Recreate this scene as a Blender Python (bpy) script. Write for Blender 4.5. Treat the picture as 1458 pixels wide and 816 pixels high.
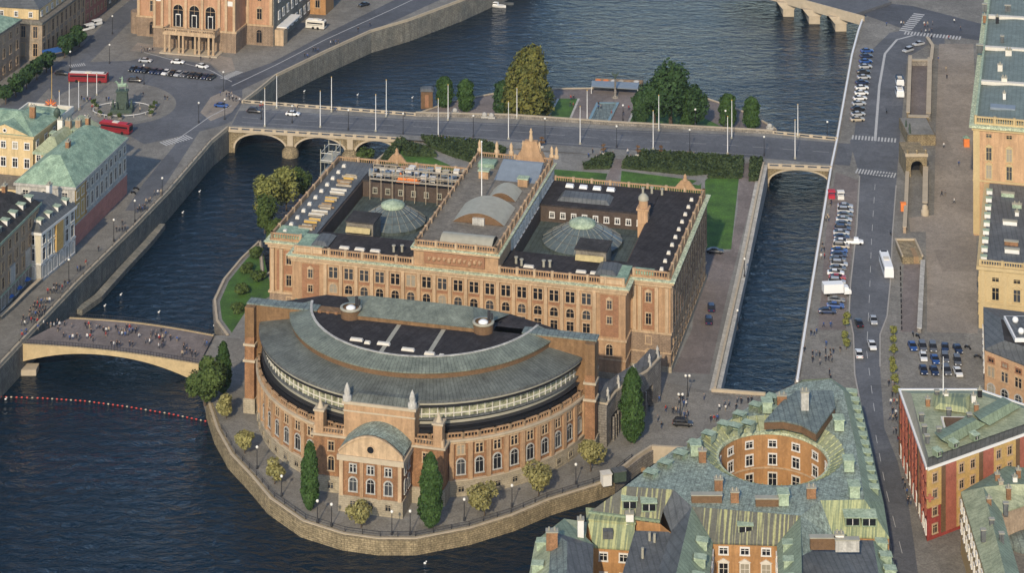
import bpy, bmesh, math, random
from mathutils import Vector, Matrix
R_ = math.radians
random.seed(7)
for o in list(bpy.data.objects): bpy.data.objects.remove(o)
SC = bpy.context.scene
COL = SC.collection
# ---------------------------------------------------------------- camera
cd = bpy.data.cameras.new('camera'); cam = bpy.data.objects.new('camera', cd); COL.objects.link(cam)
cam.location = (0, 0, 250); cam.rotation_euler = (R_(90), 0, 0)
cd.sensor_width = 36; cd.lens = 36*3200/1458.0; cd.shift_y = -(408+950)/1458.0; cd.shift_x = 0
cd.clip_start = 5; cd.clip_end = 20000
SC.camera = cam
# ---------------------------------------------------------------- world, sun, exposure
HAZE = 0.00004
SUN_EL, SUN_AZ = 31.0, 192.0      # azimuth clockwise from +Y
wd = bpy.data.worlds.new('World'); SC.world = wd; wd.use_nodes = True
nt = wd.node_tree; bg = nt.nodes['Background']
sky = nt.nodes.new('ShaderNodeTexSky'); sky.sky_type = 'NISHITA'; sky.sun_disc = False
sky.sun_elevation = R_(SUN_EL); sky.sun_rotation = R_(SUN_AZ); sky.air_density = 1.0; sky.dust_density = .7; sky.ozone_density = 2.5
nt.links.new(sky.outputs[0], bg.inputs[0]); bg.inputs[1].default_value = 0.15
sd = bpy.data.lights.new('sun', 'SUN'); sun = bpy.data.objects.new('sun', sd); COL.objects.link(sun)
sd.energy = 3.1; sd.angle = R_(1.0); sd.color = (1.0, 0.85, 0.63)
sv = Vector((math.sin(R_(SUN_AZ))*math.cos(R_(SUN_EL)), math.cos(R_(SUN_AZ))*math.cos(R_(SUN_EL)), math.sin(R_(SUN_EL))))
sun.rotation_euler = (-sv).to_track_quat('-Z', 'Y').to_euler(); sun.location = (0, 0, 600)
vs = SC.view_settings; vs.view_transform = 'Standard'; vs.look = 'None'; vs.gamma = 1; vs.exposure = 0.28; vs.use_curve_mapping = False
# ---------------------------------------------------------------- surveying helpers
def W(px, py, z=0.0):
    s = (py+950)/(250.0-z); return ((px-729)/s, 3200.0/s)
def WZ(px, py, z=0.0):
    x, y = W(px, py, z); return (x, y, z)
def lerp(a, b, t): return a+(b-a)*t
AE = (-60.9, 564.6); CW = (-19.0, 521.6)
UX, UY = .9711, -.2385
ANG = math.atan2(UY, UX)
def toE(X, Y, o=AE): dx, dy = X-o[0], Y-o[1]; return (dx*UX+dy*UY, -dx*UY+dy*UX)
def fromE(x, y, o=AE): return (o[0]+x*UX-y*UY, o[1]+x*UY+y*UX)
class Field:
    """ground height: piecewise linear in t = a*X+b*Y+c"""
    def __init__(s, a, b, c, knots): s.a, s.b, s.c, s.k = a, b, c, knots
    def t(s, X, Y): return s.a*X+s.b*Y+s.c
    def z(s, X, Y):
        t = s.t(X, Y); k = s.k
        if t <= k[0][0]: return k[0][1]
        for (t0, z0), (t1, z1) in zip(k, k[1:]):
            if t <= t1: return lerp(z0, z1, (t-t0)/(t1-t0))
        return k[-1][1]
    def w(s, px, py):
        z = 1.0
        for _ in range(8): X, Y = W(px, py, z); z = s.z(X, Y)
        return (X, Y, z)
def clip(poly, f, lo, hi):
    for sgn, lim in ((1, lo), (-1, -hi)):
        if abs(lim) > 1e8: continue
        out = []
        for i, p in enumerate(poly):
            q = poly[(i+1) % len(poly)]; a = sgn*f.t(*p[:2])-lim; b = sgn*f.t(*q[:2])-lim
            if a >= 0: out.append(p)
            if (a > 0 and b < 0) or (a < 0 and b > 0):
                t = a/(a-b); out.append((lerp(p[0], q[0], t), lerp(p[1], q[1], t)))
        poly = out
        if len(poly) < 3: return []
    return poly
NORTH = Field(0, 1, 0, [(0, 4.0), (1, 4.0)])
ISLE = Field(-UY, UX, -(-AE[0]*UY+AE[1]*UX), [(62, 0.0), (125, 3.3)])
SOUTH = Field(0, 1, 0, [(530, 0.5), (660, 3.0)])
DECK = Field(1, 0, 0, [(-85, 4.0), (95, 3.0)])
RIKS = Field(1, 0, 0, [(-118, 4.0), (-72, 1.2), (-66, 0.0)])
FLAT = Field(0, 1, 0, [(0, 0.0), (1, 0.0)])
def area(p): return sum(p[i][0]*p[(i+1) % len(p)][1]-p[(i+1) % len(p)][0]*p[i][1] for i in range(len(p)))/2
def ccw(p): return list(p) if area(p) > 0 else list(reversed(p))
def offset(poly, d):
    n = len(poly); out = []
    for i in range(n):
        a, b, c = Vector(poly[i-1][:2]), Vector(poly[i][:2]), Vector(poly[(i+1) % n][:2])
        e1 = (b-a).normalized(); e2 = (c-b).normalized()
        n1 = Vector((e1.y, -e1.x)); n2 = Vector((e2.y, -e2.x)); m = n1+n2
        if m.length < 1e-6: m = n1; k = 1
        else: m = m.normalized(); k = 1/max(0.35, m.dot(n1))
        out.append((b.x+m.x*d*k, b.y+m.y*d*k))
    return out
# ---------------------------------------------------------------- mesh builder
class MB:
    def __init__(s): s.v = []; s.f = []; s.m = []; s.sm = []
    def add(s, vs_, fs, m=0, smooth=False):
        o = len(s.v); s.v += [tuple(v) for v in vs_]
        for f in fs: s.f.append([i+o for i in f]); s.m.append(m); s.sm.append(smooth)
    def poly(s, pts, m=0): s.add(pts, [list(range(len(pts)))], m)
    def prism(s, p, z0, z1, m=0, mt=None, bottom=False, top=True):
        p = ccw(p); n = len(p)
        g = lambda z, i: z[i] if isinstance(z, (list, tuple)) else z
        vs_ = [(a[0], a[1], g(z0, i)) for i, a in enumerate(p)]+[(a[0], a[1], g(z1, i)) for i, a in enumerate(p)]
        s.add(vs_, [[i, (i+1) % n, n+(i+1) % n, n+i] for i in range(n)], m)
        if top: s.add([v for v in vs_[n:]], [list(range(n))], m if mt is None else mt)
        if bottom: s.add([v for v in vs_[:n]], [list(reversed(range(n)))], m)
    def box(s, x0, x1, y0, y1, z0, z1, m=0, mt=None):
        s.prism([(x0, y0), (x1, y0), (x1, y1), (x0, y1)], z0, z1, m, mt, True)
    def frustum(s, p, z0, q, z1, m=0, mt=None, top=True):
        n = len(p); vs_ = [(a[0], a[1], z0) for a in p]+[(a[0], a[1], z1) for a in q]
        s.add(vs_, [[i, (i+1) % n, n+(i+1) % n, n+i] for i in range(n)], m)
        if top: s.add(vs_[n:], [list(range(n))], m if mt is None else mt)
    def cyl(s, x, y, z0, z1, r0, r1=None, n=8, m=0, smooth=True, cap=True):
        r1 = r0 if r1 is None else r1
        a = [(x+r0*math.cos(2*math.pi*i/n), y+r0*math.sin(2*math.pi*i/n), z0) for i in range(n)]
        b = [(x+r1*math.cos(2*math.pi*i/n), y+r1*math.sin(2*math.pi*i/n), z1) for i in range(n)]
        s.add(a+b, [[i, (i+1) % n, n+(i+1) % n, n+i] for i in range(n)], m, smooth)
        if cap: s.add(b, [list(range(n))], m); s.add(a, [list(reversed(range(n)))], m)
    def lathe(s, x, y, prof, n=12, m=0, smooth=True, a0=0):
        vs_ = []; k = len(prof)
        for r, z in prof: vs_ += [(x+r*math.cos(a0+2*math.pi*i/n), y+r*math.sin(a0+2*math.pi*i/n), z) for i in range(n)]
        s.add(vs_, [[j*n+i, j*n+(i+1) % n, (j+1)*n+(i+1) % n, (j+1)*n+i] for j in range(k-1) for i in range(n)], m, smooth)
    def tube(s, a, b, r, n=5, m=0, r1=None):
        a, b = Vector(a), Vector(b); d = (b-a)
        if d.length < 1e-6: return
        q = d.to_track_quat('Z', 'Y'); r1 = r if r1 is None else r1
        vs_ = [a+q@Vector((r*math.cos(2*math.pi*i/n), r*math.sin(2*math.pi*i/n), 0)) for i in range(n)] + \
              [b+q@Vector((r1*math.cos(2*math.pi*i/n), r1*math.sin(2*math.pi*i/n), 0)) for i in range(n)]
        s.add(vs_, [[i, (i+1) % n, n+(i+1) % n, n+i] for i in range(n)]+[list(range(n, 2*n)), list(reversed(range(n)))], m)
    def strip(s, pts, w, z0, z1, m=0, closed=False):
        """wall along a polyline, w wide (half each side)"""
        n = len(pts); L, R = [], []
        for i in range(n):
            a = Vector(pts[i-1][:2]) if (i > 0 or closed) else None; b = Vector(pts[i][:2]); c = Vector(pts[(i+1) % n][:2]) if (i < n-1 or closed) else None
            e = ((b-a).normalized() if a is not None else Vector((0, 0)))+((c-b).normalized() if c is not None else Vector((0, 0)))
            e = e.normalized(); k = 1.0
            if a is not None and c is not None: k = 1/max(.4, e.dot((b-a).normalized()))
            nn = Vector((-e.y, e.x))*w/2*k; L.append(b+nn); R.append(b-nn)
        g = lambda z, i: z[i] if isinstance(z, (list, tuple)) else z
        for i in range(n if closed else n-1):
            j = (i+1) % n
            vs_ = [(R[i].x, R[i].y, g(z0, i)), (R[j].x, R[j].y, g(z0, j)), (L[j].x, L[j].y, g(z0, j)), (L[i].x, L[i].y, g(z0, i)),
                   (R[i].x, R[i].y, g(z1, i)), (R[j].x, R[j].y, g(z1, j)), (L[j].x, L[j].y, g(z1, j)), (L[i].x, L[i].y, g(z1, i))]
            fs = [[0, 1, 5, 4], [2, 3, 7, 6], [4, 5, 6, 7], [3, 2, 1, 0]]
            if not closed and i == 0: fs.append([3, 0, 4, 7])
            if not closed and j == n-1: fs.append([1, 2, 6, 5])
            s.add(vs_, fs, m)
    def ball(s, c, r, n=8, m=0, sz=1.0):
        k = n//2; pr = [(r*math.sin(math.pi*j/k)+1e-4, c[2]-r*sz*math.cos(math.pi*j/k)) for j in range(k+1)]
        s.lathe(c[0], c[1], pr, n, m)
    def mesh(s, name, mats):
        me = bpy.data.meshes.new(name); me.from_pydata(s.v, [], s.f)
        for m in mats: me.materials.append(M[m] if isinstance(m, str) else m)
        me.polygons.foreach_set('material_index', s.m); me.polygons.foreach_set('use_smooth', s.sm); me.update()
        return me
    def obj(s, name, mats, parent=None, **kw):
        if not isinstance(mats, (list, tuple)): mats = [mats]
        o = bpy.data.objects.new(name, s.mesh(name, mats)); COL.objects.link(o)
        if parent is not None: o.parent = parent
        return tag(o, **kw)
def tag(o, label=None, cat=None, group=None, kind=None):
    if label: o['label'] = label
    if cat: o['category'] = cat
    if group: o['group'] = group
    if kind: o['kind'] = kind
    return o
def thing(name, label, cat, loc=(0, 0, 0), rz=0, group=None):
    o = bpy.data.objects.new(name, None); COL.objects.link(o); o.location = loc; o.rotation_euler = (0, 0, rz); o.empty_display_size = .5
    return tag(o, label, cat, group)
def copy_tree(root, loc=None, rz=None, scale=None, parent=None, mats=None, **kw):
    c = root.copy(); COL.objects.link(c)
    if parent is not None: c.parent = parent
    if loc is not None: c.location = loc
    if rz is not None: c.rotation_euler = (0, 0, rz)
    if scale is not None: c.scale = (scale,)*3 if not isinstance(scale, tuple) else scale
    if mats and c.type == 'MESH':
        for i, m in mats.items():
            if i < len(c.material_slots): c.material_slots[i].link = 'OBJECT'; c.material_slots[i].material = m
    for ch in KIDS.get(root.name, []): copy_tree(ch, parent=c, mats=mats)
    return tag(c, **kw)
KIDS = {}
def kids(root):
    """remember the parts of a prototype once, so copying stays quick"""
    KIDS[root.name] = [o for o in root.children]
    for o in KIDS[root.name]: kids(o)
    return root
PROTO = {}
# ---------------------------------------------------------------- materials
M = {}
def mat(name, col, rough=.85, var=.12, sc=.5, col2=None, pat=None, pw=1.0, pd=(1, 0), pc=.7, metal=0, spec=.3, bump=0, fine=0.0, stain=0.0):
    m = bpy.data.materials.new(name); m.use_nodes = True; M[name] = m
    N = m.node_tree.nodes; Lk = m.node_tree.links; b = N['Principled BSDF']
    b.inputs['Roughness'].default_value = rough; b.inputs['Metallic'].default_value = metal; b.inputs['Specular IOR Level'].default_value = spec
    c1 = tuple(min(1, x*(1-var)) for x in col)+(1,); c2 = tuple(min(1, x*(1+var)) for x in (col2 or col))+(1,)
    if var == 0 and not pat: b.inputs['Base Color'].default_value = tuple(col)+(1,); return m
    tc = N.new('ShaderNodeTexCoord'); nz = N.new('ShaderNodeTexNoise'); nz.inputs['Scale'].default_value = sc; nz.inputs['Detail'].default_value = 5; nz.inputs['Roughness'].default_value = .65
    Lk.new(tc.outputs['Object'], nz.inputs['Vector'])
    rp = N.new('ShaderNodeMapRange'); rp.inputs['From Min'].default_value = .3; rp.inputs['From Max'].default_value = .7
    Lk.new(nz.outputs['Fac'], rp.inputs['Value'])
    mx = N.new('ShaderNodeMix'); mx.data_type = 'RGBA'; mx.inputs['A'].default_value = c1; mx.inputs['B'].default_value = c2
    Lk.new(rp.outputs[0], mx.inputs['Factor']); out = mx.outputs['Result']
    def mul(out, fac):   # fac socket 0..1 -> multiply colour between pc and 1
        r = N.new('ShaderNodeMapRange'); r.inputs['To Min'].default_value = pc; r.inputs['To Max'].default_value = 1.0
        Lk.new(fac, r.inputs['Value'])
        x = N.new('ShaderNodeMix'); x.data_type = 'RGBA'; x.blend_type = 'MULTIPLY'; x.inputs['Factor'].default_value = 1
        Lk.new(out, x.inputs['A']); Lk.new(r.outputs[0], x.inputs['B']); return x.outputs['Result']
    sx = N.new('ShaderNodeSeparateXYZ'); Lk.new(tc.outputs['Object'], sx.inputs[0])
    def math_(op, a, b=None):
        k = N.new('ShaderNodeMath'); k.operation = op
        for i, q in enumerate((a, b)):
            if q is None: continue
            if isinstance(q, (int, float)): k.inputs[i].default_value = q
            else: Lk.new(q, k.inputs[i])
        return k.outputs[0]
    lin = lambda d: math_('ADD', math_('MULTIPLY', sx.outputs[0], d[0]), math_('MULTIPLY', sx.outputs[1], d[1]))
    if pat == 'seam':          # raised seams running one way
        w = math_('FRACT', math_('DIVIDE', lin(pd), pw)); out = mul(out, math_('GREATER_THAN', w, .22))
        st = N.new('ShaderNodeTexNoise'); cb = N.new('ShaderNodeCombineXYZ'); Lk.new(lin(pd), cb.inputs[0]); Lk.new(math_('MULTIPLY', lin((-pd[1], pd[0])), .06), cb.inputs[1])
        Lk.new(cb.outputs[0], st.inputs['Vector']); st.inputs['Scale'].default_value = 1.1; st.inputs['Detail'].default_value = 3; out = mul(out, st.outputs['Fac'])
    if pat == 'radial':        # seams fanning out from the centre of a round roof
        an = math_('ARCTAN2', sx.outputs[1], sx.outputs[0]); w = math_('FRACT', math_('DIVIDE', an, pw)); out = mul(out, math_('GREATER_THAN', w, .2))
        st = N.new('ShaderNodeTexNoise'); cb = N.new('ShaderNodeCombineXYZ'); Lk.new(math_('MULTIPLY', an, 1/pw), cb.inputs[0]); ln = N.new('ShaderNodeVectorMath'); ln.operation = 'LENGTH'; Lk.new(tc.outputs['Object'], ln.inputs[0]); Lk.new(math_('MULTIPLY', ln.outputs['Value'], .12), cb.inputs[1])
        Lk.new(cb.outputs[0], st.inputs['Vector']); st.inputs['Scale'].default_value = 1.0; st.inputs['Detail'].default_value = 2; out = mul(out, st.outputs['Fac'])
    if pat == 'streak':        # weathering running down a slope: pd is across
        st = N.new('ShaderNodeTexNoise'); cb = N.new('ShaderNodeCombineXYZ'); Lk.new(lin(pd), cb.inputs[0]); Lk.new(math_('MULTIPLY', lin((-pd[1], pd[0])), .05), cb.inputs[1])
        Lk.new(cb.outputs[0], st.inputs['Vector']); st.inputs['Scale'].default_value = pw; st.inputs['Detail'].default_value = 2
        r = N.new('ShaderNodeMapRange'); r.inputs['From Min'].default_value = .42 if 'yellow' in name else .50; r.inputs['From Max'].default_value = .58 if 'yellow' in name else .64; Lk.new(st.outputs['Fac'], r.inputs['Value'])
        Lk.new(r.outputs[0], mx.inputs['Factor'])
    if pat in ('brick', 'ashlar', 'sett'):
        br = N.new('ShaderNodeTexBrick'); cb = N.new('ShaderNodeCombineXYZ')
        if pat == 'sett': Lk.new(sx.outputs[0], cb.inputs[0]); Lk.new(sx.outputs[1], cb.inputs[1])
        else: Lk.new(math_('ADD', sx.outputs[0], sx.outputs[1]), cb.inputs[0]); Lk.new(sx.outputs[2], cb.inputs[1])
        Lk.new(cb.outputs[0], br.inputs['Vector']); br.inputs['Scale'].default_value = 1/pw; br.inputs['Mortar Size'].default_value = .035
        br.inputs['Color1'].default_value = (1, 1, 1, 1); br.inputs['Color2'].default_value = (.62, .62, .62, 1); br.inputs['Mortar'].default_value = (0, 0, 0, 1)
        out = mul(out, br.outputs['Color'])
    if stain:
        n4 = N.new('ShaderNodeTexNoise'); n4.inputs['Scale'].default_value = .35; n4.inputs['Detail'].default_value = 6; n4.inputs['Roughness'].default_value = .7; n4.inputs['Distortion'].default_value = 1.5; Lk.new(tc.outputs['Object'], n4.inputs['Vector'])
        r = N.new('ShaderNodeMapRange'); r.inputs['From Min'].default_value = .42; r.inputs['From Max'].default_value = .6; r.inputs['To Min'].default_value = 1-stain; Lk.new(n4.outputs['Fac'], r.inputs['Value'])
        x = N.new('ShaderNodeMix'); x.data_type = 'RGBA'; x.blend_type = 'MULTIPLY'; x.inputs['Factor'].default_value = 1; Lk.new(out, x.inputs['A']); Lk.new(r.outputs[0], x.inputs['B']); out = x.outputs['Result']
    if name.startswith(('asphalt', 'sett', 'paving', 'tar', 'slate', 'gravel')):   # repaired patches
        vo = N.new('ShaderNodeTexVoronoi'); vo.distance = 'CHEBYCHEV'; vo.inputs['Scale'].default_value = .075; Lk.new(tc.outputs['Object'], vo.inputs['Vector']); sp = N.new('ShaderNodeSeparateColor'); Lk.new(vo.outputs['Color'], sp.inputs[0])
        r = N.new('ShaderNodeMapRange'); r.inputs['To Min'].default_value = .86; r.inputs['To Max'].default_value = 1.1; Lk.new(sp.outputs[0], r.inputs['Value'])
        x = N.new('ShaderNodeMix'); x.data_type = 'RGBA'; x.blend_type = 'MULTIPLY'; x.inputs['Factor'].default_value = 1; Lk.new(out, x.inputs['A']); Lk.new(r.outputs[0], x.inputs['B']); out = x.outputs['Result']
    if stain and name in ('terra', 'terra_light', 'brick', 'pinkstone', 'palace', 'palace_yellow', 'orange', 'opera', 'brownwall', 'beige', 'yellow', 'white_stone', 'cladding', 'cream', 'redwall', 'pinkwall', 'granite_grey', 'granite_gold'):   # rain streaks down the walls
        cb = N.new('ShaderNodeCombineXYZ'); Lk.new(math_('MULTIPLY', math_('ADD', sx.outputs[0], sx.outputs[1]), 1.1), cb.inputs[0]); Lk.new(math_('MULTIPLY', sx.outputs[2], .09), cb.inputs[1])
        n5 = N.new('ShaderNodeTexNoise'); n5.inputs['Scale'].default_value = 1.0; n5.inputs['Detail'].default_value = 5; n5.inputs['Roughness'].default_value = .7; Lk.new(cb.outputs[0], n5.inputs['Vector'])
        r = N.new('ShaderNodeMapRange'); r.inputs['From Min'].default_value = .40; r.inputs['From Max'].default_value = .56; r.inputs['To Min'].default_value = .78; Lk.new(n5.outputs['Fac'], r.inputs['Value'])
        x = N.new('ShaderNodeMix'); x.data_type = 'RGBA'; x.blend_type = 'MULTIPLY'; x.inputs['Factor'].default_value = 1; Lk.new(out, x.inputs['A']); Lk.new(r.outputs[0], x.inputs['B']); out = x.outputs['Result']
    if fine > 0:
        n2 = N.new('ShaderNodeTexNoise'); n2.inputs['Scale'].default_value = 2.5; n2.inputs['Detail'].default_value = 3; Lk.new(tc.outputs['Object'], n2.inputs['Vector'])
        r = N.new('ShaderNodeMapRange'); r.inputs['From Min'].default_value = .35; r.inputs['From Max'].default_value = .65; r.inputs['To Min'].default_value = 1-fine; r.inputs['To Max'].default_value = 1+fine
        Lk.new(n2.outputs['Fac'], r.inputs['Value']); x = N.new('ShaderNodeMix'); x.data_type = 'RGBA'; x.blend_type = 'MULTIPLY'; x.inputs['Factor'].default_value = 1
        Lk.new(out, x.inputs['A']); Lk.new(r.outputs[0], x.inputs['B']); out = x.outputs['Result']
    Lk.new(out, b.inputs['Base Color'])
    if bump:
        bp = N.new('ShaderNodeBump'); bp.inputs['Strength'].default_value = bump; bp.inputs['Distance'].default_value = .3
        n3 = N.new('ShaderNodeTexNoise'); n3.inputs['Scale'].default_value = 1.5; n3.inputs['Detail'].default_value = 4; Lk.new(tc.outputs['Object'], n3.inputs['Vector'])
        Lk.new(n3.outputs['Fac'], bp.inputs['Height']); Lk.new(bp.outputs[0], b.inputs['Normal'])
    return m
# ground
mat('asphalt', (.13, .135, .145), var=.14, sc=.06, fine=.12, stain=0.2)
mat('asphalt_dark', (.10, .104, .115), var=.12, sc=.06, fine=.12, stain=0.2)
mat('sett', (.25, .235, .205), var=.16, sc=.08, pat='sett', pw=.9, pc=.8, fine=.18, stain=0.22)
mat('sett_pink', (.225, .19, .172), var=.14, sc=.1, pat='sett', pw=1.0, pc=.8, fine=.15, stain=0.2)
mat('gravel', (.31, .265, .215), var=.16, sc=.05, fine=.14, stain=0.18)
mat('paving', (.26, .25, .225), var=.12, sc=.12, pat='sett', pw=1.3, pc=.84, fine=.12, stain=0.2)
mat('paint', (.46, .455, .44), var=.15, sc=1.5)
mat('kerb', (.34, .32, .29), var=.12, sc=.8)
mat('lawn', (.055, .115, .028), var=.3, sc=.25, fine=.25, col2=(.06, .13, .02))
mat('bed', (.03, .06, .02), var=.3, sc=.5, fine=.4)
# stone and render
mat('granite', (.30, .27, .23), var=.2, sc=.35, pat='ashlar', pw=2.2, pc=.6, fine=.2, stain=0.3)
mat('granite_grey', (.30, .298, .26), var=.25, sc=.2, pat='ashlar', pw=2.4, pc=.62, fine=.2, col2=(.28, .255, .20), stain=0.3)
mat('granite_gold', (.36, .285, .17), var=.22, sc=.5, pat='ashlar', pw=1.8, pc=.55, fine=.25, stain=0.25)
mat('coping', (.45, .375, .27), var=.12, sc=.6)
mat('terra', (.46, .292, .165), var=.10, sc=.3, fine=.08, stain=0.14)
mat('terra_light', (.55, .395, .245), var=.08, sc=.4, fine=.06, stain=0.12)
mat('terra_dark', (.30, .155, .085), var=.15, sc=.5, fine=.12)
mat('pinkstone', (.36, .26, .18), var=.15, sc=.4, pat='ashlar', pw=1.6, pc=.7, fine=.1, stain=0.2)
mat('brick', (.36, .19, .095), var=.16, sc=.5, pat='brick', pw=1.1, pc=.72, fine=.14, stain=0.2)
mat('brick_brown', (.17, .10, .052), var=.15, sc=.5, pat='brick', pw=.9, pc=.75, fine=.12)
mat('stonebase', (.42, .36, .26), var=.12, sc=.5, pat='ashlar', pw=1.8, pc=.75, fine=.08, stain=0.2)
mat('white_stone', (.52, .50, .45), var=.15, sc=.5, fine=.1, stain=0.2)
mat('orange', (.46, .25, .105), var=.1, sc=.25, fine=.06, stain=0.15)
mat('yellow', (.66, .50, .27), var=.08, sc=.3, fine=.05, stain=0.1)
mat('cream', (.55, .50, .38), var=.1, sc=.3, fine=.06)
mat('beige', (.40, .33, .25), var=.12, sc=.3, fine=.08, pat='ashlar', pw=2, pc=.85, stain=0.2)
mat('brownwall', (.42, .31, .21), var=.15, sc=.4, fine=.1, stain=0.2)
mat('pinkwall', (.42, .19, .15), var=.14, sc=.4, fine=.1)
mat('redwall', (.30, .055, .045), var=.25, sc=.25, fine=.15)
mat('redlight', (.36, .12, .08), var=.2, sc=.4, fine=.12)
mat('ochre', (.50, .33, .12), var=.18, sc=.4, fine=.1)
mat('palace', (.55, .345, .195), var=.08, sc=.3, fine=.06, stain=0.12)
mat('palace_yellow', (.50, .38, .20), var=.08, sc=.3, fine=.06)
mat('white', (.70, .68, .63), var=.06, sc=1)
mat('offwhite', (.62, .58, .50), var=.1, sc=1)
# roofs
mat('tar', (.056, .051, .052), rough=.9, spec=.1, var=.2, sc=.25, fine=.15, pat='seam', pw=2.0, pd=(UX, UY), pc=.85, stain=0.3)
mat('tar_plain', (.06, .056, .054), rough=.9, spec=.1, var=.2, sc=.3, fine=.15, stain=0.35)
mat('slate', (.145, .152, .152), rough=.6, var=.15, sc=.3, fine=.12, pat='seam', pw=1.2, pd=(1, .1), pc=.75, stain=0.22)
mat('rooffelt', (.215, .19, .152), var=.16, sc=.35, fine=.15, stain=0.3)
mat('copper', (.20, .31, .23), rough=.7, var=.25, sc=.4, fine=.2, col2=(.30, .40, .28), stain=0.2)
mat('copper_pale', (.28, .37, .26), rough=.7, var=.25, sc=.7, fine=.2, col2=(.35, .41, .29))
mat('copper_blue', (.15, .185, .175), rough=.6, var=.25, sc=.6, fine=.25, pat='seam', pw=1.2, pd=(1, 0), pc=.7, col2=(.20, .235, .21))
mat('copper_skirt', (.135, .142, .122), rough=.6, var=.15, sc=.3, fine=.12, col2=(.19, .205, .175), pat='radial', pw=.022, pc=.66, stain=.2)
mat('copper_ring', (.175, .20, .165), rough=.6, var=.15, sc=.3, fine=.14, col2=(.25, .28, .225), pat='radial', pw=.026, pc=.66, stain=.2)
mat('copper_roof', (.265, .30, .25), rough=.65, var=.25, sc=.9, fine=.3, pat='seam', pw=.9, pd=(.97, -.24), pc=.8, col2=(.33, .40, .33), stain=0.25)
mat('copper_green', (.24, .30, .20), rough=.65, var=.2, sc=.3, fine=.15, pat='seam', pw=1.3, pd=(1, .2), pc=.82)
mat('copper_side', (.245, .30, .21), rough=.65, var=.2, sc=.3, fine=.15, pat='seam', pw=1.3, pd=(.25, 1), pc=.8)
mat('copper_streak', (.105, .105, .085), rough=.6, var=.12, col2=(.28, .28, .13), pat='streak', pw=2.0, pd=(.97, -.24), fine=.15)
mat('copper_yellow', (.20, .24, .14), rough=.6, var=.12, col2=(.36, .37, .18), pat='streak', pw=2.0, pd=(.97, -.24), fine=.1)
mat('copper_olive', (.29, .33, .205), rough=.65, var=.2, sc=.4, fine=.15, col2=(.37, .39, .25), pat='seam', pw=1.3, pd=(.3, 1), pc=.85)
mat('palace_roof', (.205, .25, .222), rough=.65, var=.12, sc=.2, fine=.1, pat='seam', pw=1.2, pd=(1, 0), pc=.85, stain=0.2)
mat('patina', (.36, .46, .32), rough=.7, var=.35, sc=1.2, fine=.35, col2=(.48, .50, .34))
mat('zinc', (.34, .32, .25), rough=.5, var=.12, sc=.6)
mat('zinc_blue', (.20, .235, .27), rough=.45, var=.12, sc=.6)
# small stuff
mat('glass', (.014, .015, .018), rough=.15, var=0, spec=.28)
mat('glass_yellow', (.13, .125, .07), rough=.2, var=.7, sc=.9, spec=.5, col2=(.30, .30, .20))
mat('dome_glass', (.10, .125, .125), rough=.3, var=.3, sc=1.2, spec=.5)
mat('black', (.015, .015, .017), rough=.6, var=0)
mat('dark_metal', (.03, .03, .034), rough=.5, var=0)
mat('bronze', (.06, .085, .065), rough=.6, var=.35, sc=2)
mat('whitepaint', (.78, .77, .74), rough=.4, var=0)
mat('plastic_white', (.8, .8, .78), rough=.4, var=0)
mat('wood', (.30, .20, .11), var=.25, sc=1.5)
mat('plank', (.42, .36, .27), var=.3, sc=1.2)
mat('tarp', (.75, .22, .06), var=.15, sc=1)
mat('redcloth', (.45, .03, .05), rough=.6, var=.1, sc=1)
mat('bluecloth', (.03, .10, .30), rough=.7, var=.1, sc=1)
mat('trunk', (.09, .065, .045), var=.2, sc=2)
mat('rubber', (.012, .012, .012), var=0)
mat('lampglass', (.75, .73, .66), rough=.3, var=0)
mat('float_red', (.55, .06, .04), rough=.5, var=0)
mat('gold', (.6, .38, .1), rough=.4, var=0)
def leafmat(name, c1, c2):
    mat(name, c1, rough=.7, var=.25, sc=.45, col2=c2, fine=.35, spec=.2)
leafmat('leaf_dark', (.022, .05, .018), (.038, .075, .022))
leafmat('leaf_poplar', (.022, .055, .012), (.045, .085, .02))
leafmat('leaf_mid', (.035, .065, .016), (.075, .105, .026))
leafmat('leaf_canopy', (.06, .085, .022), (.15, .135, .03))
leafmat('leaf_yellow', (.12, .14, .035), (.21, .21, .06))
leafmat('leaf_pale', (.19, .18, .065), (.27, .24, .09))
leafmat('leaf_hedge', (.03, .05, .018), (.045, .065, .024))
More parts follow.
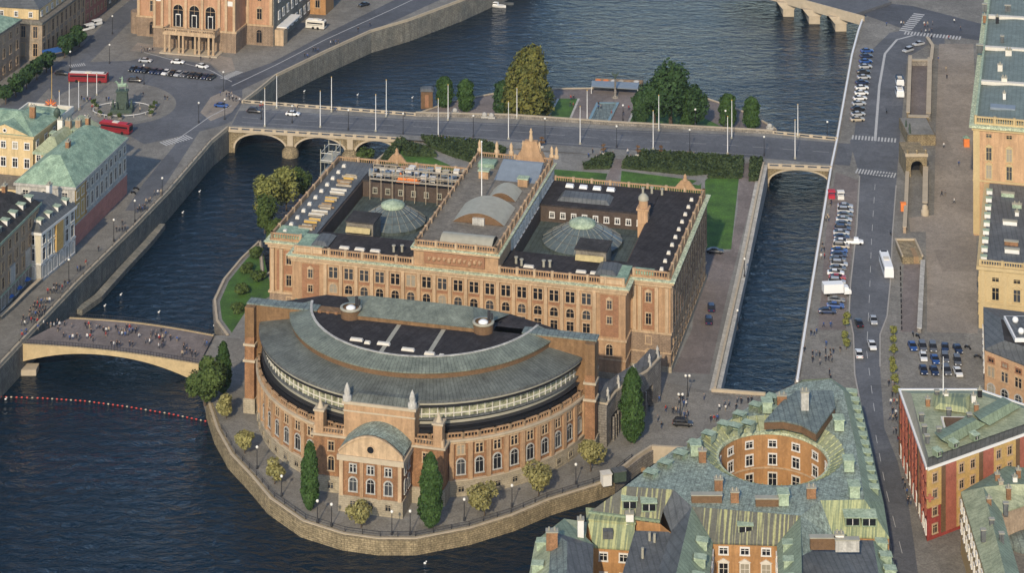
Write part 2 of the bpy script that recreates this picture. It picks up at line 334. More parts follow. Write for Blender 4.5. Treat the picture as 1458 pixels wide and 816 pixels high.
# water
def water_mat():
    m = bpy.data.materials.new('water'); m.use_nodes = True; M['water'] = m
    N = m.node_tree.nodes; Lk = m.node_tree.links; b = N['Principled BSDF']
    b.inputs['Base Color'].default_value = (.002, .011, .021, 1); b.inputs['Roughness'].default_value = .10; b.inputs['IOR'].default_value = 1.33
    tc = N.new('ShaderNodeTexCoord')
    def noise(scale, rot, sc, det, dist):
        mp = N.new('ShaderNodeMapping'); mp.inputs['Scale'].default_value = scale; mp.inputs['Rotation'].default_value = (0, 0, rot); Lk.new(tc.outputs['Object'], mp.inputs[0])
        n = N.new('ShaderNodeTexNoise'); n.inputs['Scale'].default_value = sc; n.inputs['Detail'].default_value = det; n.inputs['Roughness'].default_value = .62; n.inputs['Distortion'].default_value = dist; Lk.new(mp.outputs[0], n.inputs['Vector']); return n.outputs['Fac']
    w = noise((.21, .40, 1), .15, 1.0, 4, .5); patch = noise((.012, .02, 1), .5, 1.0, 4, 1.2); streak = noise((.006, .05, 1), -.5, 1.0, 3, .8)
    def mth(op, a, b_):
        k = N.new('ShaderNodeMath'); k.operation = op
        for i, q in enumerate((a, b_)):
            if isinstance(q, (int, float)): k.inputs[i].default_value = q
            else: Lk.new(q, k.inputs[i])
        return k.outputs[0]
    amp = mth('MULTIPLY', mth('ADD', mth('MULTIPLY', patch, 1.3), streak), .75)
    bp = N.new('ShaderNodeBump'); bp.inputs['Distance'].default_value = 2.0; bp.inputs['Strength'].default_value = .62
    Lk.new(mth('MULTIPLY', w, amp), bp.inputs['Height']); Lk.new(bp.outputs[0], b.inputs['Normal'])
    r = N.new('ShaderNodeMapRange'); r.inputs['From Min'].default_value = .35; r.inputs['From Max'].default_value = .65; r.inputs['To Min'].default_value = .06; r.inputs['To Max'].default_value = .2; Lk.new(streak, r.inputs['Value']); Lk.new(r.outputs[0], b.inputs['Roughness'])
water_mat()
mat('curved_glass', (.42, .34, .17), var=.2, sc=1)
mat('cladding', (.23, .135, .065), var=.16, sc=.6, fine=.12, stain=.15)
mat('opera', (.50, .285, .17), var=.1, sc=.3, fine=.06, stain=.12)
mat('tan_beam', (.50, .38, .21), var=.1, sc=.4, fine=.06, stain=.1)
mat('glass_mid', (.05, .054, .06), rough=.18, var=0, spec=.45)
mat('blind', (.30, .27, .21), rough=.5, var=0)
mat('court_copper', (.095, .12, .108), rough=.7, var=.2, sc=.4, fine=.2, pat='seam', pw=1.2, pc=.75, stain=.25)
wrng = random.Random(99)
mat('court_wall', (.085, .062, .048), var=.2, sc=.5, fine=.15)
# ================================================================ THE SETTING
def struct(mb, name, mats, label=None): return mb.obj(name, mats, kind='structure', label=label)
# water: one sheet to the horizon
mb = MB(); mb.poly([(-9000, -600, -3), (9000, -600, -3), (9000, 12000, -3), (-9000, 12000, -3)]); struct(mb, 'water', 'water', 'dark blue rippled river water around the island')
def px(pts, f): return [f.w(*p) for p in pts]
def xy(pts, f): return [p[:2] for p in px(pts, f)]
def tri(poly):
    from mathutils.geometry import tessellate_polygon
    return tessellate_polygon([[Vector((p[0], p[1], 0)) for p in poly]])
def drape(mb, poly, f, eps=0.0, m=0):
    """poly = list of (X,Y); laid on field f"""
    ks = [-1e9]+[k[0] for k in f.k]+[1e9]
    for lo, hi in zip(ks, ks[1:]):
        q = clip([tuple(p[:2]) for p in ccw(poly)], f, lo, hi)
        if len(q) >= 3:
            vs_ = [(a, b, f.z(a, b)+eps) for a, b in q]
            T = tri(vs_)
            for t in T:
                t = list(t); a = area([vs_[i] for i in t])
                if abs(a) < 1e-6: continue
                if a < 0: t.reverse()
                o = len(mb.v); mb.add([vs_[i] for i in t], [[0, 1, 2]], m)
def sheet(name, material, polys, f, eps, label=None, **kw):
    mb = MB()
    for p in polys: drape(mb, xy(p, f), f, eps)
    return mb.obj(name, material, **(dict(kind='structure', label=label) if not kw else kw))
def land(name, poly, f, matn, label):
    mb = MB(); drape(mb, poly, f, 0, 0)
    P = ccw([tuple(p[:2]) for p in poly]); n = len(P)
    for i in range(n):
        a, b = P[i], P[(i+1) % n]
        k = 8 if abs(f.t(*a)-f.t(*b)) > 5 else 1
        for j in range(k):
            p = (lerp(a[0], b[0], j/k), lerp(a[1], b[1], j/k)); q = (lerp(a[0], b[0], (j+1)/k), lerp(a[1], b[1], (j+1)/k))
            mb.add([(p[0], p[1], -6), (q[0], q[1], -6), (q[0], q[1], f.z(*q)), (p[0], p[1], f.z(*p))], [[0, 1, 2, 3]], 1)
    return struct(mb, name, [matn, 'granite'], label)
def rect_(x0, x1, y0, y1): return [(x0, y0), (x1, y0), (x1, y1), (x0, y1)]
# ---- land masses (shorelines surveyed on the ground)
N_SHORE_A = px([(324, 184), (300, 204), (239, 275), (190, 326), (108, 407), (28, 492), (0, 522), (-60, 585), (-160, 690)], NORTH)
N_SHORE_B = px([(345, 147), (365, 132), (393, 109), (463, 75), (527, 46), (581, 30), (656, 2), (760, -45)], NORTH)
land('ground', [p[:2] for p in N_SHORE_B[::-1]+N_SHORE_A]+[(-700, 380), (-900, 700), (-900, 1600), (60, 1600)], NORTH, 'sett', 'grey paved ground of the north bank')
TIP = px([(304, 478), (288, 500), (290, 545), (298, 575), (310, 612), (330, 648), (360, 680), (386, 711), (432, 743), (489, 761), (540, 768), (591, 768), (617, 763), (669, 753), (730, 734), (782, 712), (849, 691), (872, 682), (905, 655), (928, 640)], FLAT)
BANK = px([(370, 344), (345, 368), (320, 398), (306, 428), (309, 457), (324, 478)], FLAT)
CHL = [WZ(1011, 557, 0), WZ(1085, 236, 3.0)]
isl = [WZ(1085, 236, 3.0)[:2], W(571, 198, 4), W(532, 240, 1.0), fromE(-5, 56), fromE(-12, 28)]+[p[:2] for p in BANK]+[p[:2] for p in TIP]+[W(985, 634), W(1060, 655), W(1145, 566), W(1090, 564), W(1018, 557)]
land('island_ground', isl, ISLE, 'paving', 'paved ground of the parliament island')
S_SHORE = px([(1229, 26), (1222, 46), (1213, 80), (1192, 199), (1184, 237), (1157, 403), (1135, 545)], SOUTH)
land('quay_ground', [p[:2] for p in S_SHORE]+[W(1090, 566, .5), W(1060, 655), W(905, 790), (22, 430), (5, 400), (-2, 330), (420, 330), (700, 700), (700, 1500), (260, 1500), W(1300, -30, 3), W(1262, 2, 3)], SOUTH, 'sett', 'grey paved ground of the southern quay')
TERR = px([(600, 160), (640, 146), (700, 134), (790, 126.5), (842, 126), (915, 128), (960, 132), (1005, 140), (1040, 152), (1075, 166), (1104, 184)], FLAT)
tp = [p[:2] for p in TERR]+[W(1104, 200, 0), W(874, 200, 0), W(600, 185, 0)]
land('terrace_ground', tp, FLAT, 'sett_pink', 'paved ground of the low terrace behind the bridge')
# ---- roads, paths, lawns as thin sheets on the ground
mbx = MB()
sheet('road', 'asphalt_dark', [[(386, 89), (461, 49), (560, 0), (640, -40), (720, -40), (620, 2), (534, 42), (463, 71), (402, 100), (345, 127), (318, 132), (322, 112)]], NORTH, .012, 'dark asphalt road along the north quay')
sheet('road', 'asphalt', [[(192, -6), (206, 6), (190, 26), (150, 66), (128, 88), (185, 86), (215, 78), (300, 92), (322, 112), (318, 132), (345, 127), (345, 147), (335, 170), (318, 178), (280, 188), (230, 200), (205, 205), (190, 196), (150, 178), (100, 172), (84, 150), (70, 125), (30, 168), (0, 200), (-40, 200), (-40, 180), (20, 135), (70, 98), (118, 64), (160, 20)]], NORTH, .004, 'asphalt road around the oval square')
def ell(cx, cy, rx, ry, n=40, a0=0, a1=2*math.pi): return [(cx+rx*math.cos(a0+(a1-a0)*i/n), cy+ry*math.sin(a0+(a1-a0)*i/n)) for i in range(n)]
sheet('plaza', 'sett', [ell(165, 147, 86, 31)], NORTH, .010, 'oval cobbled plaza around the statue')
sheet('pavement', 'gravel', [[(196, 60), (330, 82), (335, 100), (318, 104), (300, 90), (215, 74), (185, 72)]], NORTH, .016, 'sandy pavement before the opera')
sheet('pavement', 'gravel', [[(345, 140), (322, 128), (300, 138), (285, 160), (300, 172), (330, 160)]], NORTH, .020, 'traffic island pavement by the bridge')
sheet('quay_street', 'asphalt', [[(262, 190), (285, 186), (268, 212), (236, 262), (200, 300), (178, 300), (205, 260)]], NORTH, .016, 'asphalt street by the pink palace')
# Norrbro deck: pavement, road
DK_F = px([(324, 184), (571, 198), (700, 209), (900, 224), (1085, 236.5), (1187, 240)], DECK)
DK_B = px([(345, 146), (470, 152), (589, 163), (730, 168), (874, 178), (1029, 186), (1100, 190), (1193, 200)], DECK)
mb = MB(); drape(mb, [p[:2] for p in DK_F]+[p[:2] for p in DK_B[::-1]], DECK, .03); struct(mb, 'bridge_pavement', 'paving', 'pale pavement across the long bridge')
sheet('road', 'asphalt', [[(330, 178), (562, 191), (720, 201), (900, 214), (1085, 225), (1210, 236), (1216, 205), (1090, 195), (1029, 191), (874, 184), (730, 176), (588, 170), (470, 163), (372, 156), (340, 158)]], DECK, .038, 'grey asphalt road across the long bridge')
def lines(name, segs, f, w, eps, label, dash=None):
    mb = MB()
    for pts in segs:
        P = [Vector(p[:2]) for p in px(pts, f)]
        for a, b in zip(P, P[1:]):
            L = (b-a).length; e = (b-a)/L; nn = Vector((-e.y, e.x))*w/2
            k = max(1, int(L/dash[0])) if dash else 1; seg = L/k
            for i in range(k):
                s0 = a+e*seg*i; s1 = s0+e*(seg*dash[1] if dash else seg)
                q = [s0-nn, s1-nn, s1+nn, s0+nn]; mb.poly([(v.x, v.y, f.z(v.x, v.y)+eps) for v in q])
    return struct(mb, name, 'paint', label)
lines('road_marking', [[(345, 167), (470, 174), (588, 180), (730, 187), (874, 198), (1029, 206), (1200, 218)]], DECK, .14, .046, 'broken white line along the bridge road', (9, .55))
lines('road_marking', [[(345, 174), (588, 189), (874, 209), (1085, 221)], [(372, 158), (588, 172), (730, 178), (874, 186), (1029, 193)]], DECK, .12, .046, 'white edge lines of the bridge road')
lines('road_marking', [[(330, 122), (393, 92), (463, 56), (560, 12), (640, -26)]], NORTH, .35, .020, 'white line along the quay road')
lines('road_marking', [[(205, 74), (300, 100), (330, 116)], [(250, 200), (300, 165), (330, 150)]], NORTH, .3, .024, 'pale lines in the square')
# southern roads
sheet('road', 'asphalt', [[(1210, 200), (1224, 251), (1220, 323), (1211, 405), (1209, 446), (1215, 477), (1217, 534), (1232, 610), (1253, 709), (1278, 816), (1290, 880), (1330, 880), (1307, 816), (1294, 722), (1278, 657), (1259, 610), (1253, 523), (1253, 477), (1263, 451), (1268, 400), (1271, 329), (1276, 264), (1281, 200), (1287, 137), (1292, 81), (1326, 61), (1345, 66), (1345, 50), (1290, 42), (1267, 46), (1243, 69), (1228, 98), (1216, 194)]], SOUTH, .008, 'grey asphalt road along the southern quay')
sheet('road', 'asphalt_dark', [[(1229, 20), (1290, 42), (1400, 58), (1400, 34), (1300, 8), (1262, 4)]], SOUTH, .012, 'dark asphalt crossing at the far bridge')
sheet('pavement', 'gravel', [[(1337, 62), (1386, 62), (1390, 180), (1390, 330), (1392, 475), (1320, 473), (1320, 410), (1318, 330), (1296, 330), (1294, 310), (1330, 306), (1332, 200)]], SOUTH, .010, 'long gravel ramp beside the palace')
sheet('pavement', 'sett_pink', [[(1296, 84), (1322, 84), (1322, 168), (1294, 168)], [(1287, 375), (1312, 375), (1310, 473), (1282, 473)]], SOUTH, .014, 'pinkish court behind the low wall')
sheet('pavement', 'sett_pink', [[(1190, 245), (1222, 256), (1217, 325), (1207, 410), (1203, 470), (1165, 470), (1176, 330)]], SOUTH, .012, 'quay pavement under the parked cars')
lines('road_marking', [[(1246, 200), (1252, 122), (1260, 76), (1277, 56), (1300, 50)]], SOUTH, .8, .016, 'wide white median line of the quay road')
lines('road_marking', [[(1246, 262), (1241, 340), (1238, 420), (1234, 500), (1247, 600)], [(1247, 620), (1262, 700), (1290, 810)]], SOUTH, .13, .016, 'broken white lane line of the quay road', (8, .45))
lines('kerb', [[(1224, 251), (1220, 323), (1211, 405), (1209, 446), (1215, 477), (1217, 534), (1232, 610)], [(1253, 523), (1253, 477), (1263, 451), (1268, 400), (1271, 329), (1276, 264)]], SOUTH, .35, .12, 'pale granite kerbs of the quay road').data.materials[0] = M['kerb']
def crossing(a, b, f, n, depth, eps, label):
    """zebra bars between pixels a and b; depth in metres along the traffic"""
    A, B = Vector(f.w(*a)[:2]), Vector(f.w(*b)[:2]); e = (B-A).normalized(); nn = Vector((-e.y, e.x)); w = (B-A).length/n; mb = MB()
    for i in range(n):
        p = A+e*w*i; q = [p-nn*depth/2, p+e*w*.52-nn*depth/2, p+e*w*.52+nn*depth/2, p+nn*depth/2]
        mb.poly([(v.x, v.y, f.z(v.x, v.y)+eps) for v in q])
    struct(mb, 'zebra_crossing', 'paint', label)
crossing((1213, 195), (1278, 200), SOUTH, 14, 3.6, .02, 'white zebra crossing nearest the far quay')
crossing((1219, 243), (1277, 250), SOUTH, 14, 3.8, .02, 'white zebra crossing by the small bridge arch')
crossing((1288, 46), (1370, 54), SOUTH, 18, 4, .02, 'zebra crossing at the far junction')
crossing((1288, 44), (1310, 18), SOUTH, 10, 4, .02, 'zebra crossing leading to the far bridge')
crossing((232, 205), (272, 194), NORTH, 10, 4, .03, 'zebra crossing behind the square')
crossing((318, 112), (342, 101), NORTH, 9, 3, .03, 'zebra crossing near the opera')
crossing((99, 94), (122, 91), NORTH, 8, 3, .03, 'zebra crossing by the trees')
# island grounds
sheet('promenade', 'sett', [[(345, 482), (300, 480), (288, 500), (291, 545), (300, 577), (312, 612), (332, 647), (362, 678), (388, 709), (434, 741), (490, 758), (540, 765), (591, 765), (669, 750), (730, 731), (782, 709), (849, 688), (880, 672), (905, 652), (928, 635), (1000, 640), (1060, 620), (1090, 566), (1011, 559), (957, 545), (880, 560), (858, 640), (700, 700), (585, 742), (480, 735), (420, 680), (372, 610), (360, 480)]], ISLE, .006, 'grey cobbled promenade around the curved building')
sheet('promenade', 'sett_pink', [[(1077, 232), (1053, 232), (1050, 300), (1040, 358), (1001, 362), (985, 470), (957, 530), (1010, 533), (1040, 400), (1066, 300), (1086, 232)]], ISLE, .010, 'pinkish paved promenade between building and channel')
sheet('promenade', 'paving', [[(958, 532), (1012, 536), (1016, 556), (1008, 556), (950, 545)]], ISLE, .014, 'pale stone threshold at the end of the promenade')
sheet('lawn', 'lawn', [[(1004, 254), (1052, 254), (1041, 355), (1002, 355)], [(885, 243), (1000, 258), (998, 264), (1000, 300), (880, 300)], [(789, 241), (865, 247), (860, 262), (782, 262)]], ISLE, .016, kind='stuff', label='bright green lawns behind the parliament')
sheet('lawn', 'lawn', [[(372, 350), (350, 370), (326, 400), (313, 430), (316, 455), (330, 474), (352, 440), (388, 420)]], ISLE, .016, kind='stuff', label='green lawn inside the curved river wall')
sheet('lawn', 'lawn', [[(575, 205), (640, 235), (660, 250), (560, 245), (540, 236)]], ISLE, .016, kind='stuff', label='lawn behind the scaffolded wing')
sheet('path', 'sett_pink', [[(877, 226), (888, 226), (880, 256), (862, 256)]], ISLE, .020, 'short pink path through the hedges')
sheet('path', 'paving', [[(985, 262), (1012, 245), (1018, 245), (995, 264)], [(605, 205), (612, 205), (680, 240), (668, 244)], [(571, 236), (600, 232), (614, 240), (575, 244)]], ISLE, .024, 'pale diagonal garden paths')
sheet('lawn', 'lawn', [[(795, 140), (824, 140), (811, 171), (779, 169)], [(909, 144), (960, 146), (1035, 184), (895, 178)], [(725, 150), (790, 145), (776, 169), (700, 166)]], FLAT, .010, kind='stuff', label='green lawns of the low terrace')
lines('border', [[(824, 140), (811, 171)], [(795, 140), (779, 169)], [(909, 142), (893, 178)]], FLAT, .7, .02, 'white stone borders of the terrace lawns').data.materials[0] = M['white_stone']
def hedge(pts, f, h, label):
    P = ccw(xy(pts, f)); mb = MB(); mb.prism(P, [f.z(*p)-.2 for p in P], [f.z(*p)+h*.75 for p in P])
    rng = random.Random(int(pts[0][0]*7)); xs = [p[0] for p in P]; ys = [p[1] for p in P]
    T = tri([(a, b, 0) for a, b in P]); ar = [abs(area([P[i] for i in t])) for t in T]
    for _ in range(int(sum(ar)*4)):
        t = rng.choices(T, ar)[0]; a, b = rng.random(), rng.random()
        if a+b > 1: a, b = 1-a, 1-b
        p = [P[t[0]][k]+(P[t[1]][k]-P[t[0]][k])*a+(P[t[2]][k]-P[t[0]][k])*b for k in (0, 1)]
        leafq(mb, Vector((p[0], p[1], f.z(*p)+h*rng.uniform(.7, 1.05))), .42, rng)
    for i in range(len(P)):
        a, b = Vector(P[i]), Vector(P[(i+1) % len(P)]); L = (b-a).length
        for _ in range(int(L*h*5)):
            p = a.lerp(b, rng.random()); leafq(mb, Vector((p.x+rng.uniform(-.2, .2), p.y+rng.uniform(-.2, .2), f.z(p.x, p.y)+h*rng.random())), .4, rng)
    return mb.obj('hedge', 'leaf_hedge', label=label, cat='hedge')
def leafq(mb, c, s, rng, m=0):
    n = Vector((rng.gauss(0, 1), rng.gauss(0, 1), rng.gauss(0, 1)+.6)).normalized(); q = n.to_track_quat('Z', 'Y'); a = rng.random()*6.28
    pts = [c+q@Vector((s*rng.uniform(.7, 1.2)*math.cos(a+i*math.pi/2), s*rng.uniform(.7, 1.2)*math.sin(a+i*math.pi/2), rng.uniform(-.15, .15)*s)) for i in range(4)]
    mb.add(pts, [[0, 1, 2, 3]], m)
hedge([(912, 219), (1058, 228), (1057, 246), (1030, 246), (985, 250), (886, 240), (893, 228), (910, 230)], ISLE, 1.6, 'large dark clipped hedge block between lawn and bridge road')
hedge([(831, 236), (848, 229), (866, 222), (874, 224), (868, 241), (831, 241)], ISLE, 1.4, 'small dark hedge block left of the pink path')
hedge([(1012, 249), (1057, 247), (1056, 254), (1008, 254)], ISLE, 1.2, 'low hedge strip above the large lawn')
hedge([(1069, 229), (1086, 229), (1078, 258), (1067, 258)], ISLE, 1.5, 'narrow dark hedge beside the channel wall')
hedge([(600, 198), (690, 206), (720, 216), (700, 240), (640, 222), (612, 210)], ISLE, 1.6, 'long dark hedge block behind the tall central wing')
hedge([(574, 204), (606, 212), (622, 224), (576, 222)], ISLE, 1.4, 'low hedge square beside the diagonal path')
hedge([(568, 200), (576, 202), (566, 222), (540, 238), (548, 222)], ISLE, 1.4, 'narrow hedge along the channel edge by the arches')
# ---- quay walls and parapets (things)
def quay_wall(pts, zt, label, w=1.2, par=.95, matw='granite', cap='coping', name='quay_wall', group=None, inset=True):
    """zt: list of ground heights; wall from under water to ground, parapet above"""
    t = thing(name, label, 'wall', (pts[0][0], pts[0][1], zt[0]), group=group); o = Vector((pts[0][0], pts[0][1], zt[0]))
    P = [(p[0]-o.x, p[1]-o.y) for p in pts]; Z = [z-o.z for z in zt]
    a = MB(); a.strip(P, w, [-6-o.z]*len(P), [z+.1 for z in Z]); a.obj('retaining_wall', matw, t)
    b = MB(); b.strip(P, .55, [z+.1 for z in Z], [z+par for z in Z]); b.obj('parapet', cap, t)
    return t
def dens(pts, step=12):
    out = []
    for a, b in zip(pts, pts[1:]):
        L = math.hypot(b[0]-a[0], b[1]-a[1]); k = max(1, int(L/step))
        out += [(lerp(a[0], b[0], i/k), lerp(a[1], b[1], i/k)) for i in range(k)]
    return out+[pts[-1][:2]]
def qw(pts, f, label, **kw):
    p = dens([q[:2] for q in pts]); return quay_wall(p, [f.z(*q) for q in p], label, **kw)
qw(N_SHORE_A, NORTH, 'long grey granite quay wall below the pink palace', matw='granite_grey')
qw(N_SHORE_B, NORTH, 'long grey granite quay wall leading away past the opera', matw='granite_grey')
qw(TIP[3:18], FLAT, 'curved golden stone quay wall at the island tip', matw='granite_gold', par=.25, w=1.6)
qw(TIP[17:], FLAT, 'dark stone canal wall by the small bridge', matw='granite', par=.9)
qw(TIP[:4], FLAT, 'short stone quay wall beneath the dark bushy tree', matw='granite', par=.5)
qw(BANK, FLAT, 'rounded pale river wall around the shrub lawn', matw='granite', par=.4)
qw([W(571, 198, 4), W(532, 240, 1.0), fromE(-5, 56)], ISLE, 'straight river wall running down from the long bridge', par=.6)
qw([fromE(-5, 56), fromE(-12, 28), BANK[0]], ISLE, 'river wall below the bushy trees', par=.4)
qw([W(1018, 557), WZ(1087, 236, 3.0)], ISLE, 'broad pale stone wall along the left side of the channel', par=.9, w=2.6, matw='white_stone')
qw([W(1013, 558), W(1090, 564)], FLAT, 'short parapet wall across the end of the channel', par=.8)
qw(S_SHORE[3:], SOUTH, 'white topped quay wall right of the channel', matw='granite', cap='whitepaint', par=.6)
qw(S_SHORE[:4], SOUTH, 'white topped quay wall beside the far parking row', matw='granite', cap='whitepaint', par=.7)
qw(TERR, FLAT, 'curved low stone wall of the riverside terrace', par=.35)
mb = MB()   # lower stone landing beside the left quay
la = px([(230, 318), (213, 340), (172, 384), (140, 420), (112, 440)], Field(0, 1, 0, [(0, -1.5), (1, -1.5)]))
mb.strip([p[:2] for p in la], 2.2, -6, -1.6); mb.obj('landing_stage', 'granite_grey', label='low stone ledge at the foot of the long grey quay wall', cat='quay ledge')
# ---- stone arch bridges
def arch_bridge(name, label, F, B, zf, zb, spans, zs, rise, mats, par=1.0, spandrel_mat='granite_gold'):
    """F,B: world end points (left,right) of the near and far faces. spans: (x0,x1) fractions. zs springing z"""
    t = thing(name, label, 'bridge', (F[0][0], F[0][1], 0)); o = Vector((F[0][0], F[0][1]))
    fa, fb = Vector(F[0])-o, Vector(F[1])-o; ba, bb = Vector(B[0])-o, Vector(B[1])-o
    a = MB()
    def pt(u, near): v = (fa.lerp(fb, u) if near else ba.lerp(bb, u)); return v.x, v.y
    def top(u): return lerp(zf[0], zf[1], u)
    us = [0.0]; zz = [-6.0]; N = 14
    for (s0, s1) in spans:
        us += [s0]; zz += [-6]
        for i in range(N+1):
            th = math.pi*i/N; u = lerp(s0, s1, (1-math.cos(th))/2); us.append(u); zz.append(zs+rise*math.sin(th)**.9)
        us += [s1]; zz += [-6]
    us.append(1.0); zz.append(-6.0)
    for i in range(len(us)-1):
        u0, u1, z0, z1 = us[i], us[i+1], zz[i], zz[i+1]
        (x0, y0), (x1, y1) = pt(u0, 1), pt(u1, 1); (X0, Y0), (X1, Y1) = pt(u0, 0), pt(u1, 0)
        if u1-u0 > 1e-6:
            a.add([(x0, y0, z0), (x1, y1, z1), (x1, y1, top(u1)), (x0, y0, top(u0))], [[0, 1, 2, 3]], 0)
            a.add([(X0, Y0, z0), (X1, Y1, z1), (X1, Y1, top(u1)), (X0, Y0, top(u0))], [[3, 2, 1, 0]], 0)
        a.add([(x0, y0, z0), (x1, y1, z1), (X1, Y1, z1), (X0, Y0, z0)], [[3, 2, 1, 0]], 0)
    a.poly([(*pt(0, 1), top(0)-.45), (*pt(1, 1), top(1)-.45), (*pt(1, 0), top(1)-.45), (*pt(0, 0), top(0)-.45)], 0)
    a.obj('arches', spandrel_mat, t)
    # voussoir rings
    d = (fb-fa).normalized(); nn = Vector((d.y, -d.x))
    for (s0, s1) in spans:
        r = MB(); prev = None
        for i in range(N+1):
            th = math.pi*i/N; u = lerp(s0, s1, (1-math.cos(th))/2); z = zs+rise*math.sin(th)**.9
            x, y = pt(u, 1); cu = (s0+s1)/2; ox = (u-cu)*(fb-fa).length; l = math.hypot(ox, z-zs)+1e-6
            ex, ez = (ox/l)*.6, max(.25, (z-zs)/l)*.6
            p0 = (x+nn.x*.12, y+nn.y*.12, z); p1 = (x+d.x*ex+nn.x*.12, y+d.y*ex+nn.y*.12, min(z+ez, top(u)-.1))
            if prev: r.add([prev[0], p0, p1, prev[1]], [[0, 1, 2, 3]], 0)
            prev = (p0, p1)
        r.obj('arch_ring', 'coping', t)
    for i in range(len(spans)-1):   # cutwater piers
        u = (spans[i][1]+spans[i+1][0])/2; x, y = pt(u, 1); pr = MB()
        pr.lathe(x, y, [(2.6, -6), (2.6, zs+.2), (1.5, zs+1.6), (.1, zs+1.8)], 12); pr.obj('pier', spandrel_mat, t)
        c = MB(); c.strip([(x-d.x*.9+nn.x*.2, y-d.y*.9+nn.y*.2), (x+d.x*.9+nn.x*.2, y+d.y*.9+nn.y*.2)], .5, zs+1.8, top(u)); c.obj('buttress', 'coping', t)
    cor = MB(); q0, q1 = fa+nn*.25, fb+nn*.25; cor.strip([q0, q1], .6, [zf[0]-.45, zf[1]-.45], [zf[0]+.05, zf[1]+.05]); cor.obj('cornice', 'coping', t)
    for nm, (p, q), zz_ in (('parapet', (fa+nn*.05, fb+nn*.05), zf), ('parapet', (ba-nn*.05, bb-nn*.05), zb)):
        L = (q-p).length; k = int(L/3.4); m_ = MB(); g = MB(); e = (q-p)/L
        m_.strip([p, q], .42, [zz_[0]+par-.22, zz_[1]+par-.22], [zz_[0]+par, zz_[1]+par])
        m_.strip([p, q], .42, [zz_[0]+.05, zz_[1]+.05], [zz_[0]+.25, zz_[1]+.25])
        for i in range(k+1):
            s = p+e*(L*i/k); z = lerp(zz_[0], zz_[1], i/k); w = .55
            s0 = s-e*w if i else s; s1 = s+e*w if i < k else s
            m_.strip([s0, s1], .5, z+.05, z+par+.05)
        m_.obj(nm, 'coping', t)
    return t
F1, F2 = W(326, 184.5, 4), W(571, 198.5, 4); Bk1, Bk2 = W(345, 146, 4), W(592, 163.5, 4)
arch_bridge('stone_bridge', 'long stone bridge with three arches over the left channel', (F1, F2), (Bk1, Bk2), (3.95, 3.7), (3.95, 3.7), [(.035, .335), (.385, .68), (.735, .985)], -1.6, 4.7, None)
G1, G2 = W(1093, 237, 3), W(1184, 241, 3); H1, H2 = W(1100, 190.5, 3), W(1192, 200, 3)
arch_bridge('stone_bridge', 'single stone arch carrying the road over the right channel', (G1, G2), (H1, H2), (3, 3), (3, 3), [(.02, .97)], -2.0, 4.3, None)
# parapet behind the bridge road, over the terrace; side parapets
tw = thing('parapet_wall', 'long low stone wall between bridge road and tree terrace', 'wall', (*W(592, 163.5, 4), 3.5)); o = W(592, 163.5, 4)
mb = MB(); P = [(p[0]-o[0], p[1]-o[1]) for p in [W(592, 163.5, 4)]+[q[:2] for q in DK_B[3:7]]]; mb.strip(P, .7, -4, [1.3, 1.1, .9, .6, .5]); mb.obj('retaining_wall', 'granite', tw)
mb = MB(); mb.strip(P, .9, [1.31, 1.11, .91, .61, .51], [1.5, 1.3, 1.1, .8, .7]); mb.obj('coping', 'coping', tw)
# deck body between bridges (behind the garden)
mb = MB(); mb.prism([F2, *[p[:2] for p in DK_F[2:5]], G1, H1, *[p[:2] for p in DK_B[2:6][::-1]], Bk2], -4, 3.0); struct(mb, 'embankment', 'granite', 'stone embankment under the bridge road')
# Riksbron
RA, RB, RC, RD = WZ(27, 490, 4), WZ(283, 519, 0.6), WZ(304, 478, 0.6), WZ(99, 453, 4)
mb = MB(); N = 20; t = thing('arch_bridge', 'low tan arched footbridge full of pedestrians', 'bridge', (RA[0], RA[1], 0)); o = Vector((RA[0], RA[1], 0))
a, b, c, d = [Vector(p)-o for p in (RA, RB, RC, RD)]
def bz(u, za, zb): return lerp(za, zb, u)+1.3*math.sin(math.pi*u)*.6
top_n = [a.lerp(b, i/N) for i in range(N+1)]; top_f = [d.lerp(c, i/N) for i in range(N+1)]
for i, (p, q) in enumerate(zip(top_n, top_f)): h = .8*math.sin(math.pi*i/N); p.z += h; q.z += h
def und(i): u = i/N; return 1.0+ 3.4*abs(2*u-1)**2.2
for i in range(N): mb.add([top_n[i], top_n[i+1], top_f[i+1], top_f[i]], [[0, 1, 2, 3]], 0)
mb.obj('deck', 'sett_pink', t)
for s in (top_n, top_f):
    mb = MB(); nn = Vector((-(b-a).y, (b-a).x, 0)).normalized()*.3
    for i in range(N):
        lo = lambda k: Vector((s[k].x, s[k].y, max(-4, s[k].z-und(k))))
        q = [s[i]-nn+Vector((0, 0, .12)), s[i+1]-nn+Vector((0, 0, .12)), s[i+1]+nn+Vector((0, 0, .12)), s[i]+nn+Vector((0, 0, .12)), lo(i)-nn, lo(i+1)-nn, lo(i+1)+nn, lo(i)+nn]
        mb.add(q, [[0, 1, 2, 3], [4, 5, 1, 0], [7, 3, 2, 6], [7, 6, 5, 4]], 0)
    mb.obj('arch_beam', 'tan_beam', t)
mb = MB()
for i in range(N): mb.add([top_n[i]-Vector((0, 0, .8)), top_n[i+1]-Vector((0, 0, .8)), top_f[i+1]-Vector((0, 0, .8)), top_f[i]-Vector((0, 0, .8))], [[3, 2, 1, 0]], 0)
mb.obj('underside', 'granite', t)
for s in (top_n, top_f):
    mb = MB()
    for i in range(N):
        for h in (.45, 1.15): mb.tube(s[i]+Vector((0, 0, h)), s[i+1]+Vector((0, 0, h)), .05, 4)
        for k in range(3): p = s[i].lerp(s[i+1], k/3); mb.tube(p, p+Vector((0, 0, 1.15)), .04, 4)
    mb.obj('railing', 'dark_metal', t)
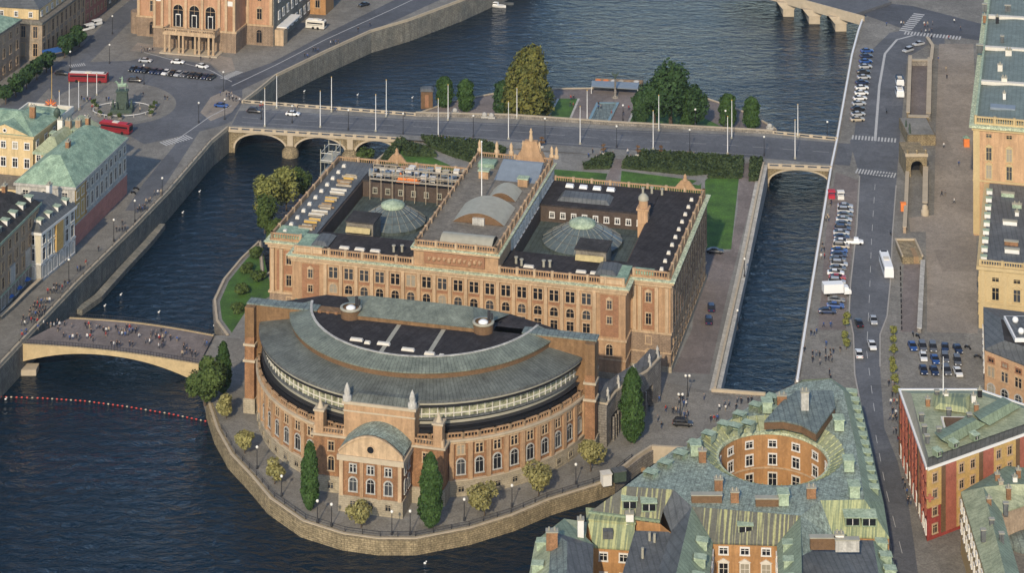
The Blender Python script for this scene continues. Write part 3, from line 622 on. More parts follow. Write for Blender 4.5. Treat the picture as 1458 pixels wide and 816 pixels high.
mb = MB(); p = a; mb.box(p.x-1.5, p.x+4.5, p.y-1.6, p.y+2, -5, -1.6); mb.obj('abutment', 'coping', t)
# small bridge at right (canal)
t = thing('small_bridge', 'small tan stone bridge over the narrow canal', 'bridge', WZ(930, 640, 0)); o = Vector(WZ(930, 640, 0))
p0, p1 = Vector(WZ(928, 640))-o, Vector(WZ(1010, 645))-o; mb = MB(); N = 10
for i in range(N):
    u0, u1 = i/N, (i+1)/N; q0, q1 = p0.lerp(p1, u0), p0.lerp(p1, u1); f = lambda u: -2.9+2.0*math.sin(math.pi*min(1, max(0, (u-.12)/.8)))**.6
    mb.add([(q0.x, q0.y-.5, f(u0)), (q1.x, q1.y-.5, f(u1)), (q1.x, q1.y-.5, 1), (q0.x, q0.y-.5, 1)], [[0, 1, 2, 3]], 0)
    mb.add([(q0.x, q0.y-.5, 1), (q1.x, q1.y-.5, 1), (q1.x, q1.y+.1, 1), (q0.x, q0.y+.1, 1)], [[0, 1, 2, 3]], 0)
mb.obj('arch_face', 'coping', t)
# far bridge, top right
t = thing('beam_bridge', 'far beam bridge with stone piers at the top of the river', 'bridge', WZ(1229, 24, 3)); o = Vector(WZ(1229, 24, 3))
fn = [Vector(WZ(x, y, 4))-o for x, y in ((1232, 24), (1170, 7), (1115, -8), (1040, -30))]; mb = MB(); wd_ = Vector((8, 22, 0))
mb.strip([(v.x+wd_.x/2, v.y+wd_.y/2) for v in fn], 24, -.9, .9); mb.obj('deck', 'asphalt', t)
mb = MB(); mb.strip([(v.x-.6, v.y-1.6) for v in fn], .5, -1.6, 1.9); mb.obj('parapet', 'coping', t)
for u in (.3, .62, .94):
    v = fn[0].lerp(fn[2], u); mb = MB(); mb.box(v.x-2.0, v.x+2.0, v.y-2.2, v.y+20, -9, -3.2); mb.frustum(rect_(v.x-2.2, v.x+2.2, v.y-2.3, v.y+20), -3.2, rect_(v.x-4.2, v.x+4.2, v.y-2.0, v.y+20), -.8); mb.obj('pier', 'coping', t)
# ================================================================ WINDOWS AND BUILDING KIT
CAMV = Vector((0, 0, 250))
WM = {}
def win_meshes(style, w, h, fm):
    k = (style, round(w, 2), round(h, 2), fm)
    if k in WM: return WM[k]
    f = MB(); g = MB(); e = .22; d = .16
    def fb(x0, x1, z0, z1, dd=d): f.prism([(x0, -dd), (x1, -dd), (x1, .05), (x0, .05)], z0, z1, 0, None, True)
    if style in ('rect', 'pair', 'ped', 'plain'):
        if style != 'plain':
            fb(-w/2-e, -w/2, 0, h); fb(w/2, w/2+e, 0, h); fb(-w/2-e, w/2+e, h, h+e*1.2, d+.06); fb(-w/2-e*1.3, w/2+e*1.3, -e, 0, d+.12)
        else: fb(-w/2-.08, w/2+.08, -.12, 0, d)
        if style == 'pair': fb(-.13, .13, 0, h, .13); fb(-w/2, -.13, h*.62, h*.62+.1, .1); fb(.13, w/2, h*.62, h*.62+.1, .1)
        else: fb(-.05, .05, 0, h, .07); fb(-w/2, -.05, h*.62, h*.62+.08, .07); fb(.05, w/2, h*.62, h*.62+.08, .07)
        if style == 'ped': f.add([(-w/2-.4, -.3, h+e*1.2), (w/2+.4, -.3, h+e*1.2), (0, -.3, h+1.0), (-w/2-.4, .05, h+e*1.2), (w/2+.4, .05, h+e*1.2), (0, .05, h+1.0)], [[0, 1, 2], [0, 2, 5, 3], [1, 4, 5, 2]])
        g.poly([(-w/2, -.03, 0), (w/2, -.03, 0), (w/2, -.03, h), (-w/2, -.03, h)])
    else:   # arch or round
        hs = h-w/2 if style == 'arch' else h/2; n = 10; a0 = 0 if style == 'arch' else -math.pi; rad = w/2
        c = [(rad*math.cos(math.pi*i/n), hs+rad*math.sin(math.pi*i/n)) for i in range(n+1)]
        C = [((rad+e*1.3)*math.cos(math.pi*i/n), hs+(rad+e*1.3)*math.sin(math.pi*i/n)) for i in range(n+1)]
        if style == 'round': c = [(rad*math.cos(2*math.pi*i/16), hs+rad*math.sin(2*math.pi*i/16)) for i in range(17)]; C = [((rad+e)*math.cos(2*math.pi*i/16), hs+(rad+e)*math.sin(2*math.pi*i/16)) for i in range(17)]
        for i in range(len(c)-1):
            f.add([(c[i][0], -d, c[i][1]), (c[i+1][0], -d, c[i+1][1]), (C[i+1][0], -d, C[i+1][1]), (C[i][0], -d, C[i][1]), (C[i][0], .05, C[i][1]), (C[i+1][0], .05, C[i+1][1])], [[0, 3, 2, 1], [3, 4, 5, 2]])
        if style == 'arch':
            fb(-w/2-e, -w/2, 0, hs); fb(w/2, w/2+e, 0, hs); fb(-w/2-e*1.3, w/2+e*1.3, -e, 0, d+.1); fb(-.05, .05, 0, h-.05, .07); fb(-w/2, w/2, hs-.05, hs+.05, .08)
            g.poly([(-w/2, -.03, 0), (w/2, -.03, 0)]+[(x, -.03, z) for x, z in c])
        else: g.poly([(x, -.03, z) for x, z in c[:-1]])
    WM[k] = (f.mesh('window', [fm]), g.mesh('pane', ['glass']), f, g); return WM[k]
class Bld:
    def __init__(s, name, label, cat, loc, rz=0, pane=True, group=None):
        s.t = thing(name, label, cat, loc, rz, group); s.loc = Vector(loc); s.rz = rz; s.w = []; s.pane = pane
        s.mx = Matrix.Translation(s.loc)@Matrix.Rotation(rz, 4, 'Z'); s.cl = s.mx.inverted()@CAMV
    def part(s, name, mb, mats, **kw): return mb.obj(name, mats, s.t, **kw)
    def win(s, x, y, z, rot, style, w, h, fm='terra_light'): s.w.append(((Vector((x, y, z))-s.cl).length, x, y, z, rot, style, w, h, fm))
    def row(s, p, q, n, z, style, w, h, fm='terra_light', m0=.5, skip=(), face=True):
        """n windows spread from p to q; outward is to the right of p->q"""
        p, q = Vector(p[:2]), Vector(q[:2]); d = (q-p); L = d.length; e = d/L; nn = Vector((e.y, -e.x)); mid = (p+q)/2
        if face and nn.dot(Vector((s.cl.x-mid.x, s.cl.y-mid.y)).normalized()) < -.25: return
        rot = math.atan2(e.y, e.x)
        for i in range(n):
            if i in skip: continue
            c = p+e*(L*(i+m0)/(n-1+2*m0)) if n > 1 else mid
            s.win(c.x+nn.x*.02, c.y+nn.y*.02, z, rot, style, w, h, fm)
    def finish(s):
        s.w.sort(key=lambda a: a[0]); rest = {}
        for i, (_, x, y, z, rot, style, w, h, fm) in enumerate(s.w):
            fme, gme, fmb, gmb = win_meshes(style, w, h, fm)
            if i < 97 or len(s.w) <= 100:
                o = bpy.data.objects.new('window', fme); COL.objects.link(o); o.parent = s.t; o.location = (x, y, z); o.rotation_euler = (0, 0, rot)
                g = bpy.data.objects.new('pane', gme); COL.objects.link(g); g.parent = o
                u_ = wrng.random()
                if u_ < .32: g.material_slots[0].link = 'OBJECT'; g.material_slots[0].material = M['glass_mid' if u_ > .09 else 'blind']
            else:
                r = rest.setdefault(fm, MB()); mx = Matrix.Translation((x, y, z))@Matrix.Rotation(rot, 4, 'Z')
                r.add([mx@Vector(v) for v in fmb.v], fmb.f, 0); r.add([mx@Vector(v) for v in gmb.v], gmb.f, 1)
        if rest:
            big = MB(); mats = []
            for fm, r in rest.items():
                k = len(mats); mats += [fm, 'glass']; o = len(big.v); big.v += r.v
                for f, m in zip(r.f, r.m): big.f.append([i+o for i in f]); big.m.append(m+k); big.sm.append(False)
            big.obj('window', mats, s.t, kind='stuff')
        return s.t
def rect(x0, x1, y0, y1): return [(x0, y0), (x1, y0), (x1, y1), (x0, y1)]
def bands(b, poly, specs):
    """specs: (name, z0, z1, outset, material)"""
    for nm, z0, z1, d, m in specs:
        k = MB(); k.prism(offset(ccw(poly), d), z0, z1, 0, None, True); b.part(nm, k, m)
def balustrade(b, pts, z0, z1, m, post=3.9, w=.45, closed=False, name='balustrade', pm=None, pr_=.42):
    k = MB(); h = z1-z0; P = [Vector(p[:2]) for p in pts]; Q = list(zip(P, P[1:]))+([(P[-1], P[0])] if closed else [])
    k.strip(pts, w, z0, z0+h*.22, 0, closed); k.strip(pts, w, z1-h*.18, z1, 0, closed)
    for a, c in Q:
        L = (c-a).length; n = max(1, int(L/post)); e = (c-a)/L
        for i in range(n+1):
            s = a+e*(L*i/n); k.cyl(s.x, s.y, z0, z1+h*.1, pr_, pr_, 6, 1, False)
        nb = int(L/.62)
        for i in range(nb): s = a+e*(L*(i+.5)/nb); k.cyl(s.x, s.y, z0+h*.2, z1-h*.18, .13, .13, 4, 0, False, False)
    return k.obj(name, [m, pm or m], b.t)
def pinnacle(b, x, y, z, h, m, name='pinnacle'):
    k = MB(); k.lathe(x, y, [(.7, z), (.7, z+h*.25), (.35, z+h*.35), (.5, z+h*.55), (.45, z+h*.75), (.05, z+h)], 8); return k.obj(name, m, b.t)
def skylight(b, x, y, z, w, d, h, m='plastic_white', name='skylight'):
    k = MB(); k.frustum(rect(x-w/2, x+w/2, y-d/2, y+d/2), z, rect(x-w/2+.15, x+w/2-.15, y-d/2+.15, y+d/2-.15), z+h); return k.obj(name, m, b.t)
def barrel(x0, x1, y0, y1, z0, rise, m=0, along='y', n=10, ends=1):
    """segmental barrel roof; curved section across the other axis"""
    k = MB(); P = []
    for i in range(n+1):
        u = i/n; z = z0+rise*(1-(2*u-1)**2)
        P.append((lerp(x0, x1, u), y0, z, lerp(x0, x1, u), y1) if along == 'y' else (x0, lerp(y0, y1, u), z, x1, lerp(y0, y1, u)))
    for p, q in zip(P, P[1:]):
        f = [(p[0], p[1], p[2]), (q[0], q[1], q[2]), (q[3], q[4], q[2]), (p[3], p[4], p[2])]
        k.add(f, [[0, 1, 2, 3]] if along == 'y' else [[0, 3, 2, 1]], m, True)
    e0 = [(p[0], p[1], p[2]) for p in P]; e1 = [(p[3], p[4], p[2]) for p in P]
    k.poly(e0[::-1] if along == 'y' else e0, ends); k.poly(e1 if along == 'y' else e1[::-1], ends)
    return k
# ================================================================ EAST PARLIAMENT BUILDING
E_ = Bld('parliament_building', 'large terracotta stone parliament building with dark flat roofs and two glass domes', 'parliament', (AE[0], AE[1], 0), ANG)
Wd, Dp = 102.0, 54.6
b = E_; k = MB()
k.box(0.02, 8.4, .02, 6, 0, 22.4); k.box(93.6-2, 101.98, .02, 6, 0, 22.4)      # corner pavilions (front)
k.box(8.3, 92.2, -6.5, 6.3, 0, 22.41)                                          # projecting middle
k.box(0, 11, 5.9, Dp, 0, 22.39); k.box(10.9, 40, 42, Dp-.02, 0, 22.38); k.box(60.5, 91, 37, Dp-.04, 0, 22.37)
k.box(39.5, 60.8, -6.2, Dp+.3, 0, 27.2)
k.box(10.5, 90.5, 6, 42.5, 0, 18.4)
b.part('wall', k, 'terra')
k = MB(); k.box(90.3, Wd, .1, Dp-.1, 0, 22.35); b.part('wall', k, 'pinkstone')
k = MB(); k.box(60.82, 61.0, 6.2, 37.1, 18, 27.1); k.box(60.82, 61.0, 37.3, Dp, 22.5, 27.1); b.part('wall', k, 'white_stone', label='pale stone side of the raised central wing')
# roofs
for nm, r, z, m in (('roof', rect(11, 39.5, -5.8, 6.2), 22.95, 'tar'), ('roof', rect(60.9, 90.4, -5.8, 6.2), 22.95, 'tar'), ('roof', rect(.9, 10.9, .8, Dp-.8), 22.97, 'slate'), ('roof', rect(90.3, 101.2, .8, Dp-.8), 22.97, 'tar'),
                    ('roof', rect(11, 39.4, 42.1, Dp-.8), 22.92, 'tar_plain'), ('roof', rect(61.1, 90.2, 37.1, Dp-.8), 22.93, 'tar'), ('roof', rect(40.2, 60.1, -5.4, Dp-.4), 27.5, 'rooffelt'),
                    ('court_roof', rect(11.2, 39.3, 6.4, 41.9), 18.6, 'court_copper'), ('court_roof', rect(61.1, 90.1, 6.4, 36.9), 18.6, 'court_copper')):
    k = MB(); k.prism(r, z-.8, z); b.part(nm, k, m)
# green flat corner pieces
for r in (rect(.8, 8.6, .7, 7), rect(8.5, 15.5, -5.7, 3.5), rect(85.5, 92, -5.7, 3.5), rect(92.8, 97.6, .7, 3)):
    k = MB(); k.prism(r, 22.5, 23.3); k.obj('corner_roof', 'copper', b.t)
for r in (rect(12, 16.5, -3.5, 3.8), rect(84, 89.5, -3.5, 3.8)):
    k = MB(); k.frustum(rect(*r[0][:1], r[1][0], r[0][1], r[2][1]), 23.3, offset(r, -1.2), 24.1, 0); k.obj('roof_hatch', 'slate', b.t)
# courtyard walls (dark brown, with windows)
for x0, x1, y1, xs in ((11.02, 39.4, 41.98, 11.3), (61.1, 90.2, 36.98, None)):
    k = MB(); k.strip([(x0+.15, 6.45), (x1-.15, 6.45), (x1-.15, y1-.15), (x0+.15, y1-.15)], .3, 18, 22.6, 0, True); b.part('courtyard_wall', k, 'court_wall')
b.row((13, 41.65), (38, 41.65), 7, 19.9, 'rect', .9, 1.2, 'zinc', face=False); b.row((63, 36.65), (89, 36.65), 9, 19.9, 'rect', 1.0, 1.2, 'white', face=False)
# cornices, green gutters, string courses
mid = rect(8.3, 92.2, -6.5, 6.3); pl, pr = rect(0, 8.38, 0, 8), rect(92.3, 102, 0, 8); cen = rect(39.5, 60.8, -6.25, 8)
for poly, zc in ((mid, 22), (rect(0, 8.2, 0, Dp), 22.02), (rect(92.3, 102, 0, Dp), 22.02)):
    bands(b, poly, [('cornice', zc-1.6, zc-.75, .35, 'terra_light'), ('cornice', zc-.7, zc-.12, .9, 'terra_light'), ('gutter', zc-.1, zc+.14, 1.15, 'patina'), ('string_course', 9.0, 9.5, .3, 'terra_light'), ('string_course', 4.4, 4.7, .2, 'terra_light'), ('plinth', 0, 1.4, .25, 'stonebase')])
bands(b, rect(10.5, 91, 45, Dp+.02), [('cornice', 21.2, 22.15, .7, 'terra_light')])
bands(b, rect(39.5, 60.8, -6.45, Dp+.35), [('cornice', 26.2, 26.7, .5, 'terra_light'), ('gutter', 26.72, 26.9, .65, 'patina')])
# parapets: solid low wall + balustrade with round posts
zb = 22.2
for pts in ([(9, -6.1), (39.3, -6.1)], [(61.1, -6.1), (91.6, -6.1)], [(92.9, .5), (101.4, .5), (101.5, Dp-.4), (61.3, Dp-.4)], [(39.2, Dp-.4), (.5, Dp-.4), (.5, .5), (8, .5)]):
    balustrade(b, pts, zb, zb+1.75, 'terra', post=5.0 if pts[0][1] > 0 else 4.0, pm='terra_light')
balustrade(b, [(40.1, -6.0), (60.2, -6.0), (60.3, Dp-.1), (40, Dp-.1)], 27.0, 28.5, 'terra', post=4.2, closed=True, pm='terra_light')
for x0, x1 in ((9.2, 16), (86, 91.5)): k = MB(); k.box(x0, x1, -6.3, -5.9, 22.3, 24.1); b.part('parapet', k, 'terra_light')
# relief frieze of the centre block
k = MB(); k.box(42.3, 57.5, -6.75, -6.3, 23.2, 26.0); b.part('frieze', k, 'terra_dark')
rng = random.Random(3)
for i in range(11):
    k = MB(); x = 43.5+i*1.28; h = rng.uniform(.7, 1.2)*(1.25 if i in (2, 5, 8) else 1); k.ball((x, -6.74, 24.3+rng.uniform(-.2, .3)), .5*h, 8, 0, 1.3); k.ball((x+.4, -6.74, 24.9+rng.uniform(-.4, .2)), .3*h, 6); b.part('carving', k, 'terra')
# front bays
bx = [19.0+i*3.98 for i in range(17)]
for i, x in enumerate(bx):
    b.win(x, -6.52, 17.2, 0, 'pair', 2.15, 2.6, 'terra_light'); b.win(x, -6.52, 13.6, 0, 'arch', 1.9, 2.1, 'terra_light'); b.win(x, -6.52, 10.4, 0, 'rect', 1.7, 2.2, 'terra_light'); b.win(x, -6.52, 5.6, 0, 'arch', 1.6, 2.6, 'terra_light')
for x in [bx[0]-2.0]+[q+1.99 for q in bx]:
    k = MB(); k.box(x-.42, x+.42, -7.0, -6.45, 9.5, 20.4); b.part('pilaster', k, 'terra_light')
for x in bx:
    k = MB(); k.box(x-1.3, x+1.3, -6.62, -6.47, 16.2, 16.9); b.part('panel', k, 'terra_dark')
for x in (13.1, 88.3):
    k = MB(); k.box(x-2.2, x+2.2, -6.6, -6.45, 10, 19.9); b.part('panel', k, 'terra_dark')
    b.win(x, -6.62, 16.7, 0, 'ped', 1.1, 2.0, 'terra_light'); b.win(x, -6.62, 13.2, 0, 'rect', 1.1, 1.6, 'terra_light'); b.win(x, -6.55, 20.4, 0, 'plain', .9, .6, 'terra_light'); b.win(x, -6.55, 5.6, 0, 'arch', 1.6, 2.6, 'terra_light')
for x0, x1, xw in ((0, 8.3, 5.2), (92.3, 102, 96.6)):
    k = MB(); k.box(xw-1.4, xw+1.4, -.12, .05, 9.9, 19.8); b.part('panel', k, 'terra_dark')
    k = MB(); k.box(x0+1.9, x0+2.7, -.1, .05, 9.9, 19.8); b.part('panel', k, 'terra_dark')
    for xx in ([.9, 3.2, 7.3] if x0 < 1 else [93.2, 94.5, 98.6, 101.1]):
        k = MB(); k.box(xx-.42, xx+.42, -.5, .05, 9.5, 20.3); b.part('pilaster', k, 'terra_light')
    for z, st, h in ((16.6, 'ped', 2.2), (11.2, 'rect', 2.6), (6.4, 'rect', 1.8), (1.8, 'arch', 3.2)): b.win(xw, -.14 if z > 9 else -.02, z, 0, st, 1.25, h, 'terra_light')
    k = MB(); k.box(x0+.05, x1-.05, -.12, .1, 0, 9.0); b.part('rustication', k, 'pinkstone')
b.win(61.0, 0, 0, 0, 'rect', .1, .1) if False else None
# side facing the channel
for z, h, st in ((18.6, 2.0, 'rect'), (14.6, 2.6, 'ped'), (10.4, 2.4, 'rect'), (5.6, 2.6, 'arch'), (1.8, 1.8, 'rect')): b.row((102, 2), (102, 53), 14, z, st, 1.35, h, 'terra_light', face=False)
for i in range(15): k = MB(); y = 1+i*3.72; k.box(101.9, 102.45, y-.35, y+.35, 9.5, 20.3); b.part('pilaster', k, 'pinkstone')
b.row((61.02, 8), (61.02, 36), 9, 22.8, 'rect', 1.3, 2.4, 'white', face=False); b.row((61.02, 8), (61.02, 36), 9, 19.2, 'rect', 1.3, 2.0, 'white', face=False); b.row((61.02, 39), (61.02, 53), 5, 23.6, 'rect', 1.2, 1.8, 'white', face=False)
b.row((0, 53), (0, 2), 13, 15, 'rect', 1.3, 2.6, face=False); b.row((0, 53), (0, 2), 13, 10.4, 'rect', 1.3, 2.2, face=False)
# domes over the courts
def gdome(cx, cy, R, z0, zt, rt, n=12):
    d = MB(); a = math.pi/n
    ring = lambda r, z: [(cx+r*math.cos(2*math.pi*i/n+a), cy+r*math.sin(2*math.pi*i/n+a), z) for i in range(n)]
    d.cyl(cx, cy, z0-.5, z0+.5, R+.2, R+.2, n, 1, False, False); d.lathe(cx, cy, [(R, z0+.5), (lerp(R, rt, .33), lerp(z0+.5, zt, .37)), (lerp(R, rt, .66), lerp(z0+.5, zt, .71)), (rt, zt)], n*2, 0, False)
    o = d.obj('glass_dome', ['dome_glass', 'court_copper'], b.t)
    for i in range(n*2):
        t = 2*math.pi*i/(n*2); m_ = MB(); pr_ = [(R, z0+.55), (lerp(R, rt, .33), lerp(z0+.5, zt, .37)+.05), (lerp(R, rt, .66), lerp(z0+.5, zt, .71)+.05), (rt, zt+.05)]; [m_.tube((cx+u_[0]*math.cos(t), cy+u_[0]*math.sin(t), u_[1]), (cx+w_[0]*math.cos(t), cy+w_[0]*math.sin(t), w_[1]), .03 if i % 2 else .06, 4) for u_, w_ in zip(pr_, pr_[1:])]; m_.obj('rib', 'zinc', o)
    for f in (.33, .66):
        m_ = MB(); r = lerp(R, rt, f); z = lerp(z0+.5, zt, {.33: .37, .66: .71}[f])+.06
        for i in range(24): t0, t1 = 2*math.pi*i/24, 2*math.pi*(i+1)/24; m_.tube((cx+r*math.cos(t0), cy+r*math.sin(t0), z), (cx+r*math.cos(t1), cy+r*math.sin(t1), z), .09, 4)
        m_.obj('hoop', 'slate', o)
    c = MB(); c.lathe(cx, cy, [(rt+.5, zt-.1), (rt+.5, zt+.5), (rt*.8, zt+1.0), (.4, zt+1.4), (.05, zt+1.5)], 16); c.obj('cap', 'copper_pale', o)
gdome(25.0, 24.2, 8.6, 19.7, 23.9, 2.6); gdome(75.3, 23.5, 10.2, 19.8, 24.2, 2.9)
k = MB(); k.frustum([(62.5, 9), (89.6, 9), (89.6, 33), (62.5, 33)], 18.6, [(68, 15), (84, 15), (84, 29), (68, 29)], 19.6); b.part('skirt_roof', k, 'court_copper')
k = MB(); k.frustum([(12.5, 9), (38.6, 9), (38.6, 39), (12.5, 39)], 18.6, [(17, 15), (34, 15), (34, 33), (17, 33)], 19.5); b.part('skirt_roof', k, 'court_copper')
# penthouses with curved fronts
for x, y, wx in ((17.6, 8.2, 7), (77.5, 5.2, 7.6)):
    k = MB(); k.box(x, x+wx, y, y+6.5, 18.5, 25.2); k.box(x-.3, x+wx+.3, y-.3, y+6.8, 25.2, 25.5, 1); o = k.obj('penthouse', ['rooffelt', 'tar_plain'], b.t)
    q = barrel(x+.2, x+wx-.4, y-1.6, y, 23.2, 1.2, 0, 'x', 6, 0); q.obj('skylight', 'curved_glass', o)
# roof things
for i in range(11): skylight(b, 2.9+.06*i, 3.5+4.6*i, 22.95, 1.1, 1.1, .7, 'offwhite')
for i in range(10): skylight(b, 99.2, 3.4+5.0*i, 22.95, 1.0, 1.0, .7, 'offwhite')
for x in (20.5, 24.5, 28.5, 67.5, 80.5, 84): skylight(b, x, -2.4, 22.9, 2.6, 1.1, .5, 'offwhite')
for i in range(4): skylight(b, 66.2+3.7*i, 50.3, 22.9, 2.2, 1.5, .7)
for x, y in ((33, -1.5), (35, -1), (64, -1), (65.6, -2), (71, -1.4), (72.5, -1.2), (86, 50), (88.2, 51), (91, 50.5)):
    k = MB(); k.cyl(x, y, 22.9, 24.3, .35, .3, 8); k.cyl(x, y, 24.35, 24.6, .5, .5, 8); b.part('roof_vent', k, 'zinc')
k = MB(); k.frustum(rect(65, 79, 40, 46), 22.9, rect(66, 78, 41, 45.5), 23.8); b.part('roof_hatch', k, 'slate')
q = barrel(45.2, 58.5, 9, 21, 27.6, 2.6, 0, 'y', 12, 1); o = q.obj('barrel_roof', ['zinc', 'brick_brown'], b.t)
k = MB(); k.box(50.5, 53.5, 8.2, 9, 27.5, 29.2); k.obj('hatch', 'white_stone', o)
q = barrel(50, 57.5, 25, 32.5, 27.6, 1.9, 0, 'y', 8, 1); q.obj('barrel_roof', ['zinc', 'brick_brown'], b.t)
q = barrel(45.6, 58.8, -4.9, 1.5, 27.6, 1.5, 0, 'x', 8, 1); q.obj('barrel_roof', ['zinc', 'black'], b.t)
k = MB(); k.frustum(rect(48.4, 60, 38.5, 47.5), 27.5, rect(48.8, 59.7, 46.5, 47.4), 29.9); b.part('glass_roof', k, 'zinc_blue')
for x, y in ((45.5, 39.5), (56.8, 36.5)): k = MB(); k.box(x-1.3, x+1.3, y-1, y+1, 27.5, 29.4); k.box(x-1.5, x+1.5, y-1.2, y+1.2, 29.4, 29.7, 1); k.obj('roof_cabin', ['terra', 'copper_pale'], b.t)
k = MB(); k.box(42, 46.5, 46, 50, 27.5, 28.6); b.part('roof_cabin', k, 'copper')
k = MB(); k.cyl(49.2, 22.5, 27.5, 43, .16, .08, 8); k.ball((49.2, 22.5, 43.2), .25, 6); tag(k.obj('flagpole', 'whitepaint', b.t))
# chimney tower
k = MB(); k.box(88, 90.6, 31.5, 34, 18.5, 25.8); k.box(87.7, 90.9, 31.2, 34.3, 25.8, 26.3); k.cyl(89.3, 32.8, 26.3, 28.2, 1.2, 1.2, 10); o = k.obj('chimney_tower', 'palace', b.t)
k = MB(); k.lathe(89.3, 32.8, [(1.4, 28.2), (1.3, 28.9), (.7, 29.6), (.1, 29.9)], 10); k.obj('cap', 'zinc', o)
# statue group over the far front, pinnacles, gable
k = MB(); k.frustum(rect(50, 59, 53.6, 56.2), 26.5, rect(51.5, 57.5, 54, 56), 29.6); k.frustum(rect(51.8, 57.2, 54, 56), 29.6, rect(52.8, 56.2, 54.3, 55.8), 32.6); g = k.obj('pedestal', 'terra', b.t)
def figure(mb, x, y, z, h):   # robed stone figure
    mb.lathe(x, y, [(.30*h*.6, z), (.26*h*.6, z+h*.3), (.17*h*.6, z+h*.55), (.24*h*.6, z+h*.74), (.1*h*.6, z+h*.82), (.13*h*.6, z+h*.9), (.02, z+h)], 8)
for x, z, h in ((54.5, 32.6, 3.4), (52.3, 29.7, 2.8), (56.8, 29.7, 2.8)): k = MB(); figure(k, x, 54.9, z, h); k.obj('figure', 'terra_light', b.t)
for x in (40.2, 45, 60.2, 61.5, 49): pinnacle(b, x, 55, 28.4, 3.2, 'terra_light')
for x0 in (93.5, 14): k = MB(); k.frustum(rect(x0, x0+6, 54.1, 54.7), 23.5, rect(x0+1.9, x0+4.1, 54.1, 54.7), 25.8); k.lathe(x0+3, 54.4, [(.8, 25.8), (.4, 26.6), (.5, 27), (.05, 27.6)], 8); k.obj('gable', 'terra', b.t)
b.finish()
# ---- renovation clutter on the rear left wing: scaffold, boards, covers (each lifts away)
rng = random.Random(5); rot = ANG
def onE(x, y, z): p = fromE(x, y); return (p[0], p[1], z)
t = thing('scaffolding', 'timber roof scaffold above the left rear courtyard wall', 'scaffolding', onE(14, 40, 22.9), rot)
for j in range(3):
    m_ = MB(); m_.box(0, 25, -1+j*1.7, -.2+j*1.7, 1.5+j*.9, 1.62+j*.9); m_.obj('board_walk', 'plank', t)
for i in range(9):
    for j in (0, 2): m_ = MB(); m_.tube((i*3.1, -.6+j*1.7, -4 if j == 0 else 0), (i*3.1, -.6+j*1.7, 4.3), .09, 5); m_.obj('post', 'coping', t)
m_ = MB(); m_.tube((0, -.6, 2.6), (25, -.6, 2.6), .07, 4); m_.obj('rail', 'coping', t); m_ = MB(); m_.tube((0, 2.8, 4.2), (25, 2.8, 4.2), .07, 4); m_.obj('rail', 'coping', t)
t = thing('scaffold_tower', 'grey scaffold tower wrapped round the far left roof corner', 'scaffolding', onE(-3.4, 50, 0), rot)
for x in (0, 3.3):
    for y in (0, 3.5, 7): m_ = MB(); m_.tube((x, y, 0), (x, y, 27), .13, 5); m_.obj('post', 'zinc', t)
for z in (12, 16, 20, 23.5): m_ = MB(); m_.box(-.2, 3.5, -.2, 7.2, z, z+.15); m_.obj('platform', 'zinc', t)
for z in (24, 26): m_ = MB(); [m_.tube(a, c, .1, 4) for a, c in (((0, 0, z), (3.3, 0, z)), ((3.3, 0, z), (3.3, 7, z)), ((3.3, 7, z), (0, 7, z)), ((0, 7, z), (0, 0, z)))]; m_.obj('rail', 'offwhite', t)
def plank_pile(x, y, n, matn, lab, dy=.9):
    t = thing('board_stack', lab, 'boards', onE(x, y, 22.99), rot, 'board stacks on the left wing roof')
    for i in range(n): m_ = MB(); L = rng.uniform(2.6, 4.4); o = rng.uniform(-.4, .4); m_.box(-L/2+o, L/2+o, i*dy, i*dy+.42, 0, rng.uniform(.25, .6)); m_.obj('board', matn[i % len(matn)], t)
for i, (x, y) in enumerate([(7.2, 6), (7.4, 10.5), (7.2, 15), (7.6, 20), (7.3, 25), (7.7, 30), (7.4, 36), (7.6, 41)]):
    plank_pile(x, y, 4, [('plank', 'wood'), ('gold', 'plank'), ('plank', 'offwhite')][i % 3], ['stack of pale boards nearest the front roof corner', 'yellowish boards, second stack from the front roof corner', 'pale boards, third stack from the front roof corner', 'boards in the fourth stack along the left roof', 'boards in the fifth stack along the left roof', 'boards in the sixth stack along the left roof', 'boards in the seventh stack along the left roof', 'stack of boards nearest the scaffold tower'][i])
cols = ['white', 'slate', 'zinc', 'plank', 'offwhite', 'terra_dark', 'zinc_blue', 'rooffelt']
names = ['crate', 'pallet', 'container', 'pallet', 'crate']
nums = ['first', 'second', 'third', 'fourth', 'fifth', 'sixth', 'seventh', 'eighth', 'ninth', 'tenth', 'eleventh', 'twelfth']
for r in range(3):
    for i in range(11):
        x = 12.5+i*2.45+rng.uniform(-.4, .4); y = 45+r*3.1+rng.uniform(-.3, .3); w, d, h = rng.uniform(1.2, 2.1), rng.uniform(1, 2), rng.uniform(.5, 1.6); c = cols[rng.randrange(8)]
        m_ = MB(); nm = names[rng.randrange(5)]
        m_.box(-w/2, w/2, -d/2, d/2, .15, h); m_.box(-w/2-.06, w/2+.06, -d/2-.06, d/2+.06, h, h+.1); m_.box(-w/2, -w/2+.2, -d/2, d/2, 0, .15); m_.box(w/2-.2, w/2, -d/2, d/2, 0, .15)
        o = m_.obj(nm, c); o.location = onE(x, y, 22.95); o.rotation_euler = (0, 0, rot+rng.uniform(-.2, .2))
        tag(o, '%s from the left in the %s row of building supplies on the scaffolded roof' % (nums[i], ['front', 'middle', 'rear'][r]), nm, 'building supplies on the roof')
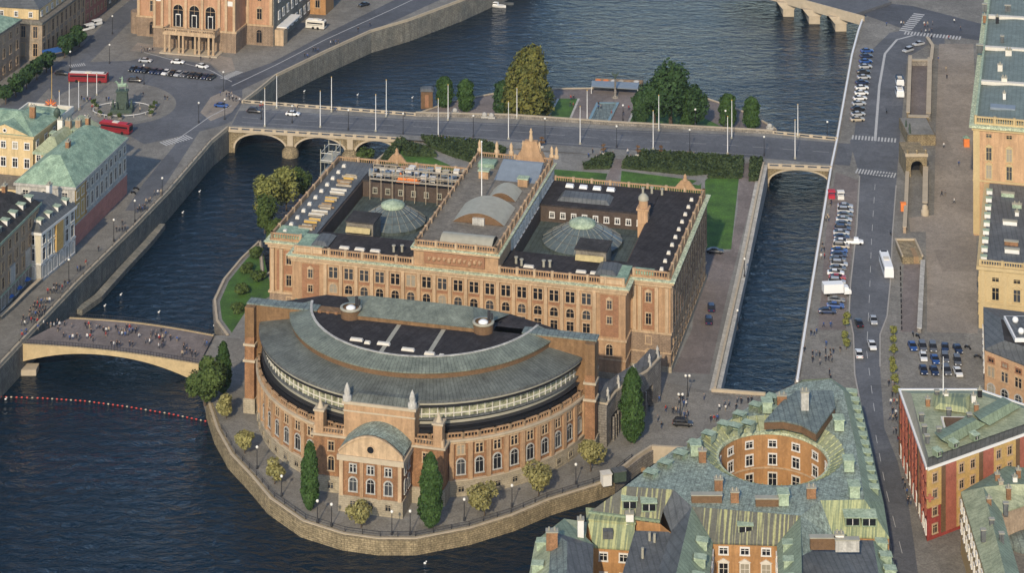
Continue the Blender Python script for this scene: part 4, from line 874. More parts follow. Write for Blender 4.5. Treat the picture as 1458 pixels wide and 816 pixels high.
for x, y, s in ((22.5, 43.4, 2.2), (25, 42.9, 1.8), (20, 45.6, 1.3)):
    m_ = MB(); m_.frustum(rect(-s, s, -s*.5, s*.5), 0, rect(-s*.7, s*.6, -s*.2, s*.3), 1.3); o = m_.obj('tarpaulin', 'tarp'); o.location = onE(x, y, 23.0); o.rotation_euler = (0, 0, rot+.1)
    tag(o, {2.2: 'largest orange tarpaulin heap on the scaffolded roof', 1.8: 'smaller orange tarpaulin heap beside the largest one', 1.3: 'small orange cover behind the other two on the roof'}[s], 'tarpaulin', 'orange covers on the roof')
# ================================================================ WEST PARLIAMENT BUILDING (curved)
b = Bld('assembly_building', 'curved brick assembly building with half round copper roof at the island tip', 'parliament', (CW[0], CW[1], 0), ANG)
A0, A1 = R_(-168.5), R_(-11.5)
def arc(R, a0=A0, a1=A1, n=60): return [(R*math.cos(lerp(a0, a1, i/n)), R*math.sin(lerp(a0, a1, i/n))) for i in range(n+1)]
def arcband(name, Ri, Ro, z0, z1, m, zi=None, n=60, a0=A0, a1=A1):
    k = MB(); I, O = arc(Ri, a0, a1, n), arc(Ro, a0, a1, n); zi = z1 if zi is None else zi
    for i in range(n):
        (a, c, d, e) = I[i], I[i+1], O[i+1], O[i]
        k.add([(*e, z0), (*d, z0), (*d, z1), (*e, z1), (*a, zi), (*c, zi), (*a, z0), (*c, z0)], [[0, 1, 2, 3], [3, 2, 5, 4], [1, 0, 6, 7], [6, 4, 5, 7]])
    for i in (0, n): k.add([(*I[i], z0), (*O[i], z0), (*O[i], z1), (*I[i], zi)], [[0, 1, 2, 3]])
    return b.part(name, k, m)
arcband('plinth', 36, 39.75, 0, 3.3, 'stonebase'); arcband('string_course', 37, 39.95, 3.3, 3.6, 'coping'); arcband('wall', 36, 39.4, 3.6, 12.0, 'brick')
arcband('cornice', 36, 40.2, 12.0, 12.4, 'coping'); arcband('cornice', 36, 39.9, 11.4, 11.95, 'terra_light'); arcband('terrace', 30, 39.3, 12.2, 12.55, 'black')
balustrade(b, arc(39.5, n=30), 12.42, 13.7, 'terra', post=5.2, pm='terra_light', pr_=.36)
arcband('set_back_wall', 33, 38.4, 12.5, 13.9, 'black'); arcband('glass_band', 33, 38.1, 13.9, 14.9, 'glass'); arcband('ledge', 33, 38.9, 14.9, 15.1, 'dark_metal'); arcband('glass_band', 33, 38.0, 15.15, 15.7, 'zinc')
arcband('glass_band', 33, 38.0, 15.75, 16.3, 'black'); arcband('ledge', 33, 38.7, 16.3, 16.5, 'slate')
arcband('attic_window_band', 33, 38.0, 16.55, 19.0, 'glass_yellow'); arcband('eaves', 33, 39.2, 19.2, 19.7, 'black'); arcband('eaves', 33, 39.3, 19.8, 20.2, 'zinc'); arcband('gutter', 33, 39.5, 20.27, 20.6, 'slate')
arcband('lower_roof', 32.0, 39.3, 20.6, 20.75, 'copper_skirt', zi=22.2); arcband('roof_step', 31, 32.1, 21, 23.6, 'brick_brown'); arcband('upper_roof', 27.6, 32.5, 23.4, 23.65, 'copper_ring', zi=24.9); arcband('coping', 27.2, 27.75, 24, 25.0, 'white_stone')
k = MB(); P = arc(27.3, n=40); k.prism(P, 18, 24.3); b.part('flat_roof', k, 'tar')
for i in range(61):
    t = lerp(A0, A1, i/60); m_ = MB(); m_.tube((38.05*math.cos(t), 38.05*math.sin(t), 16.5), (38.05*math.cos(t), 38.05*math.sin(t), 19.1), .13, 4); b.part('mullion', m_, 'offwhite')
arcband('transom', 37.9, 38.12, 17.2, 17.4, 'offwhite'); arcband('transom', 37.9, 38.12, 18.85, 19.0, 'zinc')
for s in (-1, 1):
    for i in range(9):
        t = R_(-90+s*(25.5+5.95*i)); p = (39.43*math.cos(t), 39.43*math.sin(t)); r = t+math.pi/2
        b.win(*p, 9.0, r, 'pair', 1.5, 1.9, 'terra_light'); b.win(*p, 4.7, r, 'arch', 1.7, 3.2, 'white_stone'); b.win(39.8*math.cos(t), 39.8*math.sin(t), 1.1, r, 'rect', 1.2, 1.1, 'stonebase')
    for i in range(10):
        t = R_(-90+s*(22.5+5.95*i)); c = Vector((39.7*math.cos(t), 39.7*math.sin(t))); e = Vector((-math.sin(t), math.cos(t)))*.5
        m_ = MB(); m_.strip([c-e, c+e], .6, 3.6, 11.5); b.part('pilaster', m_, 'terra')
# central projection, porch with barrel roof
k = MB(); k.box(-14.6, 14.6, -40.6, -34, 3.4, 12.05); b.part('wall', k, 'brick')
k = MB(); k.box(-14.9, 14.9, -40.95, -34, 0, 3.45); b.part('plinth', k, 'stonebase'); k = MB(); k.box(-15.1, 15.1, -41.2, -34, 12.05, 12.5); b.part('cornice', k, 'coping')
for x in (-10.6, 10.6):
    b.win(x, -40.63, 9.0, 0, 'rect', 1.2, 1.9); b.win(x, -40.63, 4.7, 0, 'arch', 1.3, 3); b.win(x, -40.98, 1, 0, 'rect', 1.1, 1.2, 'stonebase')
for s in (-1, 1):
    balustrade(b, [(s*7.6, -40.6), (s*14.3, -40.6)] if s > 0 else [(-14.3, -40.6), (-7.6, -40.6)], 12.5, 13.9, 'terra', pm='terra_light')
    k = MB(); k.box(s*13.3-1, s*13.3+1, -40.9, -38.6, 12.4, 17.2); k.box(s*13.3-1.25, s*13.3+1.25, -41.15, -38.35, 17.2, 17.6, 1); k.lathe(s*13.3, -39.8, [(.8, 17.6), (.4, 18.6), (.05, 19.6)], 8, 1); k.obj('corner_turret', ['terra', 'coping'], b.t)
k = MB(); k.box(-6.4, 7.4, -47.6, -40, 3.4, 11.85); b.part('porch_wall', k, 'brick'); k = MB(); k.box(-6.6, 7.6, -47.8, -40, 0, 3.5); b.part('plinth', k, 'stonebase')
k = MB(); k.box(-6.9, 7.9, -48.1, -40.1, 11.0, 12.1); b.part('cornice', k, 'coping')
P = [(lerp(-6.5, 7.5, i/14), 12.1+4.0*math.sin(math.pi*lerp(.12, .88, i/14))**.75-1.2) for i in range(15)]
P = [(lerp(-6.6, 7.6, i/14), 12.1+.6+3.6*(1-(2*i/14-1)**2)) for i in range(15)]
k = MB(); n = len(P); v = [(x, -47.7, z) for x, z in P]+[(7.6, -47.7, 12.0), (-6.6, -47.7, 12.0)]; w_ = [(x, -47.0, z) for x, y, z in v]; k.add(v+w_, [list(range(n+2))[::-1]]+[[i, (i+1) % (n+2), n+2+(i+1) % (n+2), n+2+i] for i in range(n+2)]); b.part('pediment', k, 'terra_light')
q = MB()
for (x0, z0), (x1, z1) in zip(P, P[1:]): q.add([(x0, -48.1, z0+.05), (x1, -48.1, z1+.05), (x1, -48.1, z1+.45), (x0, -48.1, z0+.45), (x0, -47.6, z0+.45), (x1, -47.6, z1+.45)], [[0, 1, 2, 3], [3, 2, 5, 4]])
b.part('arched_moulding', q, 'terra_light')
q = MB()
for (x0, z0), (x1, z1) in zip(P, P[1:]): q.add([(x0, -47.2, z0+.35), (x1, -47.2, z1+.35), (x1, -39, z1+.35), (x0, -39, z0+.35)], [[0, 1, 2, 3]], 0, True)
q.poly([(-6.8, -47.3, 12.6), (-7.2, -47.3, 12.1), (-7.2, -39, 12.1), (-6.8, -39, 12.6)]); b.part('barrel_roof', q, 'copper_roof')
b.win(.5, -47.72, 13.0, 0, 'round', 1.5, 1.5, 'terra_light')
for x in (-3.4, .5, 4.4):
    b.win(x, -47.62, 8.6, 0, 'pair', 1.3, 1.6, 'white_stone'); b.win(x, -47.62, 4.6, 0, 'arch', 1.6, 2.8, 'white_stone'); b.win(x, -47.82, 1.4, 0, 'rect', 1.1, 1.2, 'stonebase')
for x in (-6.0, -1.45, 2.45, 6.95): k = MB(); k.box(x-.4, x+.4, -47.95, -47.5, 3.5, 11.0); b.part('pilaster', k, 'terra_light' if abs(x) > 5 else 'terra')
for y in (-45.5, -42.8): b.win(7.42, y, 4.6, math.pi/2, 'arch', 1.2, 2.6, 'white_stone'); b.win(7.42, y, 8.6, math.pi/2, 'rect', 1.0, 1.6, 'white_stone')
k = MB(); k.box(-7.6, 8.2, -41.0, -36.2, 12, 19.6); b.part('attic_block', k, 'terra'); k = MB(); k.box(-8.0, 8.6, -41.3, -36, 19.6, 20.2); k.box(-7.8, 8.4, -41.15, -40.9, 18, 18.3); b.part('cornice', k, 'coping')
k = MB(); k.frustum(rect(-7.7, 8.3, -40.9, -36.2), 20.2, rect(-5, 6, -39, -37.5), 21.2); b.part('attic_roof', k, 'copper_skirt')
for x in (-7, 7.6):
    k = MB(); k.lathe(x, -40.6, [(1.0, 20.2), (1.0, 21.2), (.6, 21.5), (.75, 22.1), (.45, 23.2), (.06, 24)], 8); b.part('pinnacle', k, 'white_stone')
# rear block, chord walls, turrets
rear = [(-40, -8.6), (-40, -3), (-27, 5.5), (18, 5.8), (33, -.5), (40.5, -3), (40.5, -8.6)]
k = MB(); k.prism(rear, 0, 21.6); b.part('rear_wall', k, 'brick'); k = MB(); k.prism(offset(ccw(rear), -.7), 21.2, 22.0); b.part('rear_roof', k, 'tar')
for x0, x1, z0, z1 in ((-41.2, -24.5, 24.9, 23.6), (24.5, 41.3, 23.9, 25.0)):
    k = MB(); k.prism(rect(x0, x1, -9.9, -8.5), 12, [z0, z1, z1, z0] if False else max(z0, z1)-.4); b.part('gable_wall', k, 'cladding'); k = MB(); k.prism(rect(x0-.2, x1+.2, -10.1, -7.0), max(z0, z1)-.39, max(z0, z1)-.05); b.part('coping', k, 'copper_blue')
k = MB(); k.box(-24.5, -18.3, -9.6, -7, 21, 24.6); b.part('gable_wall', k, 'cladding'); k = MB(); k.box(17.6, 24.5, -9.6, -7, 21, 24.3); b.part('gable_wall', k, 'cladding')
for x in (-24, -22, -20): k = MB(); k.box(x, x+.7, -10, -9.5, 22, 24.8); b.part('fin', k, 'brick')
k = MB(); k.box(-14, 13.6, -11.3, -9.8, 21, 25.2); b.part('gable_wall', k, 'cladding'); k = MB(); k.box(-14.1, 13.7, -11.5, -11.2, 23.2, 23.4); b.part('ledge', k, 'coping')
k = MB(); k.add([(-14, -11.6, 25.3), (13.6, -11.6, 25.3), (11.5, -4.8, 27.2), (-13, -4.8, 27.2), (18, 5.0, 22.0), (-22, 5.0, 22.0)], [[0, 1, 2, 3], [3, 2, 4, 5], [1, 4, 2], [0, 3, 5], [0, 5, 4, 1]]); b.part('ridge_roof', k, 'copper_ring')
for x in (-16, 15.4):
    k = MB(); k.cyl(x, -10.2, 20, 26.2, 2.3, 2.3, 16); o = k.obj('turret', 'brick_brown', b.t); k = MB(); k.lathe(x, -10.2, [(2.3, 26.2), (2.5, 26.25), (2.5, 26.6), (1.9, 26.6)], 16); k.obj('rim', 'zinc', o); k = MB(); k.ball((x, -10.2, 26.3), 1.2, 10, 0, .5); k.obj('cap', 'plastic_white', o); k = MB(); k.box(x+.6, x+1.2, -8.9, -8.4, 26, 28.4); k.box(x+1.5, x+1.9, -9.3, -8.9, 26, 28); k.obj('vent_pipe', 'dark_metal', o)
for x0 in (-41.3, 39.1):
    for z0, z1, m, d in ((0, 3.4, 'stonebase', .25), (3.4, 11.9, 'brick', 0), (11.9, 12.4, 'coping', .35), (12.4, 15.6, 'brick', 0), (15.6, 16.1, 'coping', .3), (16.1, 17.6, 'brick', 0), (17.6, 24.5, 'cladding', -.02)):
        k = MB(); k.box(x0-d, x0+2.3+d, -11.6-d, -8.55+d*.1, z0, z1); b.part('corner_pier', k, m)
for x, y, w in ((-11, -21.5, 3), (-8.2, -22.3, 1.4), (-4.5, -22, 3), (1.6, -23.5, 3), (6.8, -24.3, 2.4), (9.6, -24.6, 1.2), (12, -24.6, 1.4)): skylight(b, x, y, 24.3, w, 1.0, .5, 'offwhite')
for x in (-4.5, 6): k = MB(); k.add([(x, -11.6, 24.34), (x+1, -11.6, 24.34), (x+1, -26, 24.34), (x, -26, 24.34)], [[3, 2, 1, 0]]); b.part('walkway', k, 'zinc')
# windows on the rear of this block, side (right end)
b.row((40.55, -8), (40.55, -3.5), 2, 14, 'rect', 1.2, 2.2); b.row((40.55, -8), (40.55, -3.5), 2, 8, 'rect', 1.2, 2.2)
b.finish()
# gateway link on the right between the two buildings
t = thing('gateway_arch', 'curved stone gateway with statues linking the two parliament buildings', 'gateway', (CW[0], CW[1], 0), ANG)
ctrl = [(41.8, -7.5), (42.6, -1), (44.8, 5), (47.8, 11), (49.5, 19)]; ctl = dens(ctrl, 1.5)
m_ = MB(); m_.strip(ctl, 3.0, 5.4, 9.6); m_.strip(ctl[:3], 3.0, 0, 5.4); m_.strip(ctl[6:10], 3.0, 0, 5.4); m_.strip(ctl[-4:], 3.0, 0, 5.4); m_.obj('wall', 'granite', t)
m_ = MB(); m_.strip(ctl, 3.5, 9.6, 10.0); m_.obj('cornice', 'coping', t); m_ = MB(); m_.strip(ctl, 2.6, 10.0, 10.9); m_.obj('roof', 'slate', t)
m_ = MB()
for i in range(10): m_.cyl(ctl[i*1+2][0]+2.0, ctl[i+2][1], 0, 5.4, .3, .26, 6)
m_.obj('columns', 'granite', t)
for i in (1, 5, 9, 13, 16):
    if i < len(ctl): m_ = MB(); figure(m_, ctl[i][0]+1.2, ctl[i][1], 10.0, 2.8); m_.obj('statue', 'white_stone', t)
# the same linking wall on the hidden left
t = thing('gateway_arch', 'curved gateway behind the left end of the assembly building', 'gateway', (CW[0], CW[1], 0), ANG)
ctl = dens([(-41, -6), (-41.5, 4), (-40, 12), (-38, 20)], 2); m_ = MB(); m_.strip(ctl, 3.4, 0, 12.4); m_.obj('wall', 'pinkstone', t); m_ = MB(); m_.strip(ctl, 4.2, 12.4, 13.2); m_.obj('roof', 'copper', t)
# ================================================================ CHANCERY WITH ROUND COURT (bottom right)
class Fac:
    """named vertices given as (px,py,z); facets and walls in a building's own frame"""
    def __init__(s, b, V): s.b = b; s.V = {k: Vector(WZ(*v))-s.b.loc for k, v in V.items()}
    def f(s, name, keys, m, **kw):
        P = [s.V[k] for k in keys]
        if area([(p.x, p.y) for p in P]) < 0: P.reverse()
        k = MB(); k.poly(P); n = len(P); k.add([*P, *[p-Vector((0, 0, .3)) for p in P]], [[i+n, (i+1) % n+n, (i+1) % n, i] for i in range(n)]); return s.b.part(name, k, m, **kw)
    def wall(s, name, keys, z0, m, rows=(), sp=3.4, outx=None, drop=.35):
        for a, c in zip(keys, keys[1:]):
            A, B = s.V[a], s.V[c]; k = MB(); k.add([(A.x, A.y, z0), (B.x, B.y, z0), (B.x, B.y, B.z-drop), (A.x, A.y, A.z-drop)], [[0, 1, 2, 3]]); s.b.part(name, k, m)
            L = (B-A).to_2d().length; n = max(1, int(L/sp))
            for (z, st, w, h, fm) in rows: s.b.row(A, B, n, z, st, w, h, fm)
def dormer(b, x, y, z, rot, w=2.0, h=1.7, d=2.2, m='copper_green'):
    t = MB(); mx = Matrix.Translation((x, y, z))@Matrix.Rotation(rot, 4, 'Z')
    def add(vs_, fs, mi): t.add([mx@Vector(v) for v in vs_], fs, mi)
    add([(-w/2, 0, 0), (w/2, 0, 0), (w/2, 0, h), (-w/2, 0, h), (-w/2, d, 0), (w/2, d, 0), (w/2, d, h), (-w/2, d, h)], [[0, 1, 2, 3], [1, 5, 6, 2], [4, 0, 3, 7]], 0)
    e = .2; add([(-w/2-e, -e, h), (w/2+e, -e, h), (w/2+e, d, h+.15), (-w/2-e, d, h+.15), (-w/2-e, -e, h+.12), (w/2+e, -e, h+.12), (w/2+e, d, h+.3), (-w/2-e, d, h+.3)], [[4, 5, 6, 7], [0, 1, 5, 4], [1, 2, 6, 5], [3, 0, 4, 7]], 2)
    add([(-w/2+.2, -.03, .3), (w/2-.2, -.03, .3), (w/2-.2, -.03, h-.2), (-w/2+.2, -.03, h-.2)], [[0, 1, 2, 3]], 1)
    add([(-.06, -.08, .3), (.06, -.08, .3), (.06, -.08, h-.2), (-.06, -.08, h-.2)], [[0, 1, 2, 3]], 3)
    return t.obj('dormer', [m, 'glass', 'copper_pale', 'white'], b.t)
def dormers(b, A, B, n, **kw):
    A, B = Vector(A), Vector(B); e = (B-A).normalized(); rot = math.atan2(e.y, e.x)
    for i in range(n): p = A.lerp(B, (i+.5)/n); dormer(b, p.x, p.y, p.z, rot, **kw)
def chimney(b, x, y, z0, z1, w=1.6, d=1.0, m='brick', rot=0):
    k = MB(); mx = Matrix.Translation((x, y, 0))@Matrix.Rotation(rot, 4, 'Z'); t = MB(); t.box(-w/2, w/2, -d/2, d/2, z0, z1); t.box(-w/2-.12, w/2+.12, -d/2-.12, d/2+.12, z1, z1+.2, 1)
    n = 0 if w > 2.5 or m == 'slate' else max(1, int(w/.8))
    for i in range(n): t.cyl(-w/2+w*(i+.5)/n, 0, z1+.2, z1+.8, .2, .2, 6, 1)
    t.v = [tuple(mx@Vector(v)) for v in t.v]; return t.obj('chimney', [m, 'zinc'], b.t)
CC = (53.97, 464.6)
b = Bld('chancery_building', 'large green roofed building with a round ochre courtyard', 'building', (CC[0], CC[1], 0.5), 0)
ZR, ZE = 19.5, 15.0
F = Fac(b, dict(A=(1143, 541, ZR), B=(1183, 539, ZR), C=(1201, 557, ZR), D=(1217, 628, ZR), E=(1231, 712, ZR), F=(1168, 713, ZR), G=(1140, 735, ZR), H=(985, 722, ZR), I=(959, 698, ZR), J=(890, 693, ZR), K=(960, 647, ZR-1), L=(1004, 618, ZR-1), N=(1070, 579, ZR-1), O=(1112, 560, ZR-1),
    B2=(1190, 548, 15.5), C2=(1224, 566, 15.5), D2=(1241, 640, 15.5), E2=(1258, 716, 15.5), A1=(838, 731, ZE), A2=(940, 744, ZE), A3=(944, 727, 16.6),
    W1=(948, 880, ZR), W2=(1015, 773, ZE), W3=(1006, 880, ZE), W4=(956, 757, ZE+.5), W5=(915, 880, ZE), X2=(1106, 776, ZE), X3=(1111, 880, ZE), X4=(1143, 880, ZR),
    C3=(1187, 764, ZE), C4=(1266, 766, ZE), P1=(1142, 792, ZR-2), P2=(1190, 769, ZE+.6), P3=(1243, 770, ZE+.6), P4=(1262, 880, ZE+.6), P5=(1142, 880, ZR-2), P6=(1265, 780, 12.5), P7=(1298, 880, 12.5)))
V = F.V
# flat top with round hole: fan of quads between outline and a circle
outl = [V[k] for k in 'ABCDEFGHIJKLNO']; outl = [p for p in outl]
def ray(t):
    d = Vector((math.cos(t), math.sin(t))); best = None
    for i in range(len(outl)):
        a, c = outl[i].to_2d(), outl[(i+1) % len(outl)].to_2d(); e = c-a; den = d.x*e.y-d.y*e.x
        if abs(den) < 1e-9: continue
        s = (a.x*e.y-a.y*e.x)/den; u = (a.x*d.y-a.y*d.x)/den
        if s > 0 and -1e-6 <= u <= 1+1e-6: best = s if best is None else max(best, s)
    return best
ang = sorted([math.atan2(p.y, p.x) for p in outl]+[2*math.pi*i/48-math.pi for i in range(48)])
RH = 14.6; k = MB(); ring = []
for t in ang:
    r = ray(t); ring.append((Vector((RH*math.cos(t), RH*math.sin(t), ZR-.88)), Vector((r*math.cos(t), r*math.sin(t), ZR-.48))))
# outline height follows the named vertices closely enough; left side lies a metre lower
for p, q in ring:
    if q.y > 0 and q.x < 20: q.z = lerp(ZR-.48, ZR-1.48, min(1, max(0, (-q.x+20)/30)))
n = len(ring)
for i in range(n): (a, c), (d, e) = ring[i], ring[(i+1) % n]; k.add([a, c, e, d], [[0, 1, 2, 3]])
b.part('roof', k, 'copper_roof')
k = MB(); k.lathe(0, 0, [(11.55, 16.6), (RH+.02, ZR-.86)], 48, 0, False); o = b.part('court_roof_slope', k, 'copper_olive')
for i in range(48): t = 2*math.pi*i/48; m_ = MB(); m_.tube((11.5*math.cos(t), 11.5*math.sin(t), 16.65), (RH*math.cos(t), RH*math.sin(t), ZR-.78), .13, 4); m_.obj('batten', 'copper_yellow', o)
k = MB(); k.lathe(0, 0, [(11.2, 16.2), (11.2, 16.75), (11.75, 16.8)], 48, 0, False); b.part('gutter', k, 'patina')
k = MB(); v = [(11.4*math.cos(2*math.pi*i/64), 11.4*math.sin(2*math.pi*i/64)) for i in range(64)]
for i in range(64): a, c = v[i], v[(i+1) % 64]; k.add([(*a, 0), (*c, 0), (*c, 16.5), (*a, 16.5)], [[3, 2, 1, 0]], 0, True)
b.part('courtyard_wall', k, 'orange'); k = MB(); k.poly([(x, y, .3) for x, y in v]); b.part('courtyard_floor', k, 'sett')
k = MB(); k.lathe(0, 0, [(11.38, 9.0), (11.2, 9.0), (11.2, 9.3), (11.38, 9.3)], 64, 0, False); b.part('string_course', k, 'terra_light')
for i in range(14):
    t = R_(90-6+360/14*i); c, s_ = math.cos(t), math.sin(t)
    b.win(11.36*c, 11.36*s_, 13.6, t-math.pi/2, 'rect', 1.5, 1.3, 'white'); b.win(11.36*c, 11.36*s_, 9.9, t-math.pi/2, 'rect', 1.5, 2.1, 'white'); b.win(11.36*c, 11.36*s_, 4.9, t-math.pi/2, 'rect', 1.6, 3.1, 'offwhite')
# raised part with grey roof and its curved brown wall to the court
F2_ = Fac(b, dict(a=(1088, 600, 20.9), b=(1113, 572, 20.9), c=(1135, 556, 20.9), d=(1185, 556, 20.9), e=(1189, 580, 20.9), f=(1162, 617, 20.9), g=(1141, 605, 20.9), h=(1115, 599, 20.9)))
F2_.f('raised_roof', 'abcdefgh', 'copper_blue'); F2_.wall('raised_wall', 'abcdefgha', ZR-.9, 'brick_brown')
chimney(b, *[(V['B'].x-8), V['B'].y-17], 20, 24.2, 1.6, 1.6, 'white_stone')
# right mansard with dormers
for q in (('C', 'D', 'D2', 'C2'), ('D', 'E', 'E2', 'D2'), ('B', 'C', 'C2', 'B2')): F.f('mansard_slope', q, 'copper_side')
F.wall('wall', ('E2', 'D2', 'C2', 'B2'), -.6, 'orange', [(11.6, 'rect', 1.2, 2, 'white'), (7.6, 'rect', 1.2, 2.2, 'white'), (3, 'rect', 1.2, 2.2, 'white')])
dormers(b, V['E2']+Vector((-.9, 0, .5)), V['D2']+Vector((-.9, 0, .5)), 6, w=1.7); dormers(b, V['D2']+Vector((-.9, 0, .5)), V['C2']+Vector((-.9, 0, .5)), 6, w=1.7)
# left mansard, dormers toward the plaza
LE = [V[k]+Vector((-1.6, 1.2, -3.2)) for k in 'JKLNO']+[V['A']+Vector((-.6, 2.2, -3.4)), V['B']+Vector((0, 2.2, -3.4))]; UE = [V[k] for k in 'JKLNOAB']
for i in range(6):
    k = MB(); k.add([LE[i], LE[i+1], UE[i+1], UE[i]], [[3, 2, 1, 0]]); b.part('mansard_slope', k, 'copper_green')
    k = MB(); k.add([(LE[i].x, LE[i].y, -.6), (LE[i+1].x, LE[i+1].y, -.6), LE[i+1], LE[i]], [[3, 2, 1, 0]]); b.part('wall', k, 'orange'); b.row(LE[i+1], LE[i], max(1, int((LE[i+1]-LE[i]).length/3.6)), 9, 'rect', 1.2, 2, 'white')
for px_, py_ in ((1098, 568), (1075, 580), (1052, 593), (1030, 607), (1008, 621), (988, 634), (968, 649), (946, 662), (926, 676), (1096, 584), (1046, 610), (1064, 606)):
    x, y = W(px_, py_, 19); dormer(b, x-CC[0]+.6, y-CC[1]-.4, 18.2, R_(150), 2.2, 1.5, 2.4, 'copper_pale')
# front slopes
F.f('streaked_slope', ('J', 'I', 'A3', 'A2', 'A1'), 'copper_streak', label='brown and yellow streaked copper slope with two dormers'); F.f('hip', ('J', 'A1', 'K'), 'copper_green')
F.wall('wall', ('A1', 'A2', 'W4'), -.6, 'orange')
k = MB(); A1, A2 = V['A1'], V['A2']; k.strip([A1, A2], .5, ZE-.5, ZE-.1); b.part('gutter', k, 'copper_green')
for u in (.58, .85): p = A1.lerp(A2, u); dormer(b, p.x, p.y+.9, ZE+.7, 0, 2.9, 1.8, 3, 'copper_green')
F.f('valley_roof', ('I', 'H', 'W4', 'A3'), 'slate')
F.f('wing_slope', ('H', 'W1', 'W5', 'W4'), 'slate'); F.f('wing_slope', ('H', 'W2', 'W3', 'W1'), 'copper_side', label='light green wing slope with dormers')
F.f('streaked_slope', ('H', 'G', 'X2', 'W2'), 'copper_streak', label='long streaked copper slope above the ochre court'); F.f('wing_slope', ('G', 'X2', 'X3', 'X4'), 'copper_side')
rows = [(12.4, 'rect', 1.5, 1.2, 'white'), (7.6, 'ped', 1.6, 3.0, 'offwhite'), (3, 'rect', 1.6, 2.6, 'offwhite')]
F.wall('wall', ('W2', 'X2'), -.6, 'orange', rows, 4.0); F.wall('wall', ('W3', 'W2'), -.6, 'orange', rows, 4); F.wall('wall', ('X2', 'X3'), -.6, 'orange', rows, 4)
p = V['W2'].lerp(V['X2'], .52); dormer(b, p.x, p.y+1, ZE+.5, 0, 2.8, 1.9, 3, 'copper_olive')
dormers(b, V['W3']+Vector((-1, 0, .9)), V['W2']+Vector((-1, -1, .9)), 4, w=1.7, m='copper_pale'); dormers(b, V['X2']+Vector((1, -1, .9)), V['X3']+Vector((1, 0, .9)), 4, w=1.7, m='copper_pale')
F.f('roof', ('F', 'C3', 'P1', 'X4', 'G'), 'copper_roof') if False else None
F.f('roof', ('G', 'F', 'C3', 'P2', 'P1', 'X4'), 'copper_roof')
F.f('streaked_slope', ('F', 'E', 'C4', 'C3'), 'copper_yellow', label='yellow streaked copper slope with two dormers'); F.f('hip', ('E', 'E2', 'C4'), 'copper_green')
p, q = V['C3'], V['C4']
for u in (.36, .66): c = p.lerp(q, u); dormer(b, c.x, c.y+1.2, ZE+.8, 0, 2.9, 1.8, 3, 'copper_green')
F.wall('wall', ('C3', 'C4'), -.6, 'orange', [], 4); F.wall('wall', ('C4', 'E2'), -.6, 'orange', [(9, 'rect', 1.2, 2, 'white'), (4, 'rect', 1.2, 2, 'white')])
F.f('lower_roof', ('P1', 'P2', 'P3', 'P4', 'P5'), 'slate'); F.f('mansard_slope', ('P3', 'P6', 'P7', 'P4'), 'copper_green'); F.wall('wall', ('P7', 'P6'), -.6, 'orange', [(8, 'rect', 1.2, 2, 'white'), (3, 'rect', 1.2, 2, 'white')])
dormers(b, V['P7']+Vector((-.8, 0, .8)), V['P6']+Vector((-.8, 0, .8)), 5, w=1.7, m='copper_pale')
# chimneys and hoods on the roof
for px_, py_, w, m in ((1006, 711, 6, 'brick_brown'), (1092, 716, 4.5, 'brick_brown'), (1023, 693, 1.6, 'brick'), (1046, 711, 1.6, 'brick'), (1155, 705, 1.8, 'brick'), (1000, 652, 1.5, 'brick'), (1172, 772, 5, 'brick_brown'), (1206, 775, 4.5, 'white_stone'), (1195, 772, 1.6, 'white'), (1113, 573, 2.0, 'brick')):
    x, y = W(px_, py_, 20); chimney(b, x-CC[0], y-CC[1], 18.2, 20.4 if w > 3 else 21, w, 1.1, m)
for px_, py_ in ((1194, 607), (1208, 665), (1216, 702), (1092, 582), (990, 643), (1115, 713)): x, y = W(px_, py_, 20); k = MB(); x -= CC[0]; y -= CC[1]; k.box(x-1, x+1, y-1.2, y+1.2, 19, 21.2); k.box(x-1.2, x+1.2, y-1.4, y+1.4, 21.2, 21.4); b.part('roof_hood', k, 'copper_pale')
b.finish()
# ---- small ochre house with yellow copper roof in front, and the blue grey roofed one at its left
x0, y0 = W(840, 780, 12)
b = Bld('ochre_house', 'ochre walled block under a yellow green striped copper roof', 'building', (x0, y0, 0.5), 0)
F = Fac(b, dict(a=(836, 742, 14.6), b=(904, 748, 14.6), c=(845, 779, 11.4), d=(902, 783, 11.4), e=(955, 757, 14.6), g=(950, 752, 14.6)))
F.f('roof', 'abdc', 'copper_yellow'); F.wall('wall', 'cd', -.6, 'orange', [(8.4, 'rect', 1.4, 1.4, 'white'), (4.6, 'rect', 1.3, 1.3, 'white'), (1.2, 'rect', 1.3, 1.6, 'white')], 2.9)
k = MB(); P = [F.V['a'], F.V['b'], F.V['b']+Vector((0, 4, 0)), F.V['a']+Vector((0, 4, 0))]; k.prism(P, -.6, 14.2); b.part('rear_wall', k, 'orange'); k = MB(); k.prism(offset(ccw([p.to_2d() for p in P]), .15), 14.2, 14.55); b.part('rear_roof', k, 'copper_yellow')
chimney(b, *(F.V['b']+Vector((-1.0, .8, 0))).to_2d(), 12, 16, 1.5, 1.2, 'white'); 
m_ = MB(); p = F.V['a'].lerp(F.V['d'], .45); m_.box(p.x-1, p.x+1, p.y-1, p.y+.4, p.z-.6, p.z+.9); b.part('roof_hatch', m_, 'slate')
F.f('roof', 'bge', 'copper_yellow') if False else None
b.finish()
x0, y0 = W(800, 800, 12)
b = Bld('slate_roofed_house', 'waterside block with dark blue grey hipped roof and green corners', 'building', (x0, y0, 0.5), 0)
F = Fac(b, dict(a=(786, 757, 14.5), b=(845, 776, 14.5), c=(843, 880, 14), d=(806, 880, 16), e=(808, 772, 16.2), f=(776, 880, 14.2), g=(762, 771, 11.5), h=(742, 880, 11), i=(803, 739, 12.5), j=(836, 744, 14), k=(834, 765, 14), l=(784, 757, 12)))
